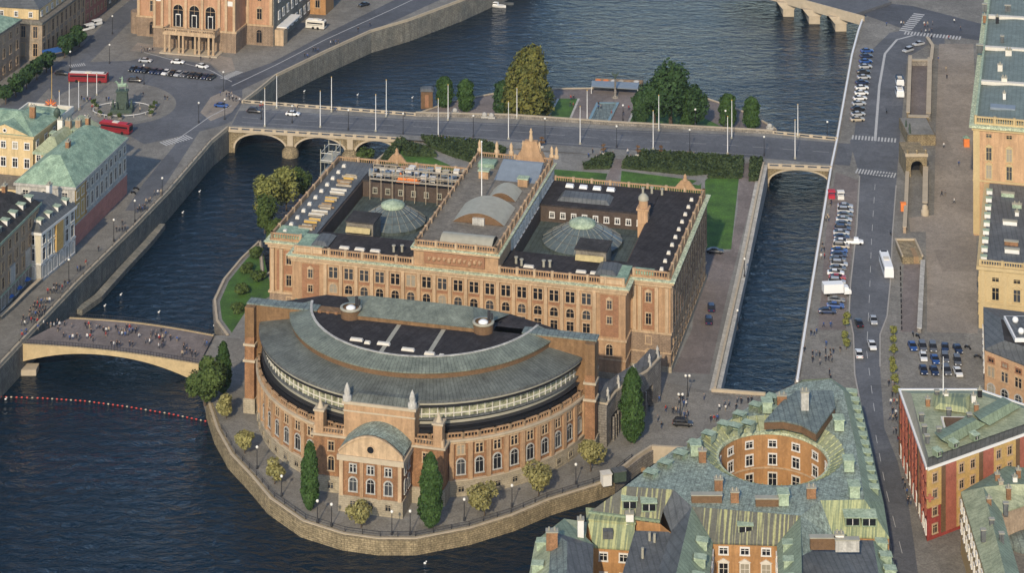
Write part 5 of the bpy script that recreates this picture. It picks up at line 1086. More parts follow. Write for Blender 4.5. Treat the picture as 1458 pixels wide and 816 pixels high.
F.f('roof', 'abe', 'slate'); F.f('roof', 'ebcd', 'slate'); F.f('roof', 'aedf', 'copper_blue'); F.f('roof', 'afhg', 'copper_olive'); F.f('roof', 'aikb', 'copper_green'); F.f('roof', 'ijk', 'copper_olive'); F.f('roof', 'gial', 'copper_green')
F.wall('wall', 'hgij', -.6, 'ochre', [(7, 'rect', 1.1, 1.8, 'white')]); F.wall('wall', 'bc', -.6, 'ochre')
chimney(b, *F.V['e'].to_2d()+Vector((-2, 1)), 14, 17.5, 2.2, 1.4, 'brick') if False else chimney(b, F.V['e'].x-3, F.V['e'].y+.5, 14, 17.5, 2.2, 1.4, 'brick'); chimney(b, F.V['k'].x-1, F.V['k'].y, 13, 17, 1.2, 1.2, 'white')
dormers(b, F.V['g']+Vector((.8, 0, .6)), F.V['h']+Vector((.8, 2, .6)), 3, w=1.6, m='copper_pale'); b.finish()
x0, y0 = W(900, 800, 13)
b = Bld('narrow_wing', 'narrow wing with a plain blue grey roof between ochre house and green slope', 'building', (x0, y0, 0.5), 0)
F = Fac(b, dict(a=(904, 756, 14.9), b=(955, 758, 14.9), c=(930, 880, 14), d=(868, 880, 13)))
F.f('roof', 'abcd', 'slate'); F.wall('wall', 'da', -.6, 'ochre'); F.wall('wall', 'cd', -.6, 'ochre')
for px_, py_ in ((925, 768), (932, 770), (915, 790)): k = MB(); x, y = W(px_, py_, 15); k.cyl(x-x0, y-y0, 13.4, 15.8, .3, .3, 6); b.part('roof_vent', k, 'zinc')
b.finish()
# ================================================================ RED BUILDING
def ring_building(name, label, cat, outer, z, z0, ins, rise, mats, group=None):
    pass
x0, y0 = W(1320, 668, 15.5)
b = Bld('red_building', 'red and ochre corner building with pale green roof and white edging', 'building', (x0, y0, 0.5), 0)
F = Fac(b, dict(a=(1281, 556, 15.5), b=(1393, 556, 15.5), c=(1500, 592, 15.5), d=(1320, 668, 15.5), e=(1520, 596, 15.5), a2=(1297, 560, 18), b2=(1388, 560, 18), c2=(1490, 592, 18), d2=(1322, 652, 18), e2=(1505, 588, 18),
    a1=(1302, 566, 18.4), b1=(1385, 567, 18.4), d1=(1335, 632, 18.4), e1=(1480, 590, 18.4), a3=(1325, 573, 18.0), b3=(1380, 577, 18.0), c3=(1385, 600, 18), d3=(1345, 622, 18.4)))
F.f('roof_edge', ('a', 'a2', 'd2', 'd'), 'zinc', label='pale striped metal slope along the street'); F.f('roof_edge', ('a', 'b', 'b2', 'a2'), 'copper_olive'); F.f('roof_edge', ('b', 'c', 'c2', 'b2'), 'copper_green'); F.f('roof_edge', ('d', 'd2', 'e2', 'e'), 'slate')
F.f('roof', ('a2', 'b2', 'c2', 'e2', 'd2'), 'copper_olive')
o = F.V
k = MB(); P = [o['a'], o['b'], o['c'], o['e'], o['d']]; k.strip([o['d'], o['a'], o['b'], o['c']], .55, 15.3-.5, 15.8-.5); k.strip([o['d'], o['e']], .6, 14.7, 15.25); b.part('cornice', k, 'whitepaint')
F.wall('wall', ('a', 'd'), -.6, 'redwall', [(12.2, 'rect', 1.1, 1.8, 'redlight'), (8.8, 'rect', 1.1, 1.8, 'redlight'), (5.2, 'rect', 1.1, 1.8, 'redlight'), (1.2, 'arch', 1.5, 2.4, 'white')], 2.8, drop=0)
D, E = o['d'], o['e']; e_ = (E-D).normalized(); nn = Vector((e_.y, -e_.x, 0)); L = (E-D).length; x = 0; i = 0
F.wall('wall', ('d', 'e'), -.6, 'redwall', [], 3, drop=0)
while x < L-1:
    w = [3.8, 1.2, 3.0, 2.6][i % 4] if i < 40 else 3; m = ['ochre', 'brick_brown', 'redlight', 'ochre'][i % 4]; q0, q1 = D+e_*x+nn*.02, D+e_*min(L, x+w)+nn*.02
    zl = 6.8 if m == 'ochre' and i == 0 else .8
    k = MB(); k.strip([q0, q1], .35, zl, 15.0); b.part('bay', k, m)
    if i % 4 in (0, 3): 
        for z in (12, 8.6, 5, 1.4): b.win(*(D+e_*(x+w/2)+nn*.22).to_2d(), z, math.atan2(e_.y, e_.x), 'rect', 1.1, 1.7, 'terra_light')
    x += w; i += 1
# left facade bays
A_, D_ = o['a'], o['d']; e2 = (D_-A_).normalized(); n2 = Vector((e2.y, -e2.x, 0)); L2 = (D_-A_).length
for i in range(int(L2/4)): q0 = A_+e2*(i*4+.2)+n2*.02; k = MB(); k.strip([q0, q0+e2*1.2], .5, .8, 15); b.part('pilaster', k, 'redlight' if i % 3 else 'brick_brown')
# roof court and features
x, y = W(1360, 606, 18.4); x -= x0; y -= y0
k = MB(); k.strip([(x-2.6, y-3.4), (x-2.2, y+3.4), (x+2.8, y+3.2), (x+2.6, y-3)], .4, 17.2, 18.1, 0, True); b.part('light_well', k, 'offwhite'); k = MB(); k.prism([(x-2.2, y-3), (x-1.8, y+3), (x+2.4, y+2.8), (x+2.2, y-2.6)], 17.8, 18.2); b.part('light_well_floor', k, 'brick_brown')
k = MB(); k.frustum(ccw([(p[0]-x0, p[1]-y0) for p in (W(1330, 585, 18), W(1328, 562, 18), W(1382, 564, 18), W(1380, 592, 18))]), 17.9, ccw([(p[0]-x0, p[1]-y0) for p in (W(1338, 578, 18.8), W(1336, 570, 18.8), W(1376, 570, 18.8), W(1374, 584, 18.8))]), 18.9); b.part('raised_roof', k, 'copper_yellow')
for a_, c_ in (((1340, 628), (1390, 600)), ((1395, 600), (1440, 575))):
    p, q = W(*a_, 19.8), W(*c_, 19.8); s0, s1 = W(a_[0]-10, a_[1]-8, 17.9), W(c_[0]-12, c_[1]-6, 17.9); t0, t1 = W(a_[0]+14, a_[1]+10, 17.9), W(c_[0]+14, c_[1]+8, 17.9)
    P = lambda u, z: Vector((u[0]-x0, u[1]-y0, z)); k = MB(); k.add([P(s0, 17.95), P(s1, 17.95), P(q, 19.6), P(p, 19.6), P(t0, 17.95), P(t1, 17.95)], [[0, 1, 2, 3], [3, 2, 5, 4], [0, 3, 4], [1, 5, 2]]); b.part('ridge_roof', k, 'copper_green')
for px_, py_ in ((1338, 652), (1361, 640), (1391, 629)): x, y = W(px_, py_, 18.3); dormer(b, x-x0, y-y0, 17.9, math.atan2(e_.y, e_.x), 1.3, 1.2, 1.6, 'copper_green')
for px_, py_, m in ((1312, 597, 'slate'), (1316, 614, 'slate'), (1320, 628, 'slate'), (1334, 564, 'slate'), (1347, 567, 'white'), (1321, 575, 'brick'), (1351, 590, 'slate'), (1337, 617, 'slate'), (1386, 570, 'white'), (1390, 583, 'brick'), (1380, 597, 'slate'), (1395, 562, 'black')): x, y = W(px_, py_, 18.5); chimney(b, x-x0, y-y0, 17.5, 19.1, .9, .8, m)
k = MB(); x, y = W(1343, 567, 18); k.cyl(x-x0, y-y0, 17.5, 26.5, .14, .07, 6); b.part('flagpole', k, 'whitepaint')
# cross shaped sign on the corner
k = MB(); p = D-e_*.1+nn*.9; k.box(p.x-.25, p.x+.25, p.y-.1, p.y+.1, 8.6, 10.2); k.box(p.x-.8, p.x+.8, p.y-.08, p.y+.08, 9.15, 9.65); b.part('cross_sign', k, 'redlight')
b.finish()
# scaffold-like white corner piece
# ================================================================ BUILDING WITH GREEN ROOF AT THE LOWER RIGHT EDGE
x0, y0 = W(1368, 701, 13)
b = Bld('green_roofed_building', 'tan building with a bent green copper roof at the lower right edge', 'building', (x0, y0, 0.5), 0)
F = Fac(b, dict(a=(1368, 701, 13), b=(1421, 880, 13), c=(1470, 880, 13), d=(1426, 730, 13), e=(1400, 694, 15.5), f=(1447, 880, 15.5), g=(1433, 664, 13), h=(1480, 668, 13), i=(1440, 690, 15.5), j=(1480, 690, 15.5), k=(1480, 712, 13)))
F.f('roof', 'aefb', 'copper_olive'); F.f('roof', 'edcf', 'copper_side'); F.f('roof', 'agie', 'copper_green'); F.f('roof', 'ghji', 'copper_green'); F.f('roof', 'eijkd', 'copper_olive')
F.wall('wall', 'hga', -.6, 'palace_yellow', [(9, 'rect', 1.1, 1.8, 'white')], 3.4); F.wall('wall', 'ab', -.6, 'palace_yellow', [(9.4, 'rect', 1.1, 1.8, 'white'), (5.2, 'rect', 1.1, 2, 'white')], 3.2); F.wall('courtyard_wall', 'cdk', -.6, 'brownwall')
k = MB(); k.prism([F.V['d'], F.V['k'], F.V['k']+Vector((4, -30, 0)), F.V['c']], 5, 6); b.part('court_roof', k, 'rooffelt')
k = MB(); x, y = W(1462, 770, 7); k.lathe(x-x0, y-y0, [(4.5, 6), (4.5, 7.2), (.1, 7.8)], 20); b.part('oval_skylight', k, 'copper_blue')
for px_, py_, m in ((1400, 760, 'slate'), (1412, 745, 'slate'), (1426, 765, 'slate'), (1408, 715, 'brick'), (1432, 722, 'slate'), (1420, 680, 'brick'), (1425, 690, 'plank'), (1436, 700, 'brick'), (1445, 684, 'white'), (1450, 674, 'brick')): x, y = W(px_, py_, 15.5); chimney(b, x-x0, y-y0, 13.4, 15.7, .9, .7, m)
b.finish()
# ================================================================ SLATE ROOF BUILDING BELOW THE PALACE
x0, y0 = W(1404, 499, 12.5)
b = Bld('ochre_townhouse', 'ochre building with plain grey roof just below the palace wing', 'building', (x0, y0, 0.5), 0)
F = Fac(b, dict(a=(1400, 437, 12.5), b=(1402, 497, 12.5), c=(1480, 528, 12.5), d=(1480, 447, 12.5), e=(1425, 455, 15), f=(1430, 485, 15), g=(1480, 500, 15), h=(1480, 460, 15)))
F.f('roof', 'abfe', 'slate'); F.f('roof', 'bcgf', 'slate'); F.f('roof', 'adhe', 'slate'); F.f('roof', 'efgh', 'tar_plain')
F.wall('wall', 'bc', -.6, 'palace', [(9.6, 'rect', 1.4, .9, 'terra_dark'), (6.2, 'pair', 1.7, 2.2, 'terra_light'), (1.6, 'arch', 1.8, 2.8, 'white_stone')], 3.4); F.wall('wall', 'ab', -.6, 'palace', [(6, 'rect', 1.3, 2, 'white')])
k = MB(); x, y = W(1440, 470, 15.5); x -= x0; y -= y0; k.box(x-.5, x+8, y-6, y+6, 14.8, 15.7); b.part('roof_terrace', k, 'whitepaint'); k = MB(); k.box(x-.1, x+8, y-5.6, y+5.6, 15.7, 15.8); b.part('roof_terrace_floor', k, 'slate')
for dy in (-3.5, 2.5): k = MB(); k.ball((x+1.5, y+dy, 16.3), .8, 8); b.part('roof_vent', k, 'whitepaint')
b.finish()
# ================================================================ PALACE
PX, PY = 126.8, 617.3
b = Bld('palace', 'tall ochre palace block with long green copper roof', 'palace', (PX, PY, 2.6), ANG)
Wp, Dpp = 84, 150
k = MB(); k.box(0, Wp, 0, Dpp, -1, 30); b.part('wall', k, 'palace'); k = MB(); k.box(.9, Wp-.9, 1.2, Dpp-1, 30, 31.0); b.part('roof', k, 'palace_roof')
k = MB(); k.add([(1.2, 1.6, 31.02), (9, 1.6, 31.8), (9, Dpp-1, 31.8), (1.2, Dpp-1, 31.02), (Wp-1, 1.6, 31.9), (Wp-1, Dpp-1, 31.9)], [[0, 1, 2, 3], [1, 4, 5, 2]]); b.part('roof', k, 'palace_roof')
bands(b, rect(0, Wp, 0, Dpp), [('cornice', 28.6, 29.4, .5, 'palace_yellow'), ('gutter', 29.42, 30.1, 1.2, 'patina'), ('string_course', 14.5, 15, .25, 'palace_yellow')])
balustrade(b, [(.5, .6), (Wp-.5, .6)], 30.1, 32.2, 'palace_yellow', 5, .5); k = MB(); k.box(.3, .9, .8, Dpp-.6, 30.1, 31.9); b.part('parapet', k, 'copper_pale')
for y in (30, 62, 94): k = MB(); k.add([(1, y, 31.3), (Wp-1, y, 32), (Wp-1, y+1.6, 32), (1, y+1.6, 31.3), (1, y, 32.3), (Wp-1, y, 33), (Wp-1, y+1.6, 33), (1, y+1.6, 32.3)], [[0, 1, 5, 4], [4, 5, 6, 7], [2, 3, 7, 6], [3, 0, 4, 7]]); b.part('fire_wall', k, 'offwhite')
for z, st, h in ((26.8, 'plain', .9), (20.6, 'ped', 3.4), (15.6, 'ped', 3.6), (9.5, 'ped', 3.2), (3, 'arch', 3.2)): b.row((2.2, 0), (Wp-2, 0), 15, z, st, 1.4, h, 'palace_yellow', m0=.35)
for z, st, h in ((26.8, 'plain', .9), (20.6, 'ped', 3.4), (15.6, 'rect', 3.0), (9.5, 'rect', 2.6), (3, 'arch', 3)): b.row((0, Dpp-2), (0, 2), 26, z, st, 1.4, h, 'palace_yellow', face=False)
k = MB(); k.box(-.12, 1.6, -.15, .1, 0, 28.5); b.part('quoin', k, 'palace_yellow')
for px_, py_, m, w in ((1402, 14, 'slate', 1.4), (1435, 16, 'slate', 1.8), (1420, 32, 'black', 1), (1395, 73, 'slate', 2), (1436, 80, 'offwhite', 1.8), (1424, 101, 'offwhite', 1.4), (1427, 60, 'slate', 1), (1430, 120, 'offwhite', 1.6), (1430, 142, 'white', .8), (1402, 30, 'brick', 1)):
    X, Y = W(px_, py_, 34); lx, ly = toE(X, Y, (PX, PY)); chimney(b, lx, ly, 31, 33.4, w, 1.1, m)
X, Y = W(1428, 154, 34.2); lx, ly = toE(X, Y, (PX, PY)); k = MB(); k.box(lx-3.4, lx+3.4, ly-1.6, ly+1.6, 31.5, 32.2); b.part('blue_tarpaulin', k, 'zinc_blue')
b.finish()
b = Bld('palace_wing', 'lower palace wing with flat dark roof lined by pale green dormers', 'palace', (116.7, 562, 2.0), ANG)
Ww, Dw = 60, 55.5
k = MB(); k.box(0, Ww, 0, Dw, -2, 14.6); b.part('wall', k, 'palace_yellow'); k = MB(); k.box(.9, Ww-.9, .9, Dw-.1, 14.6, 15.1); b.part('roof', k, 'slate')
bands(b, rect(0, Ww, 0, Dw), [('cornice', 13.9, 14.7, .55, 'palace_yellow'), ('string_course', 5.6, 6, .25, 'palace_yellow')]); balustrade(b, [(.3, .3), (Ww, .3)], 14.75, 16.2, 'palace_yellow', 5, .5)
for z, st, h in ((11.2, 'plain', .9), (6.6, 'ped', 3), (1.6, 'rect', 2.8)): b.row((1.5, 0), (Ww-1, 0), 11, z, st, 1.6, h, 'palace_yellow'); b.row((0, Dw-1), (0, 1), 11, z, st, 1.4, h, 'palace_yellow', face=False)
for i in range(11): k = MB(); k.box(i*5.4+.6, i*5.4+1.5, -.35, .1, 0, 13.8); b.part('pilaster', k, 'palace_yellow')
k = MB(); k.box(-.5, .02, 24, Dw, 0, 12); b.part('lit_pier', k, 'orange') if False else None
for i in range(9): y = 3+i*5.6; k = MB(); k.box(.4, 1.9, y-.6, y+.6, 15, 16.1); k.box(.3, 2.0, y-.75, y+.75, 16.1, 16.25, 1); k.obj('dormer', ['white', 'copper_pale'], b.t)
for px_, py_, m, w in ((1435, 275, 'copper_pale', 3.4), (1448, 291, 'copper_pale', 2.4), (1448, 302, 'white', 1), (1438, 315, 'white', 3.6), (1440, 344, 'brick', 3.4), (1441, 355, 'white', 3.6)):
    X, Y = W(px_, py_, 18); lx, ly = toE(X, Y, (116.7, 562)); chimney(b, lx, ly, 14.9, 16.1, w, 1.0, m)
b.finish()
# ---- stone works on the ramp beside the palace
def stone_wall(label, pts, zf, h, w=.9, m='granite', cap='coping', name='stone_wall', f=SOUTH):
    P = px(pts, f); o = P[0]; t = thing(name, label, 'wall', o); Q = [(p[0]-o[0], p[1]-o[1]) for p in P]; Z = [p[2]-o[2] for p in P]
    k = MB(); k.strip(Q, w, [z-.3 for z in Z], [z+h for z in Z]); k.obj('masonry', m, t); k = MB(); k.strip(Q, w+.3, [z+h for z in Z], [z+h+.2 for z in Z]); k.obj('coping', cap, t); return t
stone_wall('low stone wall left of the sunken pink court', [(1296, 88), (1293, 170)], 3, 2.2, m='granite_gold'); stone_wall('low stone wall right of the sunken pink court', [(1324, 92), (1322, 172)], 3, 2.4, 1.2)
stone_wall('short pale wall across the far end of the sunken court', [(1297, 92), (1323, 92)], 3, 1.6, 1.6, cap='coping'); stone_wall('short pale wall across the near end of the sunken court', [(1293, 175), (1322, 176)], 3, 2.2, 1.6, m='granite_gold')
stone_wall('long pale wall below the stone block, edging the gravel ramp', [(1314, 376), (1309, 474)], 3, 1.0, .9, cap='white_stone'); stone_wall('curved wall at the top of the gravel ramp', [(1326, 90), (1328, 70), (1320, 58)], 3, 1.4, .8)
stone_wall('left wall of the ramp below the arched gate', [(1292, 252), (1290, 300), (1288, 332)], 3, 1.6, .8, m='brownwall'); stone_wall('right wall of the ramp below the arched gate', [(1318, 252), (1317, 304)], 3, 3, 1.2)
x0, y0, z0 = SOUTH.w(1290, 252); t = thing('arched_gate', 'stone gate with a round arch in the ramp beside the palace', 'gate', (x0, y0, z0))
k = MB(); N = 12; cx = 3.2; r = 1.75; hs = 3.0; Wg = 6.2; Hh = 6.0
front = [(0, 0), (cx-r, 0)]+[(cx-r*math.cos(math.pi*i/N), hs+r*math.sin(math.pi*i/N)) for i in range(N+1)]+[(cx+r, 0), (Wg, 0)]
for i in range(len(front)-1):
    (a, za), (c, zc) = front[i], front[i+1]
    if c-a > 1e-6: k.add([(a, 0, za), (c, 0, zc), (c, 0, Hh), (a, 0, Hh)], [[0, 1, 2, 3]])
    if i >= 1 and i < len(front)-2: k.add([(a, 0, za), (c, 0, zc), (c, 5.5, zc), (a, 5.5, za)], [[3, 2, 1, 0]])
k.add([(0, 0, 0), (0, 12, 0), (0, 12, Hh), (0, 0, Hh), (Wg, 0, 0), (Wg, 12, 0), (Wg, 12, Hh), (Wg, 0, Hh)], [[3, 2, 1, 0], [4, 5, 6, 7], [3, 7, 6, 2]]); k.obj('masonry', 'granite_gold', t)
k = MB(); k.add([(cx-r, 5.4, 0), (cx+r, 5.4, 0), (cx+r, 5.4, 5), (cx-r, 5.4, 5)], [[0, 1, 2, 3]]); k.obj('door', 'black', t)
k = MB(); k.box(-.2, Wg+.2, -.25, .4, Hh, Hh+.9); k.obj('parapet', 'coping', t)
for xx in (.5, 3.2, 5.8): k = MB(); k.lathe(xx, .2, [(.35, Hh+.9), (.2, Hh+1.2), (.5, Hh+1.7), (.1, Hh+2.1)], 8); k.obj('urn', 'granite_gold', t)
x0, y0, z0 = SOUTH.w(1292, 207); t = thing('terrace_block', 'flat grey topped terrace block behind the arched gate', 'terrace', (x0, y0, z0)); k = MB(); k.box(0, 8.6, 0, 15, 0, 3.2); k.obj('masonry', 'granite_gold', t); k = MB(); k.box(.3, 8.3, .3, 14.7, 3.2, 3.3); k.obj('paving', 'paving', t)
for xx, yy in ((1, 1.2), (1.4, 4), (.8, 7)): k = MB(); figure(k, xx, yy, 3.3, 2.2); k.obj('figure', 'bronze', t)
x0, y0, z0 = SOUTH.w(1285, 376); t = thing('stone_block', 'square yellowish brick block with a dark notch beside the ramp', 'stone hut', (x0, y0, z0)); k = MB(); k.box(0, 5.3, 0, 11, 0, 1.9); k.obj('masonry', 'granite_gold', t); k = MB(); k.box(3, 4.3, -.04, 6, .1, 1.94); k.obj('recess', 'wood', t); k = MB(); k.strip([(0, 0), (0, 11), (5.3, 11), (5.3, 0)], .4, 1.9, 2.4); k.obj('parapet', 'coping', t)
x0, y0, z0 = SOUTH.w(1317, 306); k = MB(); k.lathe(x0, y0, [(1.1, z0), (1.1, z0+1.4), (.8, z0+1.6), (.8, z0+2.6), (.2, z0+3.0)], 10); k.obj('stone_bollard', 'coping', label='round stone post ending the ramp wall below the gate', cat='post')
x0, y0, z0 = SOUTH.w(1376, 208); t = thing('sentry_box', 'small orange sentry box at the palace corner', 'booth', (x0, y0, z0)); k = MB(); k.box(-.8, .8, -.8, .8, 0, 2.6); k.obj('body', 'tarp', t); k = MB(); k.frustum(rect(-1, 1, -1, 1), 2.6, rect(-.1, .1, -.1, .1), 3.3); k.obj('roof', 'copper', t)
# ================================================================ NORTH BANK BUILDINGS
def from_edge(p, q, dep): p, q = Vector(p), Vector(q); e = (q-p).normalized(); n = Vector((-e.y, e.x)); return [p, q, q+n*dep, p+n*dep]
def street_house(name, label, p, q, z, dep, wallm, roofm, roofh, rows, n, base=None, z0=4, cornice='terra_light', corm=None, dorm=None, chim=3, flat=.45, group=None, ncol_end=3, wingcols=None):
    p, q = Vector(p), Vector(q); rot = math.atan2((q-p).y, (q-p).x); b = Bld(name, label, 'building', (p.x, p.y, z0), rot, group=group); L = (q-p).length; H = z-z0
    P = rect(0, L, 0, dep); k = MB(); k.prism(P, -1, H); b.part('wall', k, wallm)
    bands(b, P, [('cornice', H-.7, H, .5, cornice)])
    if base: bands(b, P, [('plinth', 0, base[0], .15, base[1]), ('string_course', base[0], base[0]+.3, .25, cornice)])
    k = MB(); ins = min(dep, L)*flat; k.frustum(offset(P, .4), H+.02, offset(P, -ins), H+roofh); b.part('roof', k, roofm)
    for z_, st, w, h, fm in rows:
        b.row((0, 0), (L, 0), n, z_, st, w, h, fm, face=False); b.row((0, dep), (0, 0), ncol_end, z_, st, w, h, fm); b.row((L, 0), (L, dep), ncol_end, z_, st, w, h, fm)
    if dorm: 
        for i in range(dorm): dormer(b, L*(i+.5)/dorm, ins*.18, H+roofh*.18, 0, 1.5, 1.6, 2.0, 'white')
    rg = random.Random(int(L*10))
    for i in range(chim): chimney(b, L*(i+.7)/chim, dep*.5+rg.uniform(-2, 2), H+roofh*.6, H+roofh+1.6, 1.6, 1, rg.choice(['brick', 'white', 'brownwall']))
    return b, L
b, L = street_house('pink_palace', 'quayside palace with pink ground floor, pale upper walls and green hipped roof', W(106.6, 266, 20), W(180, 196, 20), 20, 17, 'white_stone', 'copper', 5.5,
    [(12.2, 'rect', 1.5, 2.0, 'offwhite'), (7.2, 'rect', 1.6, 3.4, 'offwhite'), (2.0, 'rect', 1.4, 2.4, 'pinkwall')], 11, base=(5.6, 'pinkwall'), cornice='white_stone', chim=2, flat=.42)
for x0, x1, m in ((0, 7, 'ochre'), (7, 8.2, 'orange')):
    k = MB(); k.box(x0+.1, x1, -.1, .05, 5.9, 15); b.part('bay', k, m)
for i in range(14): k = MB(); x = .5+(L-1)*i/13; k.box(x-.3, x+.3, -.12, .05, 0, 5.5); b.part('buttress', k, 'pinkwall')
b.finish()
b, L = street_house('cream_house', 'narrow cream quayside house with dark bay windows and blue grey mansard', W(58, 331, 17), W(106.5, 293, 17), 17, 15, 'cream', 'slate', 4.5,
    [(9.6, 'rect', 1.5, 2.4, 'white'), (5.4, 'rect', 1.6, 3.2, 'white'), (.9, 'arch', 1.7, 3.2, 'white')], 6, base=(4.6, 'white_stone'), cornice='white', dorm=4, chim=2, flat=.3)
k = MB(); k.box(L*.4, L*.6, -.6, .1, 5, 12.2); b.part('oriel', k, 'ochre')
for i in range(8): k = MB(); x = .3+(L-.6)*i/7; k.box(x-.15, x+.15, -.08, .05, 4.8, 12.4); b.part('pilaster', k, 'white')
b.finish()
b, L = street_house('brown_house', 'brown quayside block with pale green cornice and dark roof full of dormers', W(-75, 419, 22.5), W(56, 288, 22.5), 22.5, 18, 'brownwall', 'tar_plain', 4.5,
    [(14.4, 'rect', 1.4, 2.3, 'terra_light'), (10.2, 'pair', 1.7, 2.6, 'terra_light'), (6.0, 'rect', 1.5, 2.8, 'terra_light'), (1.2, 'arch', 2.0, 3.2, 'white_stone')], 13, base=(4.4, 'granite'), cornice='copper_pale', dorm=11, chim=3, flat=.3)
for i in range(5): k = MB(); x = L*(.14+.18*i); k.box(x-1.5, x+1.5, -.35, .1, 5, 9.5); b.part('oriel', k, 'white_stone')
b.finish()
b, L = street_house('yellow_house', 'bright yellow building with green gabled roof facing the river', W(-70, 183, 24), W(47, 194, 24), 24, 16, 'yellow', 'copper', 4,
    [(16.2, 'rect', 1.3, 1.7, 'white'), (11.0, 'rect', 1.4, 2.4, 'white'), (5.8, 'rect', 1.3, 1.9, 'white'), (1.4, 'rect', 1.3, 1.9, 'white')], 7, cornice='palace_yellow', chim=2, flat=.46)
k = MB(); k.add([(L-16, -.3, 20.2), (L-1, -.3, 20.2), (L-8.5, -.3, 22.8), (L-16, 8, 20.4), (L-1, 8, 20.4), (L-8.5, 8, 22.8)], [[0, 1, 2]], 0); k.add([(L-16, -.5, 20.2), (L-8.5, -.5, 22.9), (L-8.5, 8, 22.9), (L-16, 8, 20.2), (L-1, -.5, 20.2), (L-1, 8, 20.2)], [[0, 1, 2, 3], [1, 4, 5, 2]], 1); k.obj('gable', ['yellow', 'copper'], b.t); b.win(L-8.5, -.32, 20.7, 0, 'round', .8, .8, 'white')
k = MB(); k.box(L-26, L+1, -9, -1.2, 0, 8.2); b.part('low_annex', k, 'yellow'); k = MB(); k.box(L-26, L+1, -9.2, -1.2, 8.2, 9); b.part('annex_roof', k, 'rooffelt')
b.finish()
b, L = street_house('yellow_annex', 'lower yellow building with wide olive copper roof behind the pink palace', W(49.6, 215, 20), W(84, 219, 20), 20, 24, 'yellow', 'copper_olive', 3.5,
    [(13.4, 'rect', 1.2, 1.6, 'white'), (10, 'rect', 1.2, 1.6, 'white'), (5, 'rect', 1.2, 1.8, 'white')], 3, cornice='copper_pale', chim=3, flat=.4)
for i in range(3): dormer(b, 1.5+2.4*i, 7+2*i, 17.5, 0, 1.4, 1.2, 1.8, 'copper')
b.finish()
X, Y = W(20, 172, 23); b = Bld('ornate_house', 'block with green roof, white parapet and flower crest facing the square', 'building', (X, Y, 4), ANG)
k = MB(); k.box(-2, 12, 0, 13, -1, 18.4); b.part('wall', k, 'cream'); k = MB(); k.frustum(rect(-2.3, 12.3, -.3, 13.3), 18.4, rect(3, 7, 5, 8), 21); b.part('roof', k, 'copper'); k = MB(); k.strip([(-2, 6), (-2, 13.3), (12.2, 13.3), (12.2, 6)], .5, 18, 19.8); b.part('parapet', k, 'offwhite')
for i in range(7): t = R_(i*30); k = MB(); k.tube((5.5+.5*math.cos(t), 12.6, 19.9+.3*math.sin(t)), (5.5+1.9*math.cos(t), 12.6, 19.9+1.7*math.sin(t)), .32, 5, 0, .2); b.part('crest_petal', k, 'tarp' if i % 2 else 'redlight')
k = MB(); k.lathe(12, 3, [(.9, 17), (.9, 21), (1.1, 21.2), (.7, 22.4), (.1, 23)], 10); b.part('turret', k, 'bronze'); k = MB(); k.cyl(5.5, 13.2, 18, 31, .1, .06, 6); b.part('flagpole', k, 'gold'); b.finish()
b, L = street_house('corner_block', 'pinkish grey block with bright green roof at the far left edge', W(-90, 105, 20), W(28.7, 27, 20), 20, 30, 'brownwall', 'copper', 6,
    [(11.8, 'rect', 1.1, 2.2, 'terra_light'), (6.8, 'rect', 1.2, 3.0, 'terra_light'), (1.6, 'rect', 1.2, 2.6, 'terra_light')], 12, cornice='granite_grey', chim=2, flat=.4); b.finish()
b, L = street_house('beige_block', 'beige bank building with set back attic beside the tree lined street', W(59, 32, 17), W(121, -14, 17), 17, 26, 'beige', 'rooffelt', .4,
    [(7.8, 'rect', 1.5, 3.8, 'terra_light'), (1.6, 'rect', 1.5, 4.2, 'terra_light')], 10, cornice='granite_grey', chim=0, flat=.02, ncol_end=6)
P = rect(1.8, L-1, 1.8, 24); k = MB(); k.prism(P, 13, 17); b.part('attic', k, 'yellow'); k = MB(); k.frustum(offset(P, .5), 17, offset(P, -5), 20); b.part('attic_roof', k, 'slate'); b.row((2, 1.78), (L-1, 1.78), 8, 14.2, 'rect', 1.0, 1.5, 'white', face=False); b.row((1.78, 23), (1.78, 2), 4, 14.2, 'rect', 1.0, 1.5, 'white')
for i in range(11): k = MB(); x = .4+(L-.8)*i/10; k.box(x-.35, x+.35, -.15, .05, .5, 12); b.part('pilaster', k, 'terra_light')
b.finish()
b, L = street_house('dusky_pink_block', 'dusky pink block beyond the beige bank building', W(122, -15, 17), W(152, -37, 17), 18, 26, 'pinkwall', 'slate', 5, [(10, 'rect', 1, 1.9, 'terra_light'), (6, 'rect', 1, 1.9, 'terra_light'), (2, 'rect', 1, 1.9, 'terra_light')], 6, chim=1); b.finish()
b, L = street_house('grey_block', 'grey block at the far end of the tree lined street', W(153, -38, 17), W(215, -84, 17), 18, 26, 'granite_grey', 'slate', 5, [(10, 'rect', 1, 1.9, 'white'), (6, 'rect', 1, 1.9, 'white'), (2, 'rect', 1, 1.9, 'white')], 10, chim=1); b.finish()
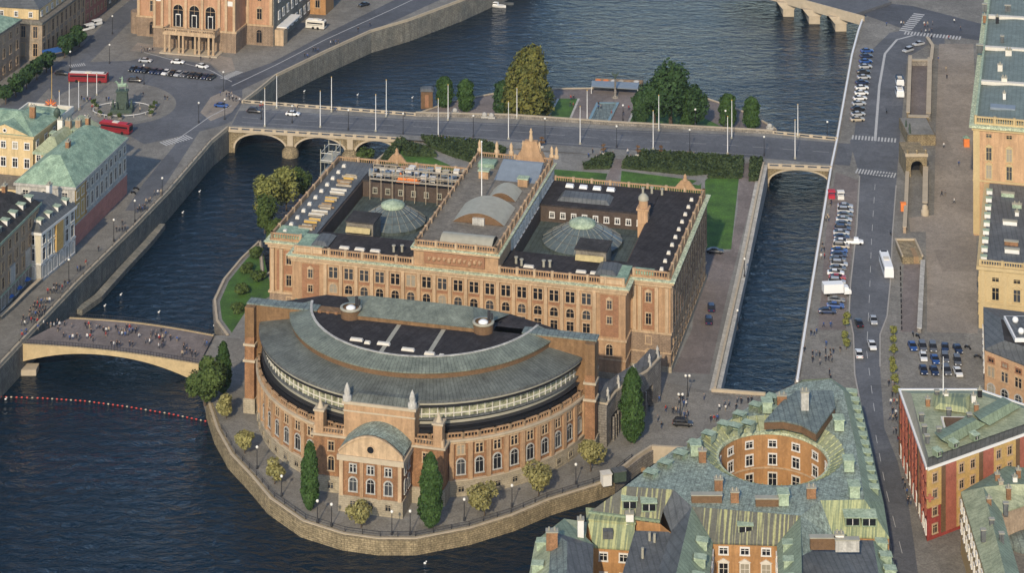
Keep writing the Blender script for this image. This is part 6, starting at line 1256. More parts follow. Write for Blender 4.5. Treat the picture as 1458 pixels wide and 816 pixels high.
# opera house
OX, OY = W(196, 50, 4)
b = Bld('opera_house', 'orange and cream opera house with arched loggia and columned portico', 'opera house', (OX, OY, 4), ANG)
k = MB(); k.box(0, 50, 0, 70, -1, 21); b.part('wall', k, 'opera'); k = MB(); k.box(10.5, 40.3, -10.2, 0.02, -1, 21.5); b.part('wall', k, 'opera'); k = MB(); k.box(50.02, 50.4, .2, 69, 0, 20.6); b.part('wall', k, 'granite_grey')
k = MB(); k.box(-.2, 50.3, -.2, 70.3, 21.1, 22.2); k.box(10.2, 40.6, -10.5, .1, 21.51, 22.6); b.part('cornice', k, 'terra_light'); k = MB(); k.frustum(rect(4, 46, -6, 60), 22.3, rect(12, 38, 6, 50), 27); b.part('roof', k, 'copper')
bands(b, rect(0, 50, 0, 20), [('string_course', 6.6, 7.2, .35, 'terra_light'), ('plinth', 0, 6.5, .2, 'pinkstone')]); bands(b, rect(10.5, 40.3, -10.2, 5), [('string_course', 6.7, 7.4, .45, 'terra_light'), ('plinth', 0, 6.6, .25, 'pinkstone'), ('cornice', 19.4, 20.4, .6, 'terra_light')])
for x in (19.4, 25.3, 31.2):
    b.win(x, -10.22, 7.6, 0, 'arch', 3.6, 7.6, 'terra_light'); k = MB(); k.box(x-.9, x+.9, -10.36, -10.2, 7.7, 12); b.part('door', k, 'white'); k = MB(); k.box(x-.7, x+.7, -10.42, -10.3, 7.8, 11.7); b.part('door_glass', k, 'glass')
for x in (10.8, 13.6, 16.4, 22.3, 28.3, 34.4, 37, 39.9): k = MB(); k.box(x-.45, x+.45, -10.8, -10.15, 7.4, 19.4); b.part('pilaster', k, 'terra_light')
for x in (12.2, 38.4): k = MB(); k.box(x-1.2, x+1.2, -10.4, -10.18, 7.8, 15.5); b.part('panel', k, 'terra_dark'); k = MB(); k.box(x-.9, x+.9, -10.44, -10.2, 16, 17.6); b.part('plaque', k, 'white')
k = MB(); k.box(16, 34.9, -15.8, -10.2, 6.4, 7.4); b.part('balcony', k, 'terra_light'); balustrade(b, [(16.3, -10.6), (16.3, -15.5), (34.6, -15.5), (34.6, -10.6)], 7.4, 8.6, 'terra_light', 4)
for x in (16.6, 18.3, 21.7, 23.2, 27.6, 29.1, 32.5, 34.2): k = MB(); k.cyl(x, -15.3, 0, 6.4, .48, .4, 8); b.part('column', k, 'terra_light')
k = MB(); k.box(15, 36, -16.6, -10.2, -.5, .35); b.part('steps', k, 'coping')
for x in (20, 25.4, 30.8): k = MB(); k.box(x-1, x+1, -10.5, -10.4, .4, 4.6); b.part('door', k, 'black')
for x in (5.6, 45.2): b.win(x, -.02, 9, 0, 'ped', 1.7, 3.6, 'terra_light'); b.win(x, -.02, 15.4, 0, 'plain', 1.2, 1.0, 'terra_light'); b.win(x, -.24, 1, 0, 'arch', 1.9, 4.4, 'pinkstone')
for x in (.5, 9.8, 40.9, 49.5): k = MB(); k.box(x-.5, x+.5, -.5, .05, 7.2, 21); b.part('pilaster', k, 'terra_light')
b.row((50.42, 3), (50.42, 66), 14, 8, 'rect', 1.3, 2.6, 'white', face=False); b.row((50.42, 3), (50.42, 66), 14, 2, 'rect', 1.3, 2.6, 'white', face=False); b.row((50.42, 3), (50.42, 66), 14, 14, 'rect', 1.2, 2.2, 'white', face=False)
k = MB(); k.cyl(-1.5, 4, 0, 7.5, 2.6, 2.6, 14); b.part('corner_turret', k, 'pinkstone'); k = MB(); k.box(50.3, 54, 3, 18, 5.5, 5.9); b.part('canopy', k, 'white'); k = MB(); k.box(50.4, 53.6, 1, 5, 0, 5.4); b.part('side_porch', k, 'terra_light'); k = MB(); k.box(50.3, 56.5, 38, 47, -1, 20); b.part('side_wing', k, 'orange'); b.row((50.5, 37.98), (56.4, 37.98), 1, 2.6, 'rect', 1.6, 4, 'terra_light'); b.row((50.5, 37.98), (56.4, 37.98), 1, 8.6, 'rect', 1.2, 1.6, 'terra_light')
b.finish()
# ================================================================ TREES
def crown(mb, c, R, n, leaf, rng, lobes=9, shape='round', m=0):
    flat_top = shape == 'column'; shape = 'poplar' if flat_top else shape
    """leaf clumps spread through lobes inside an envelope R=(rx,ry,rz) centred on c"""
    if shape == 'poplar':
        ph = [rng.uniform(0, 6.28) for _ in range(8)]
        for i in range(n):
            u = rng.random()**.9; a = rng.random()*6.283
            pr = min(1, (u/.18)**.55)*(1-max(0, (u-.32)/.68)**(2.6 if not flat_top else 7))**.62 if u < .997 else .05
            pr *= 1+.10*math.sin(a*3+ph[0]+u*9)+.09*math.sin(a*2+ph[1]-u*17)+.07*math.sin(u*31+ph[2]+a)
            r = pr*rng.uniform(.74, 1.04); p = Vector((c[0]+R[0]*r*math.cos(a), c[1]+R[1]*r*math.sin(a), c[2]+(u*2-1)*R[2]+rng.uniform(-.2, .2)))
            s = leaf*rng.uniform(.55, 1.15); nn = (Vector((math.cos(a), math.sin(a), .45))+Vector((rng.gauss(0, .55), rng.gauss(0, .55), rng.gauss(0, .4)))).normalized(); qq = nn.to_track_quat('Z', 'Y'); b_ = rng.random()*6.28
            mb.add([p+qq@Vector((s*math.cos(b_+k*2.09), s*math.sin(b_+k*2.09)*1.3, rng.uniform(-.2, .2)*s)) for k in range(3)], [[0, 1, 2]], m)
        return
    L = []
    for i in range(lobes):
        while True:
            v = Vector((rng.uniform(-1, 1), rng.uniform(-1, 1), rng.uniform(-1, 1)))
            if v.length < 1: break
        if shape == 'poplar': v = Vector((rng.uniform(-.35, .35), rng.uniform(-.35, .35), lerp(-.85, .85, i/(lobes-1)))); r = .62*math.sqrt(max(.05, 1-(v.z*.97)**2))*(1 if v.z < 0 else .95); r = max(.22, r)
        elif shape == 'cone': v.z = lerp(-.8, .75, i/(lobes-1)); k = (1-v.z)/2+.15; v.x *= .62*k*1.25; v.y *= .62*k*1.25; r = .33+.22*k
        else: v *= .62; r = rng.uniform(.34, .5)
        L.append((v, r))
    for i in range(n):
        v, r = L[rng.randrange(lobes)]; d = Vector((rng.gauss(0, 1), rng.gauss(0, 1), rng.gauss(0, 1))).normalized(); q = v+d*r*rng.uniform(.72, 1.08)
        if shape == 'poplar': p = Vector((c[0]+(v.x+d.x*r*rng.uniform(.8, 1.1))*R[0], c[1]+(v.y+d.y*r*rng.uniform(.8, 1.1))*R[1], c[2]+(v.z+d.z*.16)*R[2]))
        else: p = Vector((c[0]+q.x*R[0], c[1]+q.y*R[1], c[2]+q.z*R[2]))
        s = leaf*rng.uniform(.7, 1.35); nn = (d+Vector((rng.gauss(0, .5), rng.gauss(0, .5), rng.gauss(0, .5)+.25))).normalized(); qq = nn.to_track_quat('Z', 'Y'); a = rng.random()*6.28
        pts = [p+qq@Vector((s*math.cos(a+k*2.09+rng.uniform(-.3, .3)), s*math.sin(a+k*2.09), rng.uniform(-.2, .2)*s)) for k in range(3)]
        mb.add(pts, [[0, 1, 2]], m)
def tree(name, label, base, h, rx, leafm, kind='round', ry=None, n=1600, leaf=.42, trunk=.25, seed=1, group=None, low=.22, stems=1, lobes=None):
    rng = random.Random(seed); t = thing(name, label, 'tree', base, rng.random()*6, group); ry = ry or rx; k = MB(); low_ = low*h
    for s in range(stems):
        a = s*2.3; b0 = Vector((.3*s*math.cos(a), .3*s*math.sin(a), 0)); k.tube(b0, b0+Vector((.3*math.cos(a), .3*math.sin(a), h*.55)), trunk, 7, 0, trunk*.5)
        for j in range(5): z = h*(.25+.08*j); aa = a+j*2.4; r = rx*.6; k.tube(b0+Vector((0, 0, z)), b0+Vector((r*math.cos(aa), r*math.sin(aa), z+h*.2)), trunk*.4, 5, 0, .04)
    k.obj('trunk', 'trunk', t); c = MB(); rz = (h-low_)/2; crown(c, (0, 0, low_+rz), (rx, ry, rz), n, leaf, rng, lobes or {'poplar': 14, 'cone': 16}.get(kind, 11), kind)
    c.obj('crown', leafm, t); return t
def T(px_, py_, f=FLAT): return f.w(px_, py_)
def hpx(p0, p1): return (p0-p1)  # helper for reading the survey
tree('poplar', 'tall dark poplar left of the porch of the curved building', T(441, 727), 14.5, 1.75, 'leaf_poplar', 'poplar', n=3000, leaf=.4, low=.03, seed=3)
tree('poplar', 'tall broad poplar right of the porch of the curved building', T(613, 752), 15.5, 2.3, 'leaf_poplar', 'poplar', n=3600, leaf=.42, low=.03, seed=4)
tree('poplar', 'tall poplar between the gateway and the small canal bridge', T(900, 631), 16.8, 2.5, 'leaf_poplar', 'poplar', n=4000, leaf=.42, low=.03, seed=5)
tree('poplar', 'slender poplar beside the bushy dark tree at the footbridge', T(318, 560), 12.0, 1.7, 'leaf_poplar', 'poplar', n=2200, leaf=.4, low=.03, seed=6)
tree('broad_tree', 'bushy dark tree overhanging the water at the end of the footbridge', T(292, 578), 11.5, 4.9, 'leaf_mid', n=3600, leaf=.45, trunk=.4, low=.08, seed=7)
for i, (x, y, h, r, lab) in enumerate([(322, 596, 5.2, 2.2, 'small yellow green tree just below the slender poplar'), (348, 646, 5.4, 2.2, 'small pale tree at the left curve of the promenade'), (391, 690, 5.6, 2.1, 'small pale tree just left of the left porch poplar'),
        (514, 752, 6.4, 2.5, 'small yellowish tree right in front of the porch'), (690, 735, 7.2, 3.2, 'pale tree right of the broad porch poplar'), (767, 707, 7.8, 3.1, 'pale tree near the right curve of the promenade'), (841, 672, 7.4, 2.6, 'pale tree by the canal end of the promenade')]):
    tree('young_tree', lab, T(x, y), h, r*1.3, 'leaf_pale', n=1500, leaf=.32, trunk=.14, low=.2, seed=20+i, group='young trees on the promenade')
for i, (x, y, h, r, m, lab) in enumerate([(377, 332, 11, 4.4, 'leaf_mid', 'low bushy tree closest to the front corner of the scaffolded wing'), (383, 314, 14, 5.2, 'leaf_yellow', 'yellow tinged tree leaning to the water left of the wing'), (408, 300, 14, 5.4, 'leaf_yellow', 'yellow green tree against the middle of the scaffolded wing'),
        (424, 282, 10, 4.2, 'leaf_mid', 'bushy green tree farthest back along the scaffolded wing'), (392, 345, 7, 3.2, 'leaf_mid', 'dark bush at the foot of the parliament front corner')]):
    tree('broad_tree', lab, T(x, y), h, r, m, n=2200, leaf=.42, low=.08, seed=40+i, group='trees along the scaffolded wing')
for i, (x, y, h, r, lab) in enumerate([(362, 366, 3, 2.6, 'topmost round shrub on the curved river lawn'), (350, 388, 2.6, 2.4, 'second shrub from the top on the curved river lawn'), (368, 400, 3.2, 2.6, 'shrub near the building on the curved river lawn'), (344, 418, 2.4, 2.2, 'shrub in the middle of the curved river lawn'), (338, 445, 2.4, 2.2, 'lowest shrub on the curved river lawn')]):
    tree('shrub', lab, T(x, y), h, r, 'leaf_mid', n=900, leaf=.35, trunk=.1, low=.0, seed=60+i, group='shrubs on the river lawn')
# terrace trees behind the bridge
tree('broad_tree', 'huge yellow green tree on the terrace behind the bridge', T(752, 168), 22, 9.6, 'leaf_canopy', 'cone', n=7500, leaf=.62, trunk=.7, low=.02, seed=80, lobes=24)
tree('broad_tree', 'huge dark tree at the right of the terrace lawns', T(955, 182), 22.5, 7.0, 'leaf_dark', n=4500, leaf=.6, trunk=.7, low=.12, seed=81, lobes=20)
tree('broad_tree', 'spreading dark tree joined to the huge dark tree on its left', T(932, 178), 15, 6.2, 'leaf_dark', n=2600, leaf=.55, trunk=.5, low=.1, seed=83, lobes=14)
tree('broad_tree', 'spreading dark tree joined to the huge dark tree on its right', T(985, 184), 16, 6.0, 'leaf_dark', n=2600, leaf=.55, trunk=.5, low=.05, seed=84, lobes=14)
tree('broad_tree', 'dark green lower tree at the foot of the huge yellow green tree', T(770, 168), 11, 5.0, 'leaf_mid', n=1800, leaf=.5, trunk=.4, low=.03, seed=85)
for i, (x, y, h, r, m, lab) in enumerate([(633, 152, 9.5, 2.7, 'leaf_poplar', 'clipped columnar tree nearest the brick kiosk'), (663, 158, 10, 2.6, 'leaf_poplar', 'second clipped columnar tree from the brick kiosk'), (716, 164, 10.8, 3.0, 'leaf_dark', 'clipped columnar tree left of the huge yellow green tree'), (734, 168, 10.5, 2.4, 'leaf_dark', 'clipped columnar tree in front of the huge yellow green tree'),
        (912, 178, 10.5, 2.6, 'leaf_dark', 'clipped columnar tree left of the huge dark tree'), (981, 184, 11, 2.8, 'leaf_poplar', 'clipped columnar tree in front of the huge dark tree'), (1036, 182, 10.5, 2.6, 'leaf_poplar', 'second columnar tree from the right end of the terrace'), (1070, 183, 9.8, 2.5, 'leaf_poplar', 'last columnar tree at the right end of the terrace')]):
    tree('columnar_tree', lab, T(x, y), h, r*.95, m, 'column', n=2400, leaf=.42, trunk=.3, low=.02, seed=90+i, group='clipped trees on the terrace')
tree('shrub', 'light green bush seen through the third bridge arch', ISLE.w(519, 232), 5, 3.2, 'leaf_mid', n=900, leaf=.4, seed=101, low=.0)
# clipped street trees in the north west
pts = [(8, 148), (22, 138), (38, 126), (52, 114), (66, 103), (92, 82), (103, 74), (113, 66)]
nm = ['first', 'second', 'third', 'fourth', 'fifth', 'sixth', 'seventh', 'last']
for i, (x, y) in enumerate(pts): tree('street_tree', '%s clipped dark tree up the street from the left edge' % nm[i], T(x, y, NORTH), 7.6, 3.3, 'leaf_dark', n=1300, leaf=.5, trunk=.22, low=.18, seed=110+i, group='clipped street trees by the banks')
for i, (x, y) in enumerate([(1272, 480), (1272, 493), (1273, 507), (1271, 524), (1272, 535), (1274, 550), (1276, 566)]):
    tree('small_tree', '%s small olive tree down the right hand kerb' % nm[i], SOUTH.w(x, y), 2.9, 1.1, 'leaf_yellow', n=260, leaf=.25, trunk=.08, low=.25, seed=130+i, group='small trees along the right kerb')
for i, (x, y) in enumerate([(1206, 459), (1204, 468), (1202, 488), (1205, 498)]):
    tree('small_tree', '%s small olive tree down the left hand kerb' % nm[i], SOUTH.w(x, y), 2.9, 1.1, 'leaf_yellow', n=260, leaf=.25, trunk=.08, low=.25, seed=140+i, group='small trees along the left kerb')
# ================================================================ POLES AND LAMPS
def tube_obj(name, mat_, base, parts, **kw): pass
def flagpole(base, h, label, group, m='whitepaint'):
    t = thing('flagpole', label, 'flagpole', base, group=group); k = MB(); k.cyl(0, 0, .5, h, .16, .09, 7); k.obj('pole', m, t); k = MB(); k.lathe(0, 0, [(.38, 0), (.34, .5), (.18, .6)], 8); k.obj('base', 'zinc', t); k = MB(); k.ball((0, 0, h+.15), .2, 6); k.obj('ball', 'gold', t)
for i, (x, y, yt) in enumerate([(377, 180, 126), (456, 181, 130), (535, 187, 135), (624, 194, 141), (724, 198, 145), (826, 205, 152), (930, 212, 158), (1036, 219, 166), (1132, 226, 171)]):
    b_ = DECK.w(x, y); flagpole(b_, (y-yt)/(3200/b_[1]), '%s white flagpole from the left along the near side of the long bridge' % ['first', 'second', 'third', 'fourth', 'fifth', 'sixth', 'seventh', 'eighth', 'ninth'][i], 'flagpoles on the near bridge pavement')
for i, (x, y, yt) in enumerate([(394, 154, 107), (472, 159, 110), (550, 166, 114), (638, 171, 121), (736, 169, 125), (836, 173, 129), (938, 186, 136), (1042, 197, 143), (1136, 195, 149)]):
    b_ = DECK.w(x, y); flagpole(b_, (y-yt)/(3200/b_[1]), '%s white flagpole from the left along the far side of the long bridge' % ['first', 'second', 'third', 'fourth', 'fifth', 'sixth', 'seventh', 'eighth', 'ninth'][i], 'flagpoles on the far bridge pavement')
for i, (x, y, yt) in enumerate([(84.4, 178, 130), (98.6, 167, 118), (112, 156, 116), (124.6, 144, 105), (137.7, 135, 105)]):
    b_ = NORTH.w(x, y); flagpole(b_, (y-yt)/(3200/b_[1]), '%s white flagpole from the left in the row on the statue square' % nm[i], 'flagpoles on the statue square')
def lamp(base, h, label, group, two=False, place=None):
    t = thing('street_lamp', label, 'street lamp', base, group=group); k = MB(); k.cyl(0, 0, 0, h, .11, .07, 6); k.lathe(0, 0, [(.28, 0), (.22, .7), (.1, .9)], 8); k.obj('post', 'dark_metal', t)
    for dx in ((-.45, .45) if two else (0,)):
        k = MB(); k.ball((dx, 0, h+.3), .34, 8); k.obj('lamp_globe', 'lampglass', t)
    if two: k = MB(); k.box(-.5, .5, -.05, .05, h-.1, h); k.obj('arm', 'dark_metal', t)
for i, (x, y, yt) in enumerate([(416, 175, 152), (496, 185, 158), (574, 191, 163), (674, 195, 166), (776, 202, 170), (878, 210, 181), (982, 215, 186), (1088, 222, 196), (372, 170, 146)]):
    b_ = DECK.w(x, y); lamp(b_, (y-yt)/(3200/b_[1]), ['dark lamp post on the bridge beside the second car', 'dark lamp post above the middle bridge arch', 'dark lamp post above the hedge end of the left arches', 'dark lamp post behind the rooftop flagpole', 'dark lamp post just right of the roof statue', 'dark lamp post opposite the terrace pool', 'dark lamp post behind the right hedge block', 'dark lamp post nearest the right bridge arch', 'dark lamp post at the left end of the long bridge'][i], 'lamp posts along the bridge')
for i, (x, y, yt) in enumerate([(887, 172, 150), (990, 178, 156), (1178, 196, 172), (1033, 180, 158)]):
    lamp(DECK.w(x, y), 4.6, ['lamp with pale globe beside the terrace pool', 'lamp with pale globe in front of the huge dark tree', 'lamp with pale globe at the right bridge end', 'lamp with pale globe by the last terrace lawn'][i], 'globe lamps by the terrace')
for i, (x, y) in enumerate([(231, 286), (192, 319), (162, 347), (98, 405), (220, 290)][:4]):
    lamp(NORTH.w(x, y-3), 5.6, ['black lamp post nearest the bus queue on the left quay', 'second black lamp post down the left quay', 'third black lamp post down the left quay', 'black lamp post nearest the footbridge on the left quay'][i], 'lamp posts on the left quay')
for i, (x, y, h) in enumerate([(366, 668, 4.5), (401, 707, 4), (452, 745, 4.3), (472, 750, 4.3), (558, 762, 4.5), (584, 762, 4.6), (661, 742, 4.2), (729, 722, 4.2), (820, 690, 4)]):
    lamp(T(x, y), h, ['quay lamp at the far left of the curved promenade', 'quay lamp below the left porch poplar tree', 'left one of two quay lamps close together left of the porch', 'right one of two quay lamps close together left of the porch', 'quay lamp directly below the porch', 'quay lamp just left of the broad porch poplar', 'quay lamp between broad poplar and first pale tree', 'quay lamp between the two right pale trees', 'quay lamp nearest the canal at the right'][i], 'lamps on the curved promenade')
for i, (x, y) in enumerate([(969, 592), (979, 565), (1050, 470), (1060, 395)]): lamp(T(x, y), 4.6, ['twin globe lamp in the middle of the plaza', 'twin globe lamp at the upper edge of the plaza', 'lamp on the promenade beside the parked black cars', 'lamp on the promenade halfway up the channel'][i], 'lamps by the plaza', two=i < 2)
for i, (x, y) in enumerate([(160, 48), (100, 100), (156, 90), (318, 130), (320, 170), (283, 175), (205, 120)]): lamp(NORTH.w(x, y), 6, ['lamp at the street corner left of the opera', 'lamp behind the red bus', 'lamp right of the red bus', 'lamp by the quay road crossing', 'lamp at the left end of the long bridge pavement', 'lamp on the traffic island', 'lamp on the oval plaza near the parked row'][i], 'lamps around the square')
# catenary-like masts on the quay
# ================================================================ VEHICLES
CARM = {}
for n_, c_ in dict(black=(.012, .012, .014), white=(.72, .72, .70), silver=(.38, .39, .40), grey=(.11, .115, .125), blue=(.02, .07, .24), dark_blue=(.012, .025, .07), red=(.33, .02, .02), beige=(.42, .36, .27)).items():
    m_ = bpy.data.materials.new('paint_'+n_); m_.use_nodes = True; q = m_.node_tree.nodes['Principled BSDF']; q.inputs['Base Color'].default_value = (*c_, 1); q.inputs['Roughness'].default_value = .28; q.inputs['Coat Weight'].default_value = .3; CARM[n_] = m_; M['paint_'+n_] = m_
m_ = bpy.data.materials.new('tail_light'); m_.use_nodes = True; m_.node_tree.nodes['Principled BSDF'].inputs['Base Color'].default_value = (.35, .01, .01, 1); M['tail_light'] = m_
def loft(mb, secs, m=0, smooth=True):
    """secs: list of (y, halfwidth, zlow, zhigh, topinset)"""
    n = len(secs); vs_ = []
    for y, w, z0, z1, ti in secs: vs_ += [(-w, y, z0), (-w*1.02, y, lerp(z0, z1, .55)), (-w+ti, y, z1), (w-ti, y, z1), (w*1.02, y, lerp(z0, z1, .55)), (w, y, z0)]
    fs = []
    for i in range(n-1):
        for j in range(6): k = (j+1) % 6; fs.append([i*6+j, i*6+k, (i+1)*6+k, (i+1)*6+j])
    fs += [[5, 4, 3, 2, 1, 0], [(n-1)*6+j for j in range(6)]]
    fs = [f[::-1] for f in fs]; mb.add(vs_, fs, m, False)
def wheel(t, x, y, r=.33, w=.22):
    k = MB(); n = 10; a = [(x-w/2*(1 if x > 0 else 1), y+r*math.cos(2*math.pi*i/n), r+r*math.sin(2*math.pi*i/n)) for i in range(n)]; c = [(p[0]+w, p[1], p[2]) for p in a]
    k.add(a+c, [[i, (i+1) % n, n+(i+1) % n, n+i] for i in range(n)]+[list(range(n, 2*n)), list(reversed(range(n)))]); k.obj('wheel', 'rubber', t)
def proto_car(kind):
    t = thing('parked_car', 'car', 'car'); L = {'sedan': 4.5, 'van': 5.0, 'suv': 4.6}[kind]; H = {'sedan': 1.42, 'van': 2.1, 'suv': 1.68}[kind]; h = L/2
    k = MB(); bz_ = .92 if kind != 'van' else 1.1
    loft(k, [(-h, .70, .35, .72, .12), (-h+.25, .84, .25, .82, .10), (-h+1.1, .89, .22, bz_, .10), (0, .90, .22, bz_+.02, .09), (h-.8, .89, .22, bz_+.02, .09), (h-.15, .84, .28, bz_-.04, .12), (h, .76, .36, bz_-.18, .12)])
    if kind == 'sedan': roof = [(-.35, .66, H-.1, H-.02, .1), (0, .66, H-.1, H, .1), (.9, .64, H-.1, H-.02, .1)]; cab = [(-1.15, .80, .88, .92, .02), (-.4, .76, .88, H-.06, .15), (.95, .76, .88, H-.08, .15), (1.75, .78, .88, .94, .02)]
    elif kind == 'suv': roof = [(-.5, .72, H-.1, H-.02, .1), (1.5, .72, H-.1, H, .1)]; cab = [(-1.2, .82, .88, .94, .02), (-.55, .80, .88, H-.06, .12), (1.6, .80, .88, H-.08, .12), (2.05, .82, .88, 1.0, .02)]
    else: roof = [(-1.2, .84, H-.5, H-.02, .1), (2.2, .84, H-1.0, H, .1)]; cab = [(-2.0, .84, 1.0, 1.12, .02), (-1.3, .84, 1.0, H-.1, .1), (-.2, .86, 1.0, H-.12, .1)]
    loft(k, roof); k.obj('body', 'paint_black', t); g = MB(); loft(g, cab); g.obj('windows', 'glass', t)
    for x in (-.86, .66): 
        for y in (-h+.85, h-.9): wheel(t, x, y)
    for x in (-.6, .6):
        q = MB(); q.box(x-.16, x+.16, -h-.02, -h+.06, .55, .70); q.obj('headlight', 'plastic_white', t); q = MB(); q.box(x-.16, x+.16, h-.08, h+.02, .62, .78); q.obj('tail_light', 'tail_light', t)
    return kids(t)
jr = random.Random(8)
def hide_proto(p): PROTO_USED[p.name] = False
PROTO_USED = {}
CARS = {k: proto_car(k) for k in ('sedan', 'suv', 'van')}; FIRST = {k: True for k in CARS}
def place(proto, key, loc, rz, mats=None, name=None, **kw):
    if FIRST.get(key):
        FIRST[key] = False; proto.location = loc; proto.rotation_euler = (0, 0, rz)
        for ch in proto.children:
            if mats and 0 in mats and ch.name.startswith('body'): ch.material_slots[0].link = 'OBJECT'; ch.material_slots[0].material = mats[0]
        if name: proto.name = name
        KIDS[proto.name] = list(proto.children); return tag(proto, **kw)
    c = proto.copy(); COL.objects.link(c); c.location = loc; c.rotation_euler = (0, 0, rz)
    if name: c.name = name
    for ch in KIDS[proto.name]:
        d = ch.copy(); COL.objects.link(d); d.parent = c
        if mats and 0 in mats and ch.name.startswith('body'): d.material_slots[0].link = 'OBJECT'; d.material_slots[0].material = mats[0]
        for g in KIDS.get(ch.name, []): e = g.copy(); COL.objects.link(e); e.parent = d
    return tag(c, **kw)
def car(px_, py_, f, head, col, label, group=None, kind='sedan', name='parked_car', cat='car'):
    if group: px_ += jr.uniform(-.9, .9); head += jr.uniform(-.07, .07)
    X, Y, Z = f.w(px_, py_); return place(CARS[kind], kind, (X, Y, Z+.03), head, {0: CARM[col]}, name, label=label, cat=cat, group=group)
ordn = ['first', 'second', 'third', 'fourth', 'fifth', 'sixth', 'seventh', 'eighth', 'ninth', 'tenth', 'eleventh', 'twelfth', 'thirteenth', 'fourteenth', 'fifteenth', 'sixteenth', 'seventeenth', 'eighteenth', 'nineteenth', 'twentieth', 'twenty-first', 'twenty-second']
rng = random.Random(11)
for i, c in enumerate(['black', 'dark_blue', 'black', 'dark_blue', 'dark_blue', 'white', 'black', 'silver', 'grey', 'black', 'black', 'dark_blue', 'black']):
    u = i/12; car(lerp(190, 302, u), lerp(100, 112, u), NORTH, R_(-20), c, '%s car parked %s from the left in the row before the opera' % (c.replace('_', ' '), ordn[i]), 'cars parked before the opera')
car(207, 88, NORTH, R_(80), 'silver', 'silver car standing left behind the parked row before the opera', name='car'); car(253, 90, NORTH, R_(80), 'white', 'white car standing before the opera portico', name='car'); car(288, 96, NORTH, R_(60), 'white', 'white car at the right end behind the opera parking row', name='car')
car(192, 116, NORTH, R_(85), 'black', 'black taxi driving between statue and parked row', name='car', kind='suv'); car(88, 106, NORTH, R_(80), 'black', 'dark car waiting left of the red bus', name='car'); car(315, 152, NORTH, R_(75), 'blue', 'blue car turning towards the long bridge', name='car')
car(362, 160, DECK, R_(80), 'black', 'black car first on the left end of the long bridge', name='car', kind='suv'); car(417, 164, DECK, R_(80), 'white', 'white car driving on the left part of the long bridge', name='car')
car(125, 42, NORTH, R_(-45), 'white', 'white van parked by the clipped trees up the street', name='van', kind='van', cat='van'); car(136, 36, NORTH, R_(-45), 'white', 'white van farther up the street beyond the first', name='van', kind='van', cat='van'); car(518, 8, NORTH, R_(-48), 'black', 'black car at the top of the quay road', name='car')
for i, c in enumerate(['blue', 'dark_blue', 'blue', 'silver', 'black', 'silver', 'dark_blue', 'white', 'white', 'white', 'silver', 'black', 'silver', 'beige']):
    u = i/13; car(lerp(1234.5, 1220, u), lerp(74, 172, u), SOUTH, R_(96), c, '%s car %s from the top of the far quayside parking row' % (c.replace('_', ' '), ordn[i]), 'cars parked on the far quay')
cl = ['silver', 'silver', 'grey', 'silver', 'grey', 'dark_blue', 'silver', 'dark_blue', 'white', 'beige', 'blue', 'dark_blue', 'grey', 'silver', 'grey', 'white', 'red', 'silver']
for i, c in enumerate(cl):
    u = i/17; car(lerp(1204, 1190, u)+rng.uniform(-1.5, 1.5), lerp(296, 404, u), SOUTH, R_(84), c, '%s car %s from the top of the long parking row by the channel' % (c.replace('_', ' '), ordn[i]), 'cars parked by the channel', kind='suv' if i % 4 == 1 else 'sedan')
for i, (x, y, c) in enumerate([(1191, 430, 'grey'), (1190, 438, 'blue'), (1178, 446, 'dark_blue')]): car(x, y, SOUTH, R_(84), c, '%s car %s below the white truck on the quay' % (c.replace('_', ' '), ordn[i]), 'cars parked by the channel')
for x, y, c, n_ in ((1223, 463, 'black', 'upper left'), (1243, 459, 'silver', 'upper right'), (1224, 507, 'white', 'lower left'), (1242, 495, 'white', 'lower right')): car(x, y, SOUTH, R_(0 if n_.endswith('right') else 180), c, '%s car driving on the quay road, %s of four' % (c, n_), 'cars driving on the quay road', name='car')
gx = [(1299, 496, 'blue'), (1313, 497, 'grey'), (1328, 498, 'grey'), (1345, 498, 'dark_blue'), (1363, 500, 'dark_blue'), (1314, 511, 'white'), (1332, 515, 'blue'), (1346, 513, 'grey'), (1363, 517, 'grey'), (1315, 530, 'dark_blue'), (1331, 531, 'dark_blue'), (1348, 531, 'grey'), (1364, 533, 'white')]
lb = ['leftmost of the top row', 'second from left in the top row', 'middle of the top row', 'fourth in the top row', 'rightmost of the top row', 'first from left in the middle row', 'second from left in the middle row', 'third from left in the middle row', 'last on the right in the middle row', 'leftmost of the bottom row', 'second in the bottom row', 'third in the bottom row', 'rightmost of the bottom row']
for (x, y, c), l in zip(gx, lb): car(x, y, SOUTH, R_(rng.uniform(-6, 6)), c, '%s car, %s of the small car park' % (c.replace('_', ' '), l), 'cars in the small car park', kind='suv' if c == 'grey' else 'sedan')
for x, y, n_ in ((1012, 441, 'farther'), (1009, 459, 'nearer')): car(x, y, ISLE, R_(178), 'dark_blue', 'dark car parked on the channel promenade, the %s one of two' % n_, 'cars on the channel promenade', kind='suv')
car(972, 606, FLAT, R_(83), 'black', 'long dark car parked on the plaza above the small bridge', kind='suv')
car(1018, 360, ISLE, R_(83), 'black', 'black car parked at the foot of the large lawn', kind='sedan')
car(1293, 73, SOUTH, R_(-50), 'silver', 'silver car below another one on the bend by the far junction', name='car', kind='suv'); car(1308, 64, SOUTH, R_(-60), 'silver', 'silver car higher up on the bend by the far junction', name='car'); car(1380, 528, SOUTH, R_(85), 'black', 'black scooter like car at the right of the small car park', name='car') if False else None
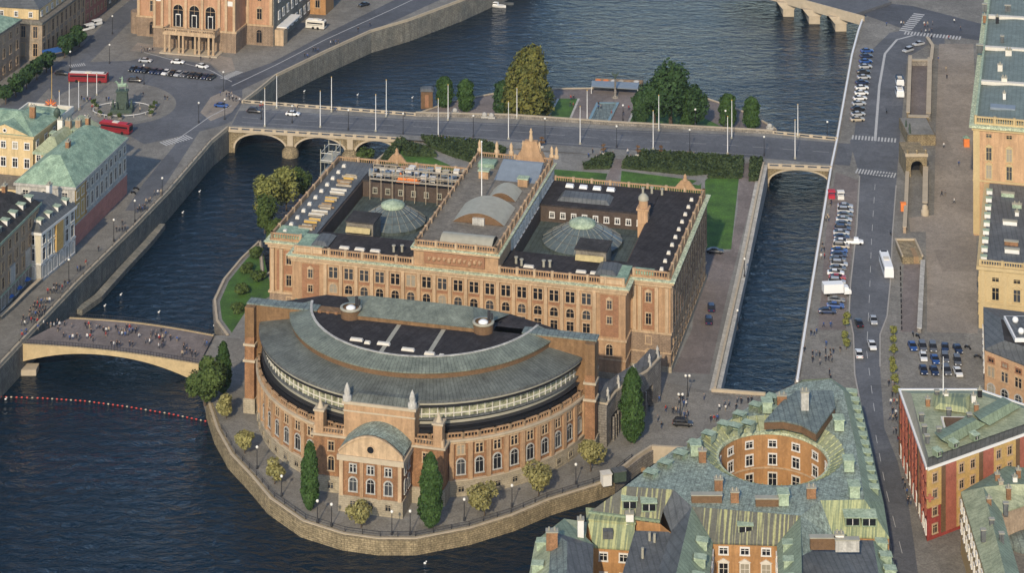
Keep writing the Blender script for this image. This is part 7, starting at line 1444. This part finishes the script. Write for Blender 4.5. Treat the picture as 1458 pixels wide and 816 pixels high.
def bus(loc, rz, L, paint, roofm, label, name='bus', H=3.1, cat='bus'):
    t = thing(name, label, cat, loc, rz); h = L/2; k = MB(); loft(k, [(-h, 1.15, .45, H-.25, .12), (-h+.3, 1.25, .35, H-.08, .12), (h-.2, 1.25, .35, H-.08, .12), (h, 1.2, .45, H-.2, .12)]); k.obj('body', paint, t)
    k = MB(); k.box(-1.27, 1.27, -h+.6, h-.6, 1.45, 2.4); k.obj('side_windows', 'glass', t); k = MB(); k.box(-1.05, 1.05, -h-.03, -h+.2, 1.1, 2.5); k.obj('windscreen', 'glass', t)
    k = MB(); k.box(-1.05, 1.05, -h+.4, h-.4, H-.08, H+.02); k.obj('roof', roofm, t); k = MB(); k.box(-.7, .7, -1, 1, H+.02, H+.25); k.obj('roof_unit', 'offwhite', t)
    k = MB(); k.box(-.8, .8, -h+.5, -h+1.3, H+.02, H+.06); k.obj('roof_hatch', 'black', t)
    for x in (-1.2, .95):
        for y in (-h+2.4, h-2.8): wheel(t, x, y, .48, .28)
    return t
mat('redbus', (.24, .02, .025), rough=.4, var=0)
bus(NORTH.w(126, 116), R_(84), 13.0, M['redbus'], 'white', 'red bus with white roof stopped at the edge of the square')
bus(NORTH.w(165, 188), R_(70), 10.5, M['redbus'], 'redcloth', 'red open top bus on the near edge of the statue square')
bus(SOUTH.w(1262, 385), R_(178), 11.5, 'plastic_white', 'plastic_white', 'white coach driving down the quay road beside the stone block')
bus(NORTH.w(450, 40), R_(74), 7, 'offwhite', 'plastic_white', 'cream lorry parked by the side wing of the opera', 'lorry', 3.2, 'lorry')
bus(SOUTH.w(1281, 136), R_(176), 5.4, 'plastic_white', 'plastic_white', 'white van, nearer of two on the far quay road', 'van', 2.4, 'van'); bus(SOUTH.w(1281, 120), R_(176), 5.2, 'plastic_white', 'silver' if 'silver' in M else 'white', 'white van, farther of two on the far quay road', 'van', 2.3, 'van')
t = thing('box_truck', 'white box truck parked among the cars by the channel', 'truck', SOUTH.w(1190, 420), R_(-84)); k = MB(); k.box(-1.2, 1.2, -3.4, 1.8, .9, 3.2); k.obj('cargo_box', 'plastic_white', t); k = MB(); loft(k, [(2.0, 1.1, .5, 2.3, .1), (3.2, 1.1, .5, 2.2, .15), (3.9, 1.0, .5, 1.3, .1)]); k.obj('cab', 'plastic_white', t); k = MB(); k.box(-1.0, 1.0, 3.1, 3.4, 1.4, 2.1); k.obj('windscreen', 'glass', t)
for x in (-1.1, .85):
    for y in (-2.2, 2.9): wheel(t, x, y, .42, .25)
t = thing('pickup', 'small cream pickup sticking out of the long parking row', 'pickup', SOUTH.w(1217, 347), R_(84)); k = MB(); loft(k, [(-2.3, .8, .4, .9, .1), (-1.4, .9, .3, 1.0, .1), (2.3, .9, .3, 1.0, .1)]); loft(k, [(-1.0, .8, 1.0, 1.6, .15), (.2, .8, 1.0, 1.65, .15)]); k.obj('body', 'plastic_white', t); k = MB(); k.box(-.75, .75, .35, 2.2, .98, 1.04); k.obj('load_bed', 'plank', t)
for x in (-.86, .66):
    for y in (-1.5, 1.5): wheel(t, x, y)
def scooter(p, rz, label, group=None):
    t = thing('motorcycle', label, 'motorcycle', p, rz, group); k = MB(); loft(k, [(-.5, .12, .45, .75, .03), (0, .2, .4, .85, .05), (.7, .15, .5, .8, .05)]); k.obj('body', 'paint_black', t); k = MB(); k.tube((-.35, -.55, 1.05), (.35, -.55, 1.05), .03); k.tube((0, -.75, .3), (0, -.5, 1.05), .05); k.obj('handlebar', 'dark_metal', t)
    for y in (-.72, .72): wheel(t, -.05, y, .3, .1)
scooter(SOUTH.w(1268, 334), 3.1, 'motorcycle riding ahead of the white coach'); scooter(SOUTH.w(1262, 160), 3.1, 'lone motorcycle on the far quay road below the two vans')
scooter(NORTH.w(190, 276), 1, 'dark motorcycle parked at the corner of the pink palace, upper of two', 'motorcycles by the pink palace'); scooter(NORTH.w(194, 270), 1.2, 'dark motorcycle parked at the corner of the pink palace, lower of two', 'motorcycles by the pink palace')
for i, (x, y) in enumerate([(1300, 478), (1307, 481), (1378, 497), (1392, 510)]): scooter(SOUTH.w(x, y), .4*i, ['motorcycle left above the small car park', 'motorcycle second above the small car park', 'motorcycle right of the small car park', 'motorcycle by the grey roofed townhouse'][i], 'motorcycles near the small car park')
# ================================================================ PEOPLE
def build_person(pose):
    """one continuous skinned figure about 1.75 m tall"""
    sp = {'walk': .28, 'stand': .06, 'stride': .4}[pose]; ar = {'walk': .2, 'stand': .05, 'stride': .32}[pose]
    J = {'pel': (0, 0, .95, .14), 'chest': (0, 0, 1.30, .17), 'neck': (0, -.01, 1.48, .065), 'head': (0, -.02, 1.62, .10), 'crown': (0, -.01, 1.74, .075),
         'hl': (-.10, 0, .88, .10), 'kl': (-.11, -sp*.6, .48, .07), 'fl': (-.11, -sp*.8, .07, .05), 'tl': (-.11, -sp*.8-.18, .05, .04), 'hr': (.10, 0, .88, .10), 'kr': (.11, sp*.25, .48, .07), 'fr': (.11, sp*.9, .09, .05), 'tr': (.11, sp*.9-.17, .04, .04),
         'sl': (-.19, 0, 1.38, .075), 'el': (-.25, ar*.4, 1.10, .05), 'wl': (-.25, ar*.2-.06, .85, .038), 'gl': (-.25, ar*.1-.09, .76, .03), 'sr': (.19, 0, 1.38, .075), 'er': (.25, -ar*.5, 1.10, .05), 'wr': (.24, -ar-.04, .87, .038), 'gr': (.24, -ar-.08, .78, .03)}
    E_l = [('pel', 'chest'), ('chest', 'neck'), ('neck', 'head'), ('head', 'crown'), ('pel', 'hl'), ('hl', 'kl'), ('kl', 'fl'), ('fl', 'tl'), ('pel', 'hr'), ('hr', 'kr'), ('kr', 'fr'), ('fr', 'tr'), ('chest', 'sl'), ('sl', 'el'), ('el', 'wl'), ('wl', 'gl'), ('chest', 'sr'), ('sr', 'er'), ('er', 'wr'), ('wr', 'gr')]
    ks = list(J); me = bpy.data.meshes.new('tmp'); me.from_pydata([J[k][:3] for k in ks], [(ks.index(a), ks.index(c)) for a, c in E_l], []); o = bpy.data.objects.new('tmp', me); COL.objects.link(o)
    m1 = o.modifiers.new('s', 'SKIN'); 
    for i, k in enumerate(ks): me.skin_vertices[0].data[i].radius = (J[k][3],)*2; me.skin_vertices[0].data[i].use_root = (k == 'pel')
    o.modifiers.new('d', 'SUBSURF').levels = 1
    dg = bpy.context.evaluated_depsgraph_get(); r = bpy.data.meshes.new_from_object(o.evaluated_get(dg)); r.name = 'person'; bpy.data.objects.remove(o)
    r.materials.clear()
    for m in ('trousers', 'top', 'skin', 'hair'): r.materials.append(M[m])
    for p in r.polygons:
        c = p.center; z = c.z
        p.material_index = 3 if (z > 1.66 or (z > 1.56 and c.y > .0)) else 2 if z > 1.45 else (2 if (abs(c.x) > .2 and z < .84) else (1 if z > .93 or abs(c.x) > .2 else (3 if z < .09 else 0)))
        p.use_smooth = True
    return r
for n_, c_ in dict(trousers=(.03, .035, .05), top=(.06, .06, .07), skin=(.45, .28, .2), hair=(.06, .035, .02)).items(): mat(n_, c_, var=0, rough=.8)
TOPS = {'dark': (.02, .022, .03), 'white': (.62, .62, .60), 'red': (.30, .03, .03), 'blue': (.04, .09, .25), 'grey': (.16, .16, .17), 'beige': (.38, .31, .22), 'orange': (.65, .25, .04), 'pink': (.55, .28, .3)}
for n_, c_ in TOPS.items(): mat('top_'+n_, c_, var=0, rough=.8)
mat('jeans', (.04, .06, .12), var=0); mat('chinos', (.25, .2, .14), var=0)
PM = [build_person(p) for p in ('walk', 'stand', 'stride')]
prng = random.Random(77)
def person(px_, py_, f, color, label, group, dx=0, dy=0):
    X, Y, Z = f.w(px_, py_); 
    if hasattr(f, 'lift'): Z += f.lift(X, Y)
    o = bpy.data.objects.new('person', prng.choice(PM)); COL.objects.link(o); o.location = (X, Y, Z+.03); o.rotation_euler = (0, 0, prng.random()*6.28); s = prng.uniform(.94, 1.05); o.scale = (s, s, s)
    o.material_slots[1].link = 'OBJECT'; o.material_slots[1].material = M['top_'+color]
    if prng.random() < .4: o.material_slots[0].link = 'OBJECT'; o.material_slots[0].material = M[prng.choice(['jeans', 'chinos', 'jeans'])]
    return tag(o, label, 'person', group)
tens = {2: 'twenty', 3: 'thirty', 4: 'forty', 5: 'fifty', 6: 'sixty'}; ones = ['', '-first', '-second', '-third', '-fourth', '-fifth', '-sixth', '-seventh', '-eighth', '-ninth']
ordn = ordn[:20]+[(tens[k]+ones[j] if j else tens[k][:-1]+'ieth') for k in range(2, 7) for j in range(10)][1:]
class Rk(Field):
    def lift(s, X, Y): u = min(1, max(0, (X-(-119))/(46))); return .8*math.sin(math.pi*u)-.25
RIKB = Rk(1, 0, 0, [(RA[0], RA[2]), (RC[0], RC[2])])
PC = ['dark']*8+['grey', 'grey', 'grey', 'white', 'white', 'blue', 'blue', 'beige', 'red']
def crowd(where, poly, n, f, group, seed, cols=PC, pairs=.28):
    """people inside a pixel polygon; each gets a label by colour and by its place along the group"""
    r = random.Random(seed); P = [tuple(p) for p in poly]; xs = [p[0] for p in P]; ys = [p[1] for p in P]; out = []
    def inside(x, y):
        c = False
        for i in range(len(P)):
            (x1, y1), (x2, y2) = P[i], P[i-1]
            if (y1 > y) != (y2 > y) and x < (x2-x1)*(y-y1)/(y2-y1)+x1: c = not c
        return c
    k = 0
    while len(out) < n and k < 9000:
        k += 1; x, y = r.uniform(min(xs), max(xs)), r.uniform(min(ys), max(ys))
        if out and r.random() < pairs: q = r.choice(out); x, y = q[0]+r.choice([-1, 1])*r.uniform(3.5, 5), q[1]+r.uniform(-1, 1)
        if inside(x, y) and all(abs(x-q[0]) > 3 or abs(y-q[1]) > 1.6 for q in out): out.append((x, y, r.choice(cols)))
    by = {}
    for q in sorted(out): by.setdefault(q[2], []).append(q)
    for c, L in by.items():
        for i, q in enumerate(L):
            pos = 'the only one' if len(L) == 1 else ('leftmost' if i == 0 else 'rightmost' if i == len(L)-1 else '%s from the left' % ordn[i])
            person(q[0], q[1], f, c, 'person in %s top, %s %s' % (c, pos, where), group)
crowd('crossing the footbridge', [(60, 460), (300, 486), (282, 513), (50, 486)], 78, RIKB, 'people on the footbridge', 1)
crowd('by the quay end of the footbridge', [(25, 462), (60, 450), (52, 482), (28, 486)], 9, NORTH, 'people at the quay end of the footbridge', 2)
crowd('walking on the left quay street', [(20, 470), (60, 425), (150, 345), (175, 320), (185, 324), (110, 395), (55, 460), (28, 484)], 48, NORTH, 'people on the left quay', 3)
crowd('by the wall near the pink palace', [(188, 305), (228, 270), (236, 272), (200, 306)], 14, NORTH, 'people by the quay wall at the pink palace', 4)
crowd('on the plaza', [(925, 560), (1000, 566), (1075, 570), (1040, 605), (960, 615), (920, 610)], 32, FLAT, 'people on the plaza', 5)
crowd('near the gateway', [(850, 600), (880, 565), (925, 548), (915, 560), (880, 600), (862, 640)], 7, FLAT, 'people by the gateway', 6)
crowd('on the near bridge pavement', [(600, 198), (720, 206), (900, 219), (1080, 228), (1080, 234), (900, 223), (720, 211)], 13, DECK, 'people on the near bridge pavement', 7)
crowd('on the far bridge pavement', [(350, 150), (470, 156), (588, 165), (588, 169), (470, 161), (350, 155)], 8, DECK, 'people on the far bridge pavement', 8)
crowd('at the left end of the long bridge', [(310, 130), (345, 140), (340, 150), (312, 140)], 9, NORTH, 'people at the bridge head', 9)
crowd('around the statue square', [(90, 140), (240, 130), (260, 165), (120, 180)], 22, NORTH, 'people on the statue square', 10)
crowd('along the quay road beyond the opera', [(385, 100), (460, 66), (530, 36), (535, 40), (463, 72), (392, 104)], 11, NORTH, 'people along the quay road', 11)
crowd('on the pavement before the opera', [(200, 62), (225, 72), (310, 88), (325, 96), (300, 90), (200, 76)], 8, NORTH, 'people before the opera', 12)
crowd('on the southern quay', [(1145, 470), (1172, 455), (1200, 475), (1200, 540), (1175, 545), (1142, 535)], 22, SOUTH, 'people on the southern quay', 13)
crowd('by the water beside the parked cars', [(1160, 400), (1172, 330), (1185, 280), (1190, 280), (1178, 340), (1168, 410)], 10, SOUTH, 'people beside the long parking row', 14)
crowd('on the right hand pavement', [(1264, 545), (1275, 545), (1282, 640), (1268, 610)], 18, SOUTH, 'people on the pavement by the red building', 15)
crowd('beside the red building', [(1285, 660), (1294, 700), (1305, 750), (1300, 755), (1284, 690)], 7, SOUTH, 'people in the narrow street', 16)
crowd('on the gravel ramp by the palace', [(1330, 80), (1380, 80), (1385, 300), (1330, 340)], 8, SOUTH, 'people on the gravel ramp', 17)
crowd('at the far junction', [(1240, 30), (1380, 30), (1380, 62), (1300, 60)], 16, SOUTH, 'people at the far junction', 18)
crowd('on the terrace around the pool', [(800, 135), (905, 135), (890, 172), (815, 172)], 10, FLAT, 'people on the terrace', 19)
crowd('by the pink garden path', [(830, 222), (905, 222), (900, 228), (838, 230)], 6, ISLE, 'people by the garden path', 20)
# ================================================================ SMALLER THINGS
def at(o, loc, rz=0): o.location = loc; o.rotation_euler = (0, 0, rz); return o
# equestrian statue
t = thing('equestrian_statue', 'green bronze rider on a tall stone pedestal in the square', 'statue', NORTH.w(174, 158))
k = MB(); k.box(-3.4, 3.4, -2.4, 2.4, 0, 1.2); k.frustum(rect(-2.0, 2.0, -1.3, 1.3), 1.2, rect(-1.6, 1.6, -1.0, 1.0), 6.2); k.box(-1.9, 1.9, -1.3, 1.3, 6.2, 6.7); k.obj('pedestal', 'bronze', t)
k = MB(); loft(k, [(-1.4, .38, 7.9, 8.7, .2), (-.6, .5, 7.8, 8.8, .2), (.6, .45, 7.9, 8.8, .2), (1.3, .42, 8.0, 8.9, .2)])
for x in (-.3, .3):
    for y in (-1.0, 1.05): k.tube((x, y, 8.1), (x, y-.1, 7.3), .14, 6, 0, .1); k.tube((x, y-.1, 7.3), (x, y, 6.7), .1, 6)
k.tube((0, -1.2, 8.4), (0, -1.9, 9.5), .3, 7, 0, .2); k.tube((0, -1.8, 9.5), (0, -2.4, 9.2), .2, 7, 0, .12); k.tube((0, 1.3, 8.7), (0, 1.8, 7.6), .12, 5); k.v = [(v[1], v[0], v[2]) for v in k.v]; k.f = [f[::-1] for f in k.f]; k.obj('horse', 'copper', t)
k = MB(); figure(k, 0, 0, 8.7, 2.4); k.tube((0, 0, 10.2), (-.9, -.3, 10.6), .12); k.obj('rider', 'copper', t)
for x, y in ((-2.9, 0), (2.9, 0), (-1.4, -2), (1.4, -2)): k = MB(); figure(k, x, y, 1.2, 2.6); k.obj('figure', 'bronze', t)
o = NORTH.w(174, 158); t = thing('chain_fence', 'low white rail around the statue pedestal', 'fence', o); k = MB(); E2 = [(9.2*math.cos(2*math.pi*i/24), 6.4*math.sin(2*math.pi*i/24)) for i in range(24)]; k.strip(E2, .12, .7, .85, 0, True); k.obj('rail', 'whitepaint', t)
for i in range(0, 24, 2): k = MB(); k.cyl(*E2[i], 0, 1.0, .14, .12, 6); k.obj('post', 'white_stone', t)
def planter(loc, label, group, r=.9, foliage='leaf_mid'):
    t = thing('planter', label, 'planter', loc, group=group); k = MB(); k.lathe(0, 0, [(r*.7, 0), (r, .9), (r*.9, .9), (r*.85, .7)], 10); k.obj('pot', 'granite', t); k = MB(); crown(k, (0, 0, 1.3), (r*1.2, r*1.2, .8), 90, .3, random.Random(int(loc[0]*9)), 5); k.obj('plant', foliage, t)
for i, (x, y) in enumerate([(137, 155), (142, 165), (156, 168), (171, 170), (217, 157), (221, 152), (214, 165), (133, 150)]): planter(NORTH.w(x, y), '%s round planter counted clockwise around the statue' % nm[i], 'planters around the statue')
for i, (x, y) in enumerate([(771, 210), (859, 220), (908, 222), (941, 222)]): 
    t = thing('flower_stand', '%s tall reddish flower stand from the left at the garden edge' % nm[i], 'flower stand', DECK.w(x, y), group='flower stands by the garden'); k = MB(); k.cyl(0, 0, 0, 2.6, .12, .1, 6); k.obj('stem', 'dark_metal', t)
    for z, r in ((1.6, 1.1), (2.8, .8)): k = MB(); crown(k, (0, 0, z), (r, r, .4), 70, .28, random.Random(i), 5); k.obj('blooms', 'brick_brown', t)
    k = MB(); k.lathe(0, 0, [(.7, 0), (.9, .5), (.2, .6)], 8); k.obj('pot', 'white_stone', t)
# terrace: pool, cafe, statue, kiosk
P = xy([(851, 148), (879.5, 148), (865, 177.5), (838, 175)], FLAT); t = thing('pool', 'long rectangular pool with white rim on the terrace', 'pool', (*P[0], 0)); Q = ccw([(p[0]-P[0][0], p[1]-P[0][1]) for p in P]); k = MB(); k.strip(Q, .9, .0, .5, 0, True); k.obj('rim', 'white_stone', t); k = MB(); k.prism(offset(Q, -.3), 0, .3); k.obj('basin_water', 'copper_blue', t)
mat('pool_water', (.16, .24, .25), rough=.15, var=.1); t.children[-1].data.materials[0] = M['pool_water']
X, Y, Z = FLAT.w(876, 139); t = thing('winged_statue', 'dark winged statue on a tall column beside the pool', 'statue', (X, Y, 0)); k = MB(); k.lathe(0, 0, [(1.2, 0), (1, .6), (.35, .8), (.3, 6.0), (.5, 6.3)], 10); k.obj('column', 'granite', t); k = MB(); figure(k, 0, 0, 6.3, 1.9); k.add([(0, 0, 7.4), (-1.4, .1, 8.6), (-.6, .1, 7.0), (1.4, .1, 8.6), (.6, .1, 7.0)], [[0, 1, 2], [0, 4, 3]]); k.obj('figure', 'bronze', t)
P = xy([(843, 121), (912, 126), (916, 113), (848, 110)], FLAT); t = thing('cafe_terrace', 'wooden cafe deck jutting into the river behind the pool', 'cafe terrace', (*P[0], 0)); Q = [(p[0]-P[0][0], p[1]-P[0][1]) for p in P]; k = MB(); k.prism(Q, -2.4, -.2); k.obj('deck', 'wood', t); k = MB(); k.strip(ccw(Q), .08, .7, .85, 0, True); k.obj('railing', 'dark_metal', t)
k = MB(); Q2 = [(p[0]-P[0][0], p[1]-P[0][1]) for p in xy([(842, 133), (908, 137), (910, 128), (843, 125)], FLAT)]; k.prism(Q2, 2.2, 2.5); k.obj('awning', 'zinc_blue', t); k = MB(); [k.cyl(q[0], q[1], -3, 2.2, .12, .12, 6) for q in Q2]; k.obj('posts', 'white', t)
for i in range(12):
    u, v = i % 6/5, i//6; x = lerp(852, 906, u); y = lerp(121, 116, v)+u*2; c = ['tarp', 'offwhite', 'terra', 'plank', 'offwhite', 'tarp'][(i*5) % 6]
    X, Y, Z = FLAT.w(x, y); t = thing('cafe_table', '%s table from the left in the %s row on the cafe deck' % (ordn[i % 6], ['near', 'far'][v]), 'table', (X, Y, -.18), group='tables on the cafe deck'); k = MB(); k.cyl(0, 0, .7, .78, 1.0, 1.0, 10); k.cyl(0, 0, 0, .7, .08, .08, 5); k.obj('tabletop', c, t)
    for dx in (-1.5, 1.5): k = MB(); k.box(dx-.25, dx+.25, -.3, .3, .4, .46); k.box(dx+.2*(1 if dx > 0 else -1)-.03, dx+.2*(1 if dx > 0 else -1)+.03, -.3, .3, .46, .95); k.box(dx-.05, dx+.05, -.05, .05, 0, .4); k.obj('chair', 'wood', t)
X, Y, Z = FLAT.w(608, 152); t = thing('kiosk', 'small square brick pavilion at the left end of the terrace', 'kiosk', (X, Y, 0)); k = MB(); k.box(-1.9, 1.9, -1.9, 1.9, 0, 5.6); k.obj('wall', 'brick_brown', t); k = MB(); k.frustum(rect(-2.2, 2.2, -2.2, 2.2), 5.6, rect(-1.4, 1.4, -1.4, 1.4), 6.3); k.obj('roof', 'slate', t); k = MB(); k.box(-.6, .6, -1.95, -1.88, .5, 4.5); k.obj('door', 'terra_dark', t)
# stone blocks on parapet ends
for i, (x, y) in enumerate([(700, 169), (690, 168), (1096, 184), (648, 162)]):
    X, Y, Z = DECK.w(x, y); k = MB(); k.ball((0, 0, .9), .9, 8, 0, .9); k.box(-1.1, 1.1, -.7, .7, 0, .5); o = k.obj('stone_lion', 'white_stone', label=['pale carved stone right of the second columnar tree', 'pale carved stone left of its twin on the bridge wall', 'pale carved stone where the terrace wall meets the bridge', 'pale carved stone near the kiosk steps'][i], cat='statue', group='carved stones on the bridge wall'); at(o, (X, Y, Z+.2))
# boom of floats in the river
bp = [(0, 566), (60, 568), (120, 572), (180, 580), (240, 590), (298, 602)]; BP = [Vector(W(x, y, -3)) for x, y in bp]; rt = thing('float_line', 'curved line of red and white floats across the river', 'buoys', (BP[0].x, BP[0].y, -2.9)); k = MB()
for a_, c_ in zip(BP, BP[1:]): k.tube((a_.x-BP[0].x, a_.y-BP[0].y, 0), (c_.x-BP[0].x, c_.y-BP[0].y, 0), .07, 5)
k.obj('rope', 'dark_metal', rt); j = 0
for a_, c_ in zip(BP, BP[1:]):
    n = int((c_-a_).length/1.15)
    for i in range(n):
        p = a_.lerp(c_, i/n)-BP[0]; d = (c_-a_).normalized(); k = MB(); k.tube((p.x, p.y, .05), (p.x+d.x*.4, p.y+d.y*.4, .05), .17, 6); k.obj('float', 'coping' if j % 4 == 2 else 'float_red', rt); j += 1
for i, (x, y) in enumerate([(7, 535), (20, 532), (8, 569), (149, 436), (226, 445), (172, 420), (305, 464), (284, 273), (260, 303), (509, 135), (587, 139), (433, 130), (605, 803), (432, 130)][:13]):
    X, Y = W(x, y, -3); s = .55 if i else .9; k = MB(); k.lathe(0, 0, [(.05, -.15), (s*.5, 0), (s*.45, .2), (.05, .3)], 8); k.ball((s*.5, 0, .42), .16, 6); o = k.obj('swan', 'whitepaint', label=['larger white bird at the quay foot by the left picture edge', 'white bird right of the larger one by the left quay', 'white bird resting near the start of the red float line', 'white bird above the left part of the footbridge', 'white bird above the right part of the footbridge', 'white bird close to the wall above the footbridge', 'white bird by the end of the curved river wall', 'upper white bird in the left channel', 'lower white bird in the left channel', 'white bird behind the bridge below the fourth far flagpole', 'white bird behind the bridge near the kiosk', 'white bird behind the bridge by the second far flagpole', 'white bird alone in the dark water below the island tip'][i], cat='bird', group='white birds on the water'); at(o, (X, Y, -3.0))
def boat(px_, py_, L, rz, label, hull='white', cabin=True):
    X, Y = W(px_, py_, -3); t = thing('boat', label, 'boat', (X, Y, -3), rz); k = MB(); h = L/2; w = L*.17
    secs = [(-h, .05, .9), (-h*.6, w*.7, .8), (0, w, .7), (h, w*.9, .7)]; v = []
    for y, ww, z in secs: v += [(-ww*.7, y, -.2), (-ww, y, z), (ww, y, z), (ww*.7, y, -.2)]
    f = []
    for i in range(3):
        for j in range(4): f.append([i*4+j, (i+1)*4+j, (i+1)*4+(j+1) % 4, i*4+(j+1) % 4])
    f += [[0, 3, 2, 1], [12, 13, 14, 15]]; k.add(v, f); k.obj('hull', hull, t)
    if cabin: k = MB(); k.box(-w*.55, w*.55, -h*.1, h*.5, .7, 1.7); k.obj('cabin', 'plastic_white', t); k = MB(); k.box(-w*.57, w*.57, -h*.08, h*.48, 1.1, 1.5); k.obj('windows', 'glass', t)
boat(708, 9, 7, 1.2, 'pale motor boat moored off the quay at the top of the river'); boat(722, 6, 5, 1.4, 'dark small boat beside the pale motor boat', 'slate', False)
boat(876, 680, 6, .9, 'small open boat in the narrow canal under the trees', 'slate', False); boat(904, 668, 5.4, 1.0, 'second small boat moored in the narrow canal', 'wood', False)
# pavilion by the canal end of the promenade
X, Y, Z = FLAT.w(863, 690); t = thing('service_hut', 'small white box hut at the canal end of the promenade', 'hut', (X, Y, 0), .3); k = MB(); k.box(-1, 1, -.9, .9, 0, 2.4); k.obj('wall', 'white', t); k = MB(); k.box(-1.15, 1.15, -1.05, 1.05, 2.4, 2.6); k.obj('roof', 'offwhite', t)
X, Y, Z = FLAT.w(881, 684); t = thing('service_hut', 'dark green hut beside the white box hut', 'hut', (X, Y, 0), .3); k = MB(); k.box(-1.4, 1.4, -1, 1, 0, 2.2); k.obj('wall', 'bronze', t); k = MB(); k.box(-1.5, 1.5, -1.1, 1.1, 2.2, 2.35); k.obj('roof', 'slate', t)
# railing on the tip
P = dens([p[:2] for p in TIP[4:19]], 3.2); o = P[0]; t = thing('railing', 'thin dark railing along the curved quay edge', 'railing', (o[0], o[1], 0)); Cc = Vector(CW)
Q = []
for p in P: v = Vector(p)-Cc; v = Cc+v*(1-.9/v.length); Q.append((v.x-o[0], v.y-o[1]))
for i in range(0, len(Q)): k = MB(); k.cyl(Q[i][0], Q[i][1], 0, 1.15, .09, .07, 5); (k.obj('post', 'dark_metal', t) if i < 98 else None)
k = MB(); k.strip(Q, .05, 1.0, 1.08); k.obj('top_rail', 'dark_metal', t); k = MB(); k.strip(Q, .05, .5, .56); k.obj('lower_rail', 'dark_metal', t)
# steps down from promenade to plaza beside the gateway
k = MB(); P = [W(857, 590), W(893, 575), W(862, 622), W(855, 640)]
# awnings, parasols and stalls
def parasol(loc, c, label, group, r=1.6):
    t = thing('parasol', label, 'parasol', loc, group=group); k = MB(); k.cyl(0, 0, 0, 2.4, .05, .05, 5); k.obj('pole', 'dark_metal', t); k = MB(); k.lathe(0, 0, [(r, 2.0), (r*.5, 2.5), (.02, 2.75)], 8, 0, False); k.obj('canopy', c, t)
for i, (x, y) in enumerate([(48, 398), (36, 409), (24, 421), (12, 433)]): parasol(NORTH.w(x, y), 'bluecloth', '%s blue parasol from the right before the brown quayside block' % nm[i], 'blue parasols before the brown block', 1.5)
t = thing('awning', 'blue awning at the foot of the beige bank building', 'awning', NORTH.w(70, 84), R_(38)); k = MB(); k.add([(-3, 0, 3.6), (4, 0, 3.6), (4, -2.6, 2.6), (-3, -2.6, 2.6)], [[3, 2, 1, 0]]); k.obj('cloth', 'bluecloth', t); k = MB(); [k.cyl(x, -2.5, 0, 2.6, .05, .05, 5) for x in (-3, .5, 4)]; k.obj('poles', 'dark_metal', t)
stone_wall('low stone kerb wall before the brown quayside block', [(60, 400), (40, 418), (18, 440), (0, 456)], 0, .9, .7, m='granite_grey', f=NORTH)
for i, (x, y, c) in enumerate([(1184, 282, 'redcloth'), (1197, 283, 'white')]): k = MB(); k.box(-1, 1, -.8, .8, 1.9, 2.3); k.box(-.9, .9, -.7, .7, 0, 1.0); [k.cyl(a_, c_, 1, 1.9, .05, .05, 4) for a_ in (-.8, .8) for c_ in (-.6, .6)]; o = k.obj('market_cart', c, label=['small red cart by the channel quay wall', 'small white cart right of the red one'][i], cat='cart'); at(o, SOUTH.w(x, y))
X, Y, Z = SOUTH.w(1286, 300); k = MB(); k.box(-.7, .7, -.5, .5, 0, 2.2); k.box(-.8, .8, -.6, .6, 2.2, 2.35); o = k.obj('ticket_kiosk', 'tarp', label='small orange kiosk against the ramp wall', cat='kiosk'); at(o, (X, Y, Z))
# thin posts along the left quay balustrade (iron railing above the wall)
P = dens([p[:2] for p in N_SHORE_A[1:8]], 4.4); o = P[0]; t = thing('railing', 'dark iron railing on top of the left quay wall', 'railing', (o[0], o[1], 4.9))
for i, p in enumerate(P[:98]): k = MB(); k.cyl(p[0]-o[0], p[1]-o[1], 0, .55, .07, .06, 4); k.obj('post', 'dark_metal', t)
k = MB(); k.strip([(p[0]-o[0], p[1]-o[1]) for p in P], .05, .5, .58); k.obj('top_rail', 'dark_metal', t)
# traffic lights at the far junction, bollards by the small car park
for i in range(12):
    x, y = lerp(1282, 1284, i/11), lerp(384, 470, i/11); X, Y, Z = SOUTH.w(x, y); k = MB(); k.lathe(0, 0, [(.16, 0), (.14, .8), (.18, .9), (.02, 1.0)], 6); o = k.obj('bollard', 'black', label='%s black bollard from the top beside the low pale wall' % ordn[i], cat='bollard', group='bollards beside the low pale wall'); at(o, (X, Y, Z))
# air
mz = bpy.data.materials.new('haze'); mz.use_nodes = True; N = mz.node_tree.nodes; N.clear(); vo = N.new('ShaderNodeVolumePrincipled'); ou = N.new('ShaderNodeOutputMaterial'); mz.node_tree.links.new(vo.outputs[0], ou.inputs['Volume'])
vo.inputs['Color'].default_value = (.80, .88, 1.0, 1); vo.inputs['Density'].default_value = HAZE; vo.inputs['Anisotropy'].default_value = .3; M['haze'] = mz
if HAZE > 0: k = MB(); k.box(-1500, 1500, -100, 2500, -8, 254); k.obj('haze', 'haze', kind='stuff', label='faint bluish evening haze over the city')
